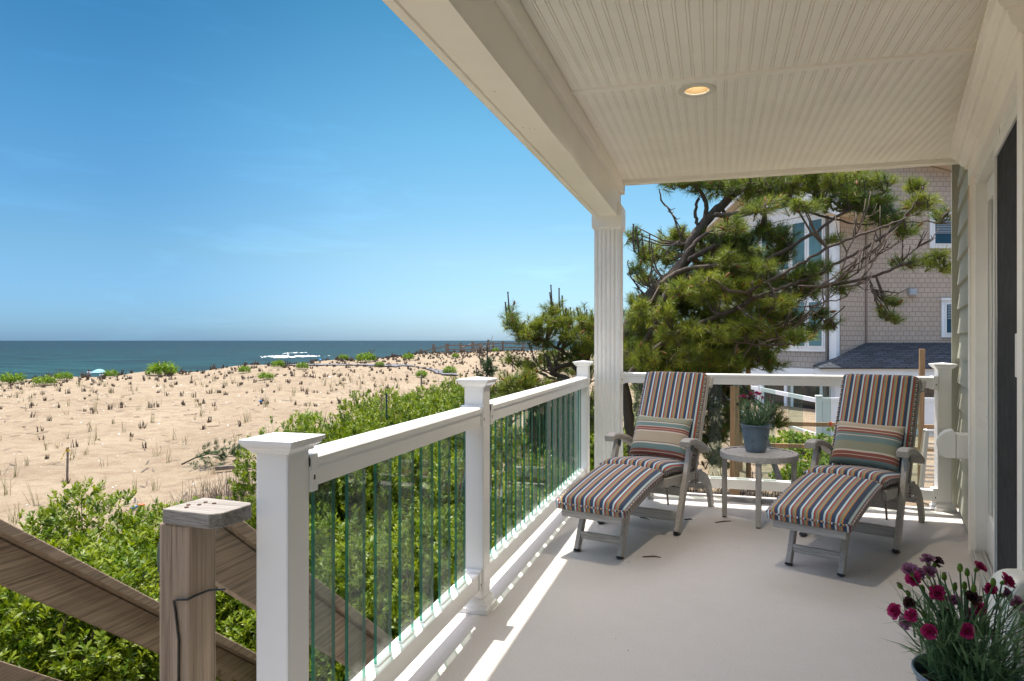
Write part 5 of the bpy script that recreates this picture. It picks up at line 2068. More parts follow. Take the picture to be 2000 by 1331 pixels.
# twigs and needles dropped on the deck
for i, (x0, y0, x1, y1, lb) in enumerate(((1397, 1022, 1428, 1019, 'curved dry pine needle pair on the deck left of the table leg'), (1255, 1089, 1291, 1090, 'straight dry twig on the deck in front of the left chair footrest'), (1337, 1016, 1352, 1016, 'short dry twig on the deck beside the left chair front leg'), (1250, 1012, 1268, 1017, 'thin dry twig under the left chair stretcher'), (1722, 920, 1729, 935, 'short striped ribbon end hanging by the right chair seat'))[:4]):
    def gp(x, y):
        Z = F * EYE / (y - 665.5)
        return c2w((x - 1000) / F * Z, Z, 0.0035)
    a, c = gp(x0, y0), gp(x1, y1)
    b = MB()
    m_ = (a + c) / 2 + Vector((0.01, 0.012, 0.002))
    b.tube([a, m_, c], [0.0035, 0.004, 0.002], 6)
    tag(b.build('fallen_twig', M['twig'], fix=False), lb, 'twig', 'dry twigs on the deck')
g = np.random.default_rng(15)
n = 60
xx = g.uniform(-0.9, 1.3, n)
yy = g.uniform(1.6, 5.5, n)
k_ = xx < 0.35 + 0.231 * yy
xx, yy = xx[k_], yy[k_]
n = len(xx)
aa, ll_ = g.uniform(0, 6.28, n), g.exponential(0.0018, n) + 0.0010
ee = np.stack([np.cos(aa), np.sin(aa), np.zeros(n)], -1) * (ll_ * g.uniform(1, 2.5, n))[:, None]
ff = np.stack([-np.sin(aa), np.cos(aa), np.zeros(n)], -1) * (ll_ * 0.6)[:, None]
cc = np.stack([xx, yy, np.full(n, 0.0025)], -1)
stuff(np_obj('deck_debris', np.stack([cc - ee, cc - ff, cc + ee, cc + ff], 1).reshape(-1, 3), np.arange(n * 4).reshape(-1, 4), M['drygrass'], tone=g.uniform(0, 1, n)), 'tiny dark specks of wind blown debris on the deck', 'debris')
# ================================================================== pines
def needles(tips, dirs, g, per, ln, wid, spread=(0.35, 1.15), back=0.10):
    n = len(tips)
    idx = np.repeat(np.arange(n), per)
    m_ = len(idx)
    A = dirs[idx]
    ref = np.where(np.abs(A[:, 2:3]) > 0.9, [[1., 0, 0]], [[0, 0, 1.]])
    U = np.cross(A, ref)
    U /= np.linalg.norm(U, axis=1)[:, None]
    W = np.cross(A, U)
    ph = g.uniform(0, 2 * PI, m_)
    op = g.uniform(spread[0], spread[1], m_)
    rd = U * np.cos(ph)[:, None] + W * np.sin(ph)[:, None]
    D = A * np.cos(op)[:, None] + rd * np.sin(op)[:, None]
    L = (ln * g.uniform(0.65, 1.15, m_))[:, None]
    b0 = tips[idx] - A * (g.random(m_) * back)[:, None]
    s_ = np.cross(D, g.normal(0, 1, (m_, 3)))
    s_ /= np.linalg.norm(s_, axis=1)[:, None]
    w = s_ * wid
    p1 = b0 + D * L
    p1[:, 2] -= 0.06 * L[:, 0]
    V = np.stack([b0 - w, b0 + w, p1 + w * 0.4, p1 - w * 0.4], 1).reshape(-1, 3)
    return V, np.arange(m_ * 4).reshape(-1, 4), idx


def limb(b, pts, Z=None, wob=0.0, g=None, n=9):
    """pts: (x, y, radius px[, Z]) in photograph pixels"""
    P, Rr = [], []
    for p in pts:
        z = p[3] if len(p) > 3 else Z
        P.append(px(p[0], p[1], z))
        Rr.append(p[2] * 0.56 * z / F)
    # smooth the polyline
    Q, RR_ = [], []
    for i in range(len(P) - 1):
        p0, p1, p2, p3 = P[max(0, i - 1)], P[i], P[i + 1], P[min(len(P) - 1, i + 2)]
        for k in range(5):
            f = k / 5
            q = 0.5 * (2 * p1 + (p2 - p0) * f + (2 * p0 - 5 * p1 + 4 * p2 - p3) * f * f + (3 * p1 - p0 - 3 * p2 + p3) * f ** 3)
            if g is not None and wob:
                q = q + Vector((g.normal(0, wob), g.normal(0, wob), g.normal(0, wob)))
            Q.append(q)
            RR_.append(Rr[i] * (1 - f) + Rr[i + 1] * f)
    Q.append(P[-1])
    RR_.append(Rr[-1])
    if g is not None:
        RR_ = [r * g.uniform(0.92, 1.1) for r in RR_]
    b.tube(Q, RR_, n)
    return Q


def pine(name, label, foot, limbs, dead, blobs, seed, mats, per=42, ln=0.098, wid=0.0021, dens=0.0200, upb=0.55, candles=(), conef=0.12):
    g = np.random.default_rng(seed)
    t = thing(name, label, 'pine tree', tuple(foot))
    b = MB()
    segs = []
    for Lp, Z in limbs:
        segs += limb(b, Lp, Z, 0.006, g)
    b.build('trunk', M['bark'], t, smooth=True, fix=False)
    b = MB()
    for Lp, Z in dead:
        q = limb(b, Lp, Z, 0.004, g, 6)
        # bare side twigs, knobbly, bending up
        for _ in range(int(len(q) * 0.55)):
            i = g.integers(len(q) // 4, len(q))
            a = q[i]
            d = (q[min(i + 1, len(q) - 1)] - q[max(0, i - 1)]).normalized()
            l_ = g.uniform(0.10, 0.34)
            sd = Vector((g.normal(0, 0.5), g.normal(0, 0.5), g.normal(0.25, 0.5)))
            e1 = a + (d * 0.8 + sd) * l_ * 0.5
            e2 = e1 + (d * 0.5 + sd * 0.4 + Vector((0, 0, g.uniform(0.1, 0.9)))) * l_ * 0.5
            b.tube([a, e1, e2], [0.0085, 0.006, 0.004], 5)
            if g.random() < 0.6:
                e3 = e1 + Vector((g.normal(0, 0.5), g.normal(0, 0.5), g.uniform(0.2, 1))) * l_ * 0.3
                b.tube([e1, e3], [0.005, 0.004], 5)
    for x, y0, y1, Z in candles:
        y1 = y0 - (y0 - y1) * 0.72
        b.tube([px(x + 3, y0 + 25, Z), px(x, y0, Z), px(x + (y0 % 5) - 2, y1, Z), px(x + (y0 % 5) - 2, y1 - 3, Z)], [0.011, 0.010, 0.009, 0.014], 6)
    bb = b.build('bare_branches', M['twig'], t, smooth=True, fix=False)
    bb['kind'] = 'stuff'
    sg = np.array([tuple(q) for q in segs])
    tips, dirs, tone = [], [], []
    tw = MB()
    for bl in blobs:
        cx, cy, rx, ry, Z = bl[:5]
        tn = bl[5] if len(bl) > 5 else 0.5
        n = max(4, int(rx * ry * PI * dens))
        C = px(cx, cy, Z)
        ex, ez = rx * Z / F, ry * Z / F
        ey = 0.75 * max(ex, ez) + 0.12
        # nearest limb point
        k = np.argmin(((sg - np.array(C)) ** 2).sum(1))
        hub = Vector(sg[k])
        sub = []
        for _ in range(max(1, n // 7)):
            q = g.normal(0, 1, 3)
            q /= np.linalg.norm(q)
            q *= g.uniform(0.2, 0.7)
            sub.append(C + Vector((q[0] * ex * CT - q[1] * ey * ST, q[0] * ex * ST + q[1] * ey * CT, q[2] * ez)))
        for s_ in sub:
            if (s_ - hub).length < 2.2:
                m1 = hub.lerp(s_, 0.5) + Vector((0, 0, -0.06))
                tw.tube([hub, m1, s_], [0.013, 0.009, 0.006], 5, caps=False)
        for i in range(n):
            d = g.normal(0, 1, 3)
            d /= np.linalg.norm(d)
            rr = g.uniform(0.35, 1.22)
            p = C + Vector((d[0] * ex * CT - d[1] * ey * ST, d[0] * ex * ST + d[1] * ey * CT, d[2] * ez)) * rr
            s_ = min(sub, key=lambda q: (q - p).length)
            a = p - s_
            a = a / (a.length + 1e-6) * 0.7 + Vector((0.15 * CT, 0.15 * ST, upb)) + Vector(g.normal(0, 0.25, 3))
            a.normalize()
            tips.append(tuple(p))
            dirs.append(tuple(a))
            tone.append(np.clip(g.normal(tn, 0.2), 0, 1))
            j0 = p - a * 0.09
            tw.tube([s_, s_.lerp(j0, 0.6), j0, p], [0.006, 0.005, 0.005, 0.004], 4, caps=False)
    tw.build('twigs', M['twig'], t, fix=False)['kind'] = 'stuff'
    tips, dirs, tone = np.array(tips), np.array(dirs), np.array(tone)
    V, Q, idx = needles(tips, dirs, g, per, ln, wid)
    T = np.clip(tone[idx] + g.normal(0, 0.12, len(idx)), 0, 1)
    V = V - np.array(t.location)
    np_obj('crown', V, Q, mats, t, tone=T)
    cn = MB()
    for i in range(len(tips)):
        if g.random() < conef:
            p, a = Vector(tips[i]), Vector(dirs[i])
            s0 = g.uniform(0.008, 0.017)
            cn.tube([p - a * 0.02, p + a * 0.005, p + a * 0.035, p + a * 0.05], [s0 * 0.7, s0, s0 * 0.8, s0 * 0.2], 7)
    co = cn.build('cones', M['cone'], t, fix=False)
    co['kind'] = 'stuff'
    return t


Z0 = 8.2
big_limbs = [
    ([(1240, 1030, 24), (1240, 960, 20), (1236, 880, 18), (1226, 800, 18), (1216, 720, 19), (1224, 650, 21), (1255, 595, 23), (1300, 550, 22), (1338, 512, 20), (1352, 470, 18), (1374, 438, 17), (1408, 402, 15), (1450, 366, 13), (1500, 336, 11), (1580, 306, 8)], Z0),
    ([(1230, 712, 8), (1275, 640, 9), (1290, 598, 10), (1312, 552, 10), (1334, 515, 9), (1352, 480, 8), (1378, 458, 6), (1432, 428, 5), (1496, 410, 3)], Z0 - 0.35),
    ([(1338, 512, 9), (1362, 500, 9), (1398, 479, 8)], Z0 - 0.2),
    ([(1312, 556, 6), (1336, 546, 6), (1365, 528, 5)], Z0 - 0.4),
    ([(1374, 438, 9), (1380, 408, 8), (1372, 380, 7), (1354, 356, 6)], Z0),
    ([(1366, 446, 7), (1358, 424, 6), (1362, 395, 5), (1364, 388, 5)], Z0),
    ([(1395, 422, 10), (1440, 418, 8), (1482, 412, 6), (1535, 403, 5), (1600, 421, 4), (1670, 437, 3.5), (1735, 437, 3), (1810, 432, 2.5), (1862, 437, 2)], Z0 - 0.3),
    ([(1222, 740, 11), (1262, 698, 10), (1318, 655, 9), (1364, 634, 8), (1414, 614, 8), (1450, 596, 8), (1478, 581, 8), (1535, 573, 7), (1600, 561, 6), (1680, 546, 5.5), (1750, 524, 5), (1800, 506, 4), (1870, 488, 3)], Z0 - 0.6),
    ([(1470, 584, 6), (1510, 568, 6), (1552, 556, 5), (1600, 534, 5), (1637, 514, 5), (1686, 487, 5), (1736, 454, 4.5), (1770, 420, 4), (1790, 392, 3), (1803, 364, 2)], Z0 - 0.7),
    ([(1290, 556, 11), (1330, 530, 9), (1387, 520, 8), (1461, 517, 7), (1501, 507, 7), (1568, 468, 6), (1635, 426, 5), (1686, 394, 4), (1740, 370, 3)], Z0 - 0.5),
    ([(1461, 570, 6), (1510, 545, 5), (1560, 516, 5), (1595, 497, 5), (1652, 470, 4.5), (1720, 445, 4), (1770, 425, 3)], Z0 - 0.9),
    ([(1318, 655, 6), (1345, 640, 5), (1371, 642, 4.5), (1414, 661, 4.5), (1478, 674, 4), (1528, 675, 4), (1568, 664, 3), (1604, 640, 2.5), (1650, 598, 2)], Z0 - 0.8),
    ([(1400, 745, 6), (1440, 722, 6), (1472, 700, 5), (1502, 682, 4), (1530, 660, 3)], Z0 + 0.2),
    ([(1250, 760, 8), (1290, 790, 7), (1330, 830, 6), (1375, 850, 5)], Z0 + 0.3),
]
big_dead = [
    ([(1288, 368, 2), (1292, 390, 3), (1312, 418, 3), (1324, 448, 3), (1330, 470, 3.5)], Z0 - 0.2),
    ([(1226, 508, 2), (1232, 540, 2.5), (1250, 565, 3), (1262, 590, 3.5)], Z0),
    ([(1272, 470, 2.5), (1274, 510, 3), (1268, 560, 3.5)], Z0 - 0.1),
    ([(1640, 560, 3), (1672, 555, 3), (1700, 520, 2.5), (1720, 475, 2)], Z0 - 0.9),
    ([(1600, 562, 3), (1650, 548, 3), (1690, 520, 2.5), (1722, 490, 2), (1745, 480, 2)], Z0 - 0.8),
    ([(1700, 558, 3), (1716, 578, 3), (1728, 590, 2)], Z0 - 0.6),
    ([(1700, 560, 3), (1712, 590, 3), (1718, 612, 2)], Z0 - 0.7),
    ([(1560, 560, 4), (1620, 555, 4), (1660, 530, 3), (1690, 500, 2.5), (1712, 490, 2)], Z0 - 1.0),
    ([(1480, 672, 3), (1540, 650, 3), (1590, 600, 2.5), (1640, 585, 2)], Z0 - 0.9),
    ([(1600, 560, 3), (1640, 530, 3), (1665, 470, 2.5), (1690, 420, 2)], Z0 - 1.0),
    ([(1500, 575, 4), (1560, 600, 3), (1610, 590, 2.5), (1640, 560, 2)], Z0 - 0.9),
    ([(1440, 600, 4), (1500, 640, 3), (1545, 632, 2.5)], Z0 - 0.9),
    ([(1752, 524, 3), (1772, 500, 2.5), (1800, 478, 2)], Z0 - 0.6),
    ([(1450, 700, 4), (1475, 660, 3), (1490, 620, 2)], Z0 - 0.5),
]
big_blobs = [
    (1330, 560, 30, 18, Z0 - .9, .6), (1385, 545, 30, 15, Z0 - 1.0, .7), (1300, 600, 24, 16, Z0 - 1.0, .65), (1420, 500, 30, 14, Z0 - .9, .6), (1480, 520, 28, 14, Z0 - 1.0, .55), (1530, 590, 30, 14, Z0 - 1.1, .6), (1430, 440, 30, 14, Z0 - .8, .5), (1350, 640, 30, 14, Z0 - 1.0, .7), (1490, 400, 36, 14, Z0 - .8, .5), (1570, 400, 34, 14, Z0 - .9, .45), (1250, 600, 16, 20, Z0 - .7, .7), (1560, 655, 26, 12, Z0 - 1.1, .6),
    (1258, 700, 26, 24, Z0 - .8, .7), (1300, 650, 24, 18, Z0 - .9, .65), (1345, 690, 40, 20, Z0 - .7, .6), (1400, 650, 30, 16, Z0 - .9, .65), (1460, 640, 36, 18, Z0 - .8, .7), (1420, 700, 40, 18, Z0 - .7, .6), (1390, 575, 36, 18, Z0 - .5, .75), (1455, 555, 34, 16, Z0 - .7, .7),
    (1260, 600, 40, 34, Z0 + .5, .5), (1310, 590, 46, 30, Z0 + .6, .55), (1360, 605, 50, 34, Z0 + .7, .6), (1420, 620, 54, 36, Z0 + .8, .55), (1480, 590, 50, 30, Z0 + .6, .6), (1300, 660, 60, 36, Z0 + .8, .4), (1370, 672, 60, 36, Z0 + .8, .45), (1440, 680, 60, 34, Z0 + .8, .5), (1500, 655, 44, 30, Z0 + .6, .5),
    (1250, 650, 34, 40, Z0 + .6, .55), (1330, 712, 70, 26, Z0 + .7, .4), (1420, 712, 60, 22, Z0 + .7, .45), (1340, 540, 40, 26, Z0 + .6, .5), (1400, 545, 46, 26, Z0 + .6, .55), (1450, 500, 46, 24, Z0 + .5, .45), (1380, 485, 34, 22, Z0 + .5, .5), (1300, 760, 60, 26, Z0 + .6, .4), (1290, 820, 40, 34, Z0 + .8, .45), (1420, 770, 40, 34, Z0 + .6, .35),
    (1325, 355, 42, 14, Z0, .35), (1370, 350, 40, 22, Z0, .35), (1420, 358, 50, 26, Z0, .35), (1475, 362, 60, 30, Z0 - .2, .4), (1540, 355, 60, 30, Z0 - .3, .55), (1600, 352, 55, 26, Z0 - .4, .5), (1660, 350, 45, 22, Z0 - .4, .55),
    (1720, 352, 26, 14, Z0 - .5, .45), (1790, 362, 22, 14, Z0 - .5, .5), (1640, 390, 48, 22, Z0 - .4, .35), (1700, 398, 42, 24, Z0 - .5, .25), (1735, 425, 36, 20, Z0 - .5, .25), (1795, 396, 28, 20, Z0 - .6, .75), (1768, 450, 22, 14, Z0 - .6, .4), (1845, 418, 18, 14, Z0 - .5, .35),
    (1775, 512, 28, 12, Z0 - .6, .35), (1830, 505, 28, 16, Z0 - .6, .6), (1852, 522, 14, 12, Z0 - .6, .7), (1738, 588, 15, 11, Z0 - .7, .35), (1722, 606, 14, 9, Z0 - .7, .35), (1738, 618, 17, 10, Z0 - .7, .4),
    (1240, 458, 15, 24, Z0 + .2, .3), (1262, 490, 22, 22, Z0 + .1, .6), (1290, 496, 34, 28, Z0 + .5, .75), (1318, 462, 30, 22, Z0 + .4, .6), (1336, 470, 30, 24, Z0 + .45, .65), (1266, 545, 30, 20, Z0 + .6, .65), (1245, 520, 18, 14, Z0, .2),
    (1415, 462, 40, 22, Z0 - .1, .15), (1450, 478, 44, 26, Z0, .3), (1500, 452, 34, 20, Z0 - .2, .4), (1530, 468, 28, 24, Z0 - .3, .25), (1400, 510, 44, 22, Z0, .5), (1455, 530, 48, 26, Z0, .6), (1520, 500, 34, 20, Z0 - .2, .45), (1380, 560, 55, 28, Z0, .5), (1440, 565, 50, 26, Z0 + .2, .75), (1500, 545, 34, 22, Z0 - .4, .3),
    (1560, 540, 38, 20, Z0 - .5, .35), (1600, 525, 30, 18, Z0 - .5, .3), (1575, 570, 40, 16, Z0 - .5, .25), (1640, 562, 18, 12, Z0 - .6, .4), (1648, 536, 14, 10, Z0 - .6, .5), (1620, 468, 18, 10, Z0 - .5, .6),
    (1245, 620, 26, 40, Z0 - .2, .65), (1240, 690, 30, 40, Z0 - .3, .6), (1300, 620, 36, 30, Z0 + .3, .45), (1330, 660, 50, 30, Z0 + .2, .35), (1290, 690, 50, 34, Z0 - .1, .45), (1380, 640, 50, 30, Z0 + .3, .45), (1400, 690, 55, 30, Z0 + .2, .35), (1350, 715, 60, 24, Z0, .45), (1270, 730, 46, 22, Z0 - .2, .6), (1420, 725, 40, 16, Z0, .4),
    (1450, 650, 44, 28, Z0 + .1, .4), (1480, 690, 40, 22, Z0 + .1, .45), (1530, 640, 34, 24, Z0 - .2, .7), (1545, 618, 26, 18, Z0 - .4, .35), (1500, 612, 34, 18, Z0 - .2, .45), (1590, 640, 24, 14, Z0 - .6, .35), (1628, 632, 20, 12, Z0 - .7, .4), (1600, 612, 18, 12, Z0 - .6, .3), (1510, 712, 24, 16, Z0, .35),
    (1262, 790, 26, 34, Z0 + .1, .6), (1250, 850, 20, 26, Z0 + .4, .8), (1320, 800, 40, 34, Z0 + .5, .4), (1380, 790, 30, 30, Z0 + .3, .35), (1400, 840, 34, 36, Z0 + .2, .35), (1430, 815, 26, 34, Z0 - .2, .3), (1350, 870, 40, 26, Z0 + .4, .35), (1510, 815, 26, 22, Z0 - .4, .3), (1400, 895, 26, 18, Z0, .4),
]
pine('wind_bent_pine', 'tall wind bent pine leaning right behind the end railing, with long bare branches', px(1240, 1010, Z0), big_limbs, big_dead, big_blobs, 31, M['needle'],
     candles=((1236, 468, 430, Z0), (1245, 470, 440, Z0), (1256, 490, 447, Z0), (1268, 488, 450, Z0)))
LZ = 9.4
low_limbs = [
    ([(1150, 890, 16, 9.4), (1142, 830, 14, 9.4), (1140, 780, 12, 9.4), (1110, 742, 9, 9.4), (1078, 727, 9, 9.4), (1108, 712, 8, 9.4), (1150, 700, 7, 9.4)], LZ),
    ([(1140, 760, 9), (1116, 704, 7), (1096, 684, 6), (1076, 673, 5), (1050, 662, 3)], LZ),
    ([(1078, 727, 6), (1072, 705, 5), (1066, 692, 4)], LZ - .1),
    ([(1110, 742, 6), (1080, 740, 5), (1040, 722, 4), (1008, 712, 3), (990, 700, 2)], LZ - .2),
    ([(1140, 780, 8), (1100, 775, 6), (1060, 770, 4), (1020, 765, 3)], LZ - .4),
]
low_dead = [([(1085, 737, 3), (1060, 722, 2.5), (1040, 700, 2)], LZ), ([(1090, 740, 3), (1085, 715, 2), (1092, 690, 1.5)], LZ), ([(1130, 780, 4), (1150, 750, 3), (1170, 740, 2)], LZ + .2)]
low_blobs = [
    (996, 618, 16, 26, LZ, .35), (1012, 640, 26, 24, LZ, .55), (1036, 652, 30, 22, LZ, .7), (1046, 632, 22, 16, LZ, .7), (1082, 606, 26, 18, LZ, .55), (1075, 632, 36, 22, LZ - .1, .75), (1108, 628, 28, 24, LZ, .6), (1140, 625, 24, 26, LZ, .55), (1155, 640, 24, 34, LZ - .1, .7), (1110, 656, 30, 18, LZ - .2, .65), (1060, 668, 30, 12, LZ, .35),
    (1145, 675, 26, 26, LZ - .2, .75), (1130, 690, 24, 20, LZ, .35), (1090, 690, 22, 16, LZ + .3, .2), (1062, 700, 18, 18, LZ + .3, .35), (1080, 716, 30, 14, LZ + .4, .15), (1140, 720, 40, 26, LZ + .4, .2), (995, 700, 16, 10, LZ - .2, .5), (1012, 706, 18, 8, LZ - .2, .35), (1040, 712, 22, 12, LZ - .2, .65),
    (1000, 745, 24, 24, LZ - .6, .55), (1030, 738, 26, 20, LZ - .5, .6), (1050, 752, 30, 20, LZ - .5, .55), (975, 760, 20, 18, LZ - .7, .5), (1085, 756, 30, 18, LZ - .3, .35), (1020, 775, 40, 20, LZ - .6, .55), (1070, 782, 40, 22, LZ - .4, .35), (1120, 780, 34, 26, LZ, .25), (1100, 830, 40, 40, LZ, .3), (1060, 850, 40, 40, LZ - .3, .3), (1030, 880, 30, 40, LZ - .4, .35), (1155, 800, 20, 40, LZ + .3, .3)]
pine('low_pine', 'low bushy pine with upright bare shoots between the far railing post and the dune', px(1146, 900, LZ), low_limbs, low_dead, low_blobs, 33, M['needle'],
     candles=((994, 600, 563, LZ), (988, 606, 588, LZ), (1078, 590, 548, LZ), (1092, 592, 556, LZ), (1076, 590, 568, LZ), (1098, 592, 576, LZ), (1130, 620, 598, LZ), (1146, 622, 602, LZ), (1158, 620, 604, LZ), (1116, 620, 597, LZ)), conef=0.14)
YZ = 13.0
pine('young_pine', 'small dark young pine standing alone on the sand above the thicket', px(952, 742, YZ), [([(952, 745, 3.5), (952, 715, 3), (952, 672, 2.5)], YZ)], [([(940, 722, 2), (938, 702, 1.5), (936, 690, 1.5)], YZ)],
     [(952, 722, 15, 16, YZ, .3), (945, 708, 10, 12, YZ, .3), (958, 704, 9, 12, YZ, .35), (962, 728, 10, 10, YZ, .3), (938, 730, 8, 10, YZ, .35)], 35, M['needle_dark'], candles=((932, 745, 705, YZ),), conef=0.0, per=50)

# cut pine branch and timber lying on the sand
def onsand(x, y):
    t = (x - 1000) / F
    for k in range(1200):
        zz = 6 + k * 0.05
        w_ = c2w(t * zz, zz)
        h = float(ground_z(w_.x, w_.y))
        if EYE - (y - 665.5) * zz / F <= h:
            return Vector((w_.x, w_.y, h)), zz
    return Vector((w_.x, w_.y, h)), zz
q0, zc0 = onsand(415, 911)
rt = Vector((CT, ST, 0))
CB = thing('cut_pine_branch', 'cut green pine branch lying on the open sand', 'branch', tuple(q0))
b = MB()
pxm = zc0 / F
A0_, A1_ = q0 - rt * 60 * pxm + Vector((0, 0, 0.03)), q0 + rt * 45 * pxm + Vector((0, 0, 0.20))
mid_ = (A0_ + A1_) / 2 + Vector((0, 0, 0.16))
b.tube([A0_, A0_.lerp(mid_, .5) + Vector((0, 0, .03)), mid_, A1_], [0.022, 0.018, 0.014, 0.008], 7)
b.build('stem', M['bark'], CB, fix=False)
g = np.random.default_rng(4)
tips, dirs = [], []
for k in range(95):
    f = g.uniform(0.22, 1.05)
    p = A0_.lerp(mid_, f * 2) if f < 0.5 else mid_.lerp(A1_, f * 2 - 1)
    d = rt * g.uniform(0.1, 1.0) + Vector((0, 0, g.normal(0.15, 0.6))) + Vector((-ST, CT, 0)) * g.normal(0, 0.9)
    d.normalize()
    e = p + d * g.uniform(0.08, 0.38)
    e.z = max(e.z, q0.z + 0.03)
    tips.append(tuple(e))
    dirs.append(tuple(d))
V, Q, idx = needles(np.array(tips), np.array(dirs), g, 40, 0.11, 0.0028, (0.2, 0.8))
np_obj('needles', V - np.array(CB.location), Q, M['needle_dark'], CB, tone=g.uniform(0.2, 1, len(idx)))
a, za = onsand(421, 925)
c = a + rt * 1.5 + Vector((-ST, CT, 0)) * 0.35 + Vector((0, 0, 0.12))
b = MB()
b.bar(a + Vector((0, 0, 0.10)), c + Vector((0, 0, 0.05)), 0.09, 0.09)
tag(b.build('fallen_timber', M['greyfence'], bevel=0.006), 'grey square timber lying on the sand left of the near white post', 'timber')
# survey stake with a yellow ribbon
a, za = onsand(131, 938)
SK = thing('survey_stake', 'thin wooden survey stake with a yellow ribbon on the sand above the left shrub', 'stake', tuple(a))
b = MB()
tp = a + Vector((0.02, 0, 63 * za / F))
b.bar(a - Vector((0, 0, 0.1)), tp, 0.04, 0.02)
b.build('stake', M['greyfence'], SK)
b = MB()
e = tp - Vector((0, 0, 0.04))
b.box((e.x - 0.026, e.y - 0.02, e.z - 0.05), (e.x + 0.026, e.y + 0.02, e.z))
for i in range(5):
    s0, s1 = -rt * (0.02 + 0.025 * i) - Vector((0, 0, 0.05 * i)), -rt * (0.02 + 0.025 * (i + 1)) - Vector((0, 0, 0.05 * (i + 1)))
    b.face([e + s0, e + s1, e + s1 + Vector((0, 0, 0.05)) + Vector((-ST, CT, 0)) * 0.02 * (i % 2), e + s0 + Vector((0, 0, 0.05))])
b.build('ribbon', M['ribbon'], SK)
a, za = onsand(823, 756)
b = MB()
b.bar(a - Vector((0, 0, 0.1)), a + Vector((0, 0, 24 * za / F)), 0.07, 0.07)
tag(b.build('short_stake', M['greyfence']), 'short brown stake under a green plant at the upper edge of the thicket', 'stake')
# thin green stake inside the hedge
for x, y0, y1, Z, lb in ((755, 800, 768, 8.4, 'thin dark green stake poking out of the thicket'), (745, 800, 770, 8.8, 'thin brown stake beside the green stake in the thicket')):
    b = MB()
    b.tube([px(x, y0 + 30, Z), px(x, y1, Z)], 0.012, 8)
    tag(b.build('garden_stake', M['greencap'] if x == 755 else M['stake']), lb, 'stake')
# small toy on the sand
a, za = onsand(272, 996)
TYO = thing('beach_toy', 'small orange and blue plastic toy on the sand beside the tallest shrub', 'toy', tuple(a))
b = MB()
b.lathe([(0.0001, 0), (0.045, 0), (0.055, 0.09), (0.058, 0.095), (0.05, 0.10), (0.0001, 0.10)], tuple(a + rt * 0.04), 16)
b.build('cup', M['orange'], TYO, smooth=True)
b = MB()
b.tube([a - rt * 0.14 + Vector((0, 0, 0.01)), a - rt * 0.06 + Vector((0, 0, 0.05)), a + Vector((0, 0, 0.06))], [0.03, 0.022, 0.015], 8)
b.build('scoop', M['blue'], TYO, smooth=True)
a, za = onsand(509, 786)
b = MB()
b.lathe([(0.0001, 0), (0.05, 0), (0.055, 0.05), (0.03, 0.09), (0.0001, 0.09)], tuple(a), 12)
tag(b.build('blue_ball_float', M['blue'], smooth=True), 'small blue plastic float lying in the middle of the sand', 'float')

# ================================================================== beach umbrella, people, shade
UZ = 94.0
u0 = px(194, 721, UZ)
UM = thing('beach_umbrella', 'pale aqua striped beach umbrella showing above the dune crest', 'umbrella', (u0.x, u0.y, u0.z - 2.0))
b = MB()
n, rad_ = 16, 1.0
for k in range(n):
    a0, a1 = 2 * PI * k / n, 2 * PI * (k + 1) / n
    rr = [(0.0, 0.0), (0.45, -0.12), (0.8, -0.30), (1.0, -0.46)]
    for (ra, za_), (rb_, zb_) in zip(rr, rr[1:]):
        f = [u0 + Vector((ra * math.cos(a0), ra * math.sin(a0), za_)), u0 + Vector((rb_ * math.cos(a0), rb_ * math.sin(a0), zb_)), u0 + Vector((rb_ * math.cos(a1), rb_ * math.sin(a1), zb_)), u0 + Vector((ra * math.cos(a1), ra * math.sin(a1), za_))]
        b.face(f, 0, [(ra, a0), (rb_, a0), (rb_, a1), (ra, a1)])
b.build('canopy', M['umbrella'], UM, fix=False)
b = MB()
b.tube([u0 - Vector((0, 0, 2.2)), u0], 0.02, 8)
b.build('pole', M['metal'], UM)


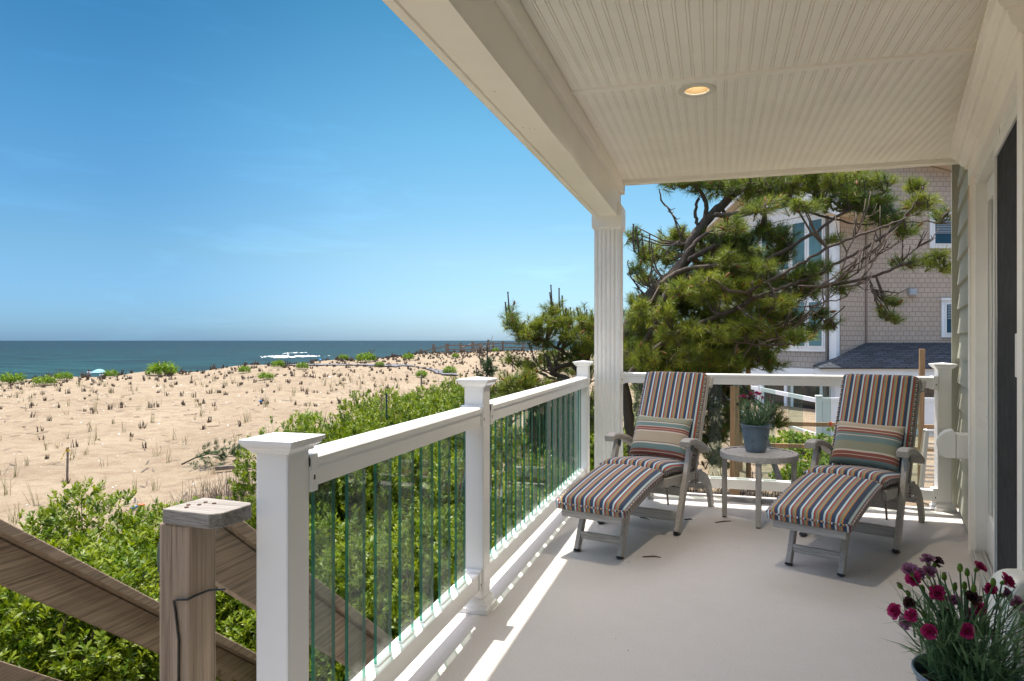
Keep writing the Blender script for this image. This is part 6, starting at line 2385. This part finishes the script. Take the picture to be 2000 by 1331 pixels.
def person(foot, h, label, seated=False, face=0.0):
    """one continuous skinned body with shirt, shorts and hair as children"""
    t = thing('person', label, 'person', foot, face)
    k = h / 1.75
    J = {'pel': (0, 0, .95), 'wai': (0, 0.01, 1.10), 'che': (0, 0, 1.32), 'nec': (0, 0.01, 1.49), 'hd0': (0, -0.01, 1.58), 'hd1': (0, -0.02, 1.70)}
    E_ = [('pel', 'wai'), ('wai', 'che'), ('che', 'nec'), ('nec', 'hd0'), ('hd0', 'hd1')]
    Rr = {'pel': .13, 'wai': .12, 'che': .135, 'nec': .05, 'hd0': .085, 'hd1': .075}
    for s_, n in ((-1, 'l'), (1, 'r')):
        if seated:
            J.update({n + 'hip': (s_ * .10, 0, .92), n + 'kne': (s_ * .13, -.42, .98), n + 'ank': (s_ * .13, -.50, .56), n + 'toe': (s_ * .14, -.66, .53)})
        else:
            J.update({n + 'hip': (s_ * .10, 0, .90), n + 'kne': (s_ * .11, -.03, .48), n + 'ank': (s_ * .11, .02, .08), n + 'toe': (s_ * .13, -.16, .04)})
        J.update({n + 'sho': (s_ * .19, 0, 1.42), n + 'elb': (s_ * .26, .02, 1.14), n + 'wri': (s_ * .25, -.12, .90), n + 'hnd': (s_ * .24, -.17, .82)})
        E_ += [('pel', n + 'hip'), (n + 'hip', n + 'kne'), (n + 'kne', n + 'ank'), (n + 'ank', n + 'toe'), ('che', n + 'sho'), (n + 'sho', n + 'elb'), (n + 'elb', n + 'wri'), (n + 'wri', n + 'hnd')]
        Rr.update({n + 'hip': .085, n + 'kne': .055, n + 'ank': .04, n + 'toe': .03, n + 'sho': .06, n + 'elb': .045, n + 'wri': .03, n + 'hnd': .03})
    off = -0.5 if seated else 0
    def skin(name, keys, grow, m):
        ks = [q for q in J if q in keys]
        me = bpy.data.meshes.new(name)
        me.from_pydata([(J[q][0] * k, J[q][1] * k, (J[q][2] + off) * k) for q in ks], [(ks.index(a), ks.index(c)) for a, c in E_ if a in ks and c in ks], [])
        o = bpy.data.objects.new(name, me)
        COL.objects.link(o)
        md = o.modifiers.new('skin', 'SKIN')
        for i, q in enumerate(ks):
            r_ = (Rr[q] + grow) * k
            me.skin_vertices[0].data[i].radius = (r_, r_)
        me.skin_vertices[0].data[0].use_root = True
        s2 = o.modifiers.new('sub', 'SUBSURF')
        s2.levels = s2.render_levels = 1
        me.materials.append(m)
        o.parent = t
        return o
    def mk(keys, name, grow, m):
        me = None
        return skin(name, keys, grow, m)
    bpy.context.view_layer.update()
    for args in ((set(J), 'body', 0.0, M['skin']), ({'wai', 'che', 'lsho', 'rsho', 'lelb', 'relb'}, 'shirt', 0.022, M['shirt']), ({'pel', 'lhip', 'rhip', 'lkne', 'rkne'}, 'shorts', 0.02, M['shorts'])):
        mk_keys, nm, gr, m = args
        # skin layers need the modifier's vertex data: add through the operator-free path
        ks = [q for q in J if q in mk_keys]
        me = bpy.data.meshes.new(nm)
        me.from_pydata([(J[q][0] * k, J[q][1] * k, (J[q][2] + off) * k) for q in ks], [(ks.index(a), ks.index(c)) for a, c in E_ if a in ks and c in ks], [])
        import bmesh
        bm = bmesh.new()
        bm.from_mesh(me)
        lay = bm.verts.layers.skin.verify()
        bm.verts.ensure_lookup_table()
        for i, q in enumerate(ks):
            r_ = (Rr[q] + gr) * k
            bm.verts[i][lay].radius = (r_, r_)
            bm.verts[i][lay].use_root = (i == 0)
        bm.to_mesh(me)
        bm.free()
        me.materials.append(m)
        o = bpy.data.objects.new(nm, me)
        COL.objects.link(o)
        o.modifiers.new('skin', 'SKIN')
        s2 = o.modifiers.new('sub', 'SUBSURF')
        s2.levels = s2.render_levels = 1
        o.parent = t
    b = MB()
    hz = (1.665 + off) * k
    b.lathe([(0.0001, 0.10 * k), (0.06 * k, 0.085 * k), (0.095 * k, 0.03 * k), (0.098 * k, -0.02 * k), (0.09 * k, -0.06 * k)], (0, 0, 0), 16)
    b.v = [(x, y + 0.008, z + hz) for x, y, z in b.v]
    o = b.build('hair', M['hair'], None, smooth=True)
    o.parent = t
    return t


pz = 88.0
p = px(173.5, 722.5, pz)
person((p.x, p.y, p.z - 1.72), 1.75, 'dark haired person in a white shirt standing left of the beach umbrella', False, TH)
p = px(198, 727.8, 93.0)
person((p.x, p.y, p.z - 1.22), 1.72, 'person in a white shirt sitting in the shade of the beach umbrella', True, TH + 0.6)
b = MB()                               # little blue sun shade
q = px(622, 704, 84)
for i in range(6):
    a0, a1 = -1 + i / 3, -1 + (i + 1) / 3
    def cp(a, d, k=0):
        return q + rt * a * 0.55 + Vector((-ST, CT, 0)) * d + Vector((0, 0, 0.42 * (1 - a * a) - 0.3 + k))
    b.face([cp(a0, 0), cp(a1, 0), cp(a1, 0.9), cp(a0, 0.9)])
    b.face([cp(a0, 0, .02), cp(a1, 0, .02), cp(a1, 0.9, .02), cp(a0, 0.9, .02)])
tag(b.build('sun_shade', M['blue'], fix=False), 'tiny bright blue sun shade at the dune crest right of the foam', 'sun shade')

# ================================================================== neighbour house
NC = Vector((8.83, 18.6))              # corner of the angled bay in (X, Z)
D1, N1 = Vector((-.438, .899)), Vector((-.899, -.438))
D2, N2 = Vector((.899, .438)), Vector((.438, -.899))
def w1(s, p, h):
    q = NC + D1 * s + N1 * p
    return c2w(q.x, q.y, h)
def w2(s, p, h):
    q = NC + D2 * s + N2 * p
    return c2w(q.x, q.y, h)
def w3(X, p, h):
    return c2w(X, 19.12 - p, h)
NH = thing('neighbor_house', 'tan shingled neighbouring beach house with an angled white windowed bay and slate porch roof', 'house', tuple(c2w(10, 20, -1)))
def quadwall(name, fn, s0, s1, h0, h1, m, top=None):
    b = MB()
    pts = [(s0, h0), (s1, h0), (s1, h1), (s0, h1)] if top is None else [(s0, h0), (s1, h0)] + top
    b.face([fn(s, 0, h) for s, h in pts], 0, [(s, h) for s, h in pts])
    b.face([fn(s, -0.2, h) for s, h in reversed(pts)], 0, [(s, h) for s, h in reversed(pts)])
    n = len(pts)
    for i in range(n):
        (sa, ha), (sb, hb) = pts[i], pts[(i + 1) % n]
        b.face([fn(sa, 0, ha), fn(sa, -0.2, ha), fn(sb, -0.2, hb), fn(sb, 0, hb)], 0, [(sa, ha), (sa + .2, ha), (sb + .2, hb), (sb, hb)])
    return b.build(name, m, NH)
def nbox(name, fn, s0, s1, p0, p1, h0, h1, m, par=None, bev=0.0):
    b = MB()
    b.box((s0, p0, h0), (s1, p1, h1), T=lambda v: fn(v.x, v.y, v.z))
    return b.build(name, m, par or NH, bevel=bev)
quadwall('bay_wall', w1, 0.0, 4.7, -1.2, 4.95, M['shingle_grey'], [(4.7, 4.9), (2.35, 6.0), (0.0, 4.9)])
quadwall('side_wall', w2, 0.0, 1.23, -1.2, 5.1, M['shingle'])
quadwall('main_wall', w3, 9.90, 17.0, -1.2, 6, M['shingle'], [(17.0, 4.75), (11.98, 6.03), (10.4, 6.43), (9.90, 6.3)])
# main roof edge
b = MB()
for (xa, ha), (xb, hb) in (((9.0, 6.1), (10.4, 6.46)), ((10.4, 6.46), (17.2, 4.75))):
    b.face([w3(xa, 0.35, ha), w3(xb, 0.35, hb), w3(xb, -6, hb), w3(xa, -6, ha)])
    b.face([w3(xa, 0.35, ha + .14), w3(xb, 0.35, hb + .14), w3(xb, -6, hb + .14), w3(xa, -6, ha + .14)])
    b.face([w3(xa, 0.35, ha), w3(xb, 0.35, hb), w3(xb, 0.35, hb + .14), w3(xa, 0.35, ha + .14)])
b.build('main_roof', M['soffit'], NH)
nbox('corner_board', w1, 0.0, 0.20, 0.0, 0.03, -1.2, 4.95, M['nwhite'])
nbox('corner_board', w2, -0.03, 0.10, 0.0, 0.03, -1.2, 5.0, M['nwhite'])
nbox('downspout', w1, 0.225, 0.285, 0.01, 0.08, -0.3, 4.9, M['shingle_grey'])
nbox('corner_trim', w2, 1.17, 1.23, 0.0, 0.04, 0.6, 5.0, M['shingle'])
# bay windows
def casements(fn, s0, n, wd, gap, h0, h1, pane):
    fr = nbox('window', fn, s0 - 0.12, s0 + n * wd + (n - 1) * gap + 0.12, 0.0, 0.035, h0 - 0.14, h1 + 0.14, M['nwhite'])
    for k in range(n):
        a = s0 + k * (wd + gap)
        sh_ = nbox('sash', fn, a - 0.03, a + wd + 0.03, 0.036, 0.055, h0 - 0.03, h1 + 0.03, M['nwhite'], fr)
        nbox('pane', fn, a + 0.02, a + wd - 0.02, 0.0565, 0.061, h0 + 0.02, h1 - 0.02, pane, fr)
    return fr
casements(w1, 0.40, 6, 0.46, 0.12, 3.30, 4.62, M['pane'])
casements(w1, 0.40, 6, 0.46, 0.12, 1.05, 2.32, M['pane'])
nbox('frieze', w1, 0.2, 4.7, 0.0, 0.05, 4.78, 5.02, M['nwhite'])
nbox('frieze_cap', w1, 0.2, 4.7, 0.0, 0.09, 5.02, 5.10, M['nwhite'])
b = MB()                               # gable with transom panes
gt = [(0.25, 5.10), (4.45, 5.10), (2.35, 5.95)]
b.face([w1(s, 0.02, h) for s, h in gt])
b.face([w1(s, 0.05, h) for s, h in gt])
for i in range(3):
    (sa, ha), (sb, hb) = gt[i], gt[(i + 1) % 3]
    b.face([w1(sa, 0.02, ha), w1(sb, 0.02, hb), w1(sb, 0.05, hb), w1(sa, 0.05, ha)])
b.build('gable', M['nwhite'], NH)
for tri in ([(0.75, 5.17), (2.2, 5.17), (2.2, 5.74)], [(2.5, 5.17), (3.95, 5.17), (2.5, 5.74)]):
    b = MB()
    b.face([w1(s, 0.055, h) for s, h in tri])
    b.face([w1(s, 0.051, h) for s, h in tri])
    b.build('transom_pane', M['pane'], NH)
# bay roof: two slopes, rake boards, soffit
PK, EVL = (2.35, 6.14), 4.64
for sgn, s_e in ((-1, -0.62), (1, 5.32)):
    b = MB()
    for dz in (0.0, 0.13):
        b.face([w1(PK[0], 0.55, PK[1] + dz), w1(s_e, 0.55, EVL + dz), w1(s_e, -2.0, EVL + dz), w1(PK[0], -2.0, PK[1] + dz)], 0, [(0, 0), (0, 3.4), (2.6, 3.4), (2.6, 0)])
    b.face([w1(s_e, 0.55, EVL), w1(s_e, -2.0, EVL), w1(s_e, -2.0, EVL + .13), w1(s_e, 0.55, EVL + .13)], 0, [(0, 0)] * 4)
    b.build('bay_roof', M['slate'], NH)
    b = MB()
    b.bar(w1(PK[0], 0.57, PK[1] - 0.06), w1(s_e, 0.57, EVL - 0.06), 0.04, 0.24)
    b.build('rake_board', M['nwhite'], NH)
    b = MB()
    b.face([w1(PK[0], 0.55, PK[1] - .02), w1(s_e, 0.55, EVL - .02), w1(s_e, 0.0, EVL - .02), w1(PK[0], 0.0, PK[1] - .02)])
    b.build('soffit', M['soffit'], NH)
nbox('eave_soffit', w1, -0.62, 0.0, -1.3, 0.5, 4.60, 4.63, M['soffit'])
# white band and ground floor sliding doors
nbox('band', w1, -0.02, 4.8, 0.0, 0.06, 0.06, 0.42, M['nwhite'])
for a, w_ in ((0.5, 0.9), (1.75, 0.75), (2.9, 1.0)):
    fr = nbox('glass_door', w1, a - 0.1, a + w_ + 0.1, 0.0, 0.04, -1.15, 0.05, M['nwhite'])
    nbox('pane', w1, a, a + w_, 0.0415, 0.046, -1.1, 0.0, M['pane_dark'], fr)
# main wall windows
for s0, s1, h0, h1 in ((11.80, 12.75, 3.93, 4.64), (12.12, 13.1, 1.44, 2.25)):
    fr = nbox('window', w3, s0 - 0.11, s1 + 0.11, 0.0, 0.04, h0 - 0.13, h1 + 0.11, M['nwhite'])
    nbox('head_trim', w3, s0 - 0.15, s1 + 0.15, 0.041, 0.09, h1 + 0.10, h1 + 0.16, M['nwhite'], fr)
    nbox('sash', w3, s0 - 0.02, s1 + 0.02, 0.041, 0.060, h0 - 0.03, h1 + 0.02, M['nwhite'], fr)
    nbox('pane', w3, s0 + 0.02, s1 - 0.02, 0.0615, 0.064, h0, h1 - 0.02, M['pane_blue'], fr)
    b = MB()
    for k in range(9):
        hb = h1 - 0.05 - k * 0.045
        b.box((s0 + 0.04, 0.065, hb - 0.018), (s1 - 0.04, 0.068, hb), T=lambda v: w3(v.x, v.y, v.z))
    bl_ = b.build('blind', M['blind'], fr)
b = MB()
b.box((11.08, 0.0, 2.48), (11.28, 0.12, 2.66), T=lambda v: w3(v.x, v.y, v.z))
b.prism([(0.0, 2.66), (0.12, 2.66), (0.15, 2.50), (0.12, 2.48), (0.0, 2.48)], (0, 0, 0), (0, 0, 0.001)) if False else None
b.build('wall_vent', M['blind'], NH, bevel=0.02)
# hipped porch roof
b = MB()
rA, rB = w3(9.90, 0.03, 1.16), w3(17, 0.03, 1.16)
eA, eB = c2w(7.92, 17.55, 0.52), c2w(17.4, 17.55, 0.52)
bk = w1(0.75, 0.02, 0.52)
b.face([eA, eB, rB, rA], 0, [(0, 0), (9.5, 0), (9.1, 1.7), (2.0, 1.7)])
b.face([bk, eA, rA], 0, [(0, 0), (2.1, 0), (1.3, 1.7)])
dz = Vector((0, 0, -0.03))
b.face([eA + dz, eB + dz, rB + dz, rA + dz], 0, [(0, 0)] * 4)
b.face([bk + dz, eA + dz, rA + dz], 0, [(0, 0)] * 3)
b.face([eA, eB, eB + dz, eA + dz], 0, [(0, 0)] * 4)
b.face([bk, eA, eA + dz, bk + dz], 0, [(0, 0)] * 4)
b.build('porch_roof', M['slate'], NH)
b = MB()
f0, f1 = c2w(8.03, 17.64, 0.395), c2w(17.4, 17.64, 0.395)
b.bar(f0, f1, 0.04, 0.19)
b.bar(f0, w1(0.62, 0.05, 0.395), 0.04, 0.19)
b.build('fascia', M['nwhite'], NH)
b = MB()
b.face([c2w(8.05, 17.66, 0.31), c2w(17.4, 17.66, 0.31), c2w(17.4, 19.1, 0.31), c2w(9.9, 19.1, 0.31), w1(0.1, 0.03, 0.31)])
b.build('porch_soffit', M['soffit'], NH)
for X in (8.6, 12.6):
    b = MB()
    q = c2w(X, 18.0, 0)
    b.box((q.x - 0.08, q.y - 0.08, -1.2), (q.x + 0.08, q.y + 0.08, 0.31))
    b.build('porch_post', M['nwhite'], NH)
struct(tag(nbox('porch_floor', w3, 8.6, 17, 0.0, 1.5, -1.1, -0.95, M['greyfence']), 'x', 'x')) if False else None

# ================================================================== yard between the houses
WF = thing('vinyl_fence', 'white vinyl privacy fence panel with a capped post in the neighbouring yard', 'fence', tuple(c2w(6.5, 14, -1)))
FZ = 14.0
b = MB()
q = c2w(6.29, FZ, 0)
b.box((q.x - 0.055, q.y - 0.055, -1.3), (q.x + 0.055, q.y + 0.055, 0.06))
pt_ = b.build('post', M['nwhite'], WF)
b = MB()
b.box((q.x - 0.07, q.y - 0.07, 0.06), (q.x + 0.07, q.y + 0.07, 0.10))
b.build('cap', M['nwhite'], pt_, bevel=0.02)
b = MB()
for k in range(26):
    X = 6.36 + k * 0.165
    b.box((X, -0.018, -1.2), (X + 0.163, 0.018, -0.03), T=lambda v: c2w(v.x, FZ + v.y, v.z))
pn = b.build('panel', M['nwhite'], WF)
b = MB()
b.box((6.34, -0.03, -0.03), (10.7, 0.03, 0.045), T=lambda v: c2w(v.x, FZ + v.y, v.z))
b.build('panel_cap', M['nwhite'], WF)
WR = thing('vinyl_rail_fence', 'low white two rail fence running back from the capped fence post', 'fence', tuple(c2w(6.2, 17, -1)))
for hh, t_ in ((0.0, 0.09), (-0.72, 0.09)):
    b = MB()
    b.bar(c2w(6.26, 14.08, hh - 0.01), c2w(6.0, 20.2, hh + 0.05), 0.04, t_)
    b.build('rail', M['nwhite'], WR)
for X, Z in ((6.14, 16.9), (6.0, 20.0)):
    q = c2w(X, Z, 0)
    b = MB()
    b.box((q.x - 0.05, q.y - 0.05, -1.3), (q.x + 0.05, q.y + 0.05, 0.12))
    b.build('post', M['nwhite'], WR)
BF = thing('timber_yard_fence', 'rough new timber rail fence with two boards in the yard beyond the end railing', 'fence', tuple(c2w(5, 10, -1)))
for hh in (0.0, -0.33):
    b = MB()
    b.bar(c2w(3.4, 10.3, hh - 0.02), c2w(6.9, 9.9, hh - 0.05), 0.035, 0.062)
    b.build('rail', M['stake'], BF)
for X, Z, top in ((3.45, 10.32, 0.1), (6.85, 9.92, 0.1)):
    b = MB()
    b.bar(c2w(X, Z, -1.3), c2w(X, Z, top), 0.07, 0.07, up=(0, 1, 0))
    b.build('post', M['stake'], BF)
q = px(1622, 828, 10.0)
b = MB()
b.box((q.x - 0.02, q.y - 0.02, q.z - 0.03), (q.x + 0.02, q.y + 0.02, q.z + 0.03))
b.build('orange_tip', M['orange'], BF, bevel=0.008)
for nm, x0, y0, x1, y1, Z, w_, lb in (('square_post', 1435, 990, 1435, 755, 7.3, 0.095, 'brown square timber post beyond the glass behind the potted carnation'),
                                      ('tall_stake', 1462, 990, 1461, 650, 9.0, 0.062, 'tall thin tan stake rising behind the potted carnation into the pine'),
                                      ('tall_stake', 1797, 990, 1801, 682, 8.2, 0.055, 'tall tan stake rising past the porch roof next to the right chair'),
                                      ('leaning_board', 1602, 985, 1568, 860, 8.6, 0.07, 'pale board leaning in the yard under the side table'),):
    b = MB()
    a, c = px(x0, y0, Z), px(x1, y1, Z)
    if nm == 'leaning_board':
        a, c = px(1525, 945, 8.4), px(1493, 850, 8.8)
    b.bar(a, c, w_, w_ if nm != 'leaning_board' else 0.03, up=(0, 1, 0))
    tag(b.build(nm, M['stake'] if nm != 'leaning_board' else M['cap_w'], bevel=0.003), lb, nm.split('_')[1])
# ladder
LDZ = 7.6
LD = thing('step_ladder', 'folded out aluminium step ladder standing in the yard beside the right railing post', 'ladder', tuple(px(1812, 960, LDZ)))
topc = px(1813, 838, LDZ)
def lad(x, y, dz=0.0):
    return px(x, y, LDZ + dz)
for a, c in (((1797, 975, -0.1), (1810, 842, 0.0)), ((1826, 978, 0.0), (1836, 842, 0.1)), ((1797, 905, 0.55), (1808, 842, 0.1)), ((1848, 950, 0.6), (1838, 842, 0.2))):
    b = MB()
    b.bar(lad(*a), lad(*c), 0.035, 0.06, up=(0, 1, 0))
    b.build('rail', M['metal'], LD)
for k in range(6):
    y = 852 + k * 22
    f = (975 - y) / (975 - 842)
    b = MB()
    b.bar(lad(1797 + 13 * f, y, -0.1 + 0.1 * f), lad(1826 + 10 * f, y + 2, 0.1 * f), 0.04, 0.022)
    b.build('rung', M['metal'], LD)
    b = MB()
    b.bar(lad(1797 + 11 * f, y - 8, 0.5 - 0.4 * f), lad(1848 - 10 * f, y - 6, 0.55 - 0.4 * f), 0.03, 0.02)
    b.build('rung', M['metal'], LD)
b = MB()
b.bar(lad(1806, 842), lad(1838, 843), 0.06, 0.03)
b.build('top_step', M['metal'], LD, bevel=0.01)

# yard plants
YM = []
for k in range(2):
    lf, st = shrub_mesh('leaves', 90 + k, h=1.0, twigs=260, leaves=12, leaf=0.11, lw=0.028)
    lf.data.materials[0] = M['yard_leaf']
    YM.append(lf.data)
    bpy.data.objects.remove(lf)
    bpy.data.objects.remove(st)
for i, (x, y, Z, r, hh, lb) in enumerate([(1530, 850, 11.5, 0.55, 0.42, 'bright yellow green plant below the upper timber rail, left of the fence post'), (1580, 856, 11.5, 0.55, 0.38, 'bright yellow green plant below the white fence post'), (1505, 866, 11.0, 0.40, 0.30, 'yellow green plant just right of the blue pot on the table'),
                                       (1615, 880, 10.6, 0.40, 0.25, 'low green plant at the left of the right chair arm'), (1580, 905, 9.3, 0.38, 0.25, 'small green plant under the lower timber rail'), (1545, 925, 8.8, 0.30, 0.24, 'small dark green plant seen under the round table'), (1660, 845, 12.5, 0.35, 0.40, 'dusty green plant against the white fence panel'), (1700, 850, 12.8, 0.30, 0.34, 'small plant against the white fence behind the right chair'),
                                       (1152, 860, 9.0, 0.45, 0.65, 'yellow green plant in the gap between the far post and the column'), (1150, 900, 7.8, 0.40, 0.5, 'yellow green tuft low in the gap beside the column'), (1255, 880, 9.5, 0.5, 0.5, 'yellow green plant right of the column behind the left chair')]):
    p = px(x, y, Z)
    gz = float(ground_z(p.x, p.y)) - 0.02
    o = bpy.data.objects.new('yard_plant', YM[i % 2])
    COL.objects.link(o)
    o.location = (p.x, p.y, gz)
    o.scale = (r, r, max(0.15, hh if p.z - gz < hh else p.z - gz + 0.1))
    o.rotation_euler = (0, 0, i * 1.3)
    tag(o, lb, 'plant', 'green plants in the yard')
q = c2w(2.6, 8.6)
scrub('leaf_litter', q.x, q.y, 1.0, 0.9, 1600, M['drygrass'], 9, 0.16, 'dry pine litter on the sandy ground under the wind bent pine', 0.006)
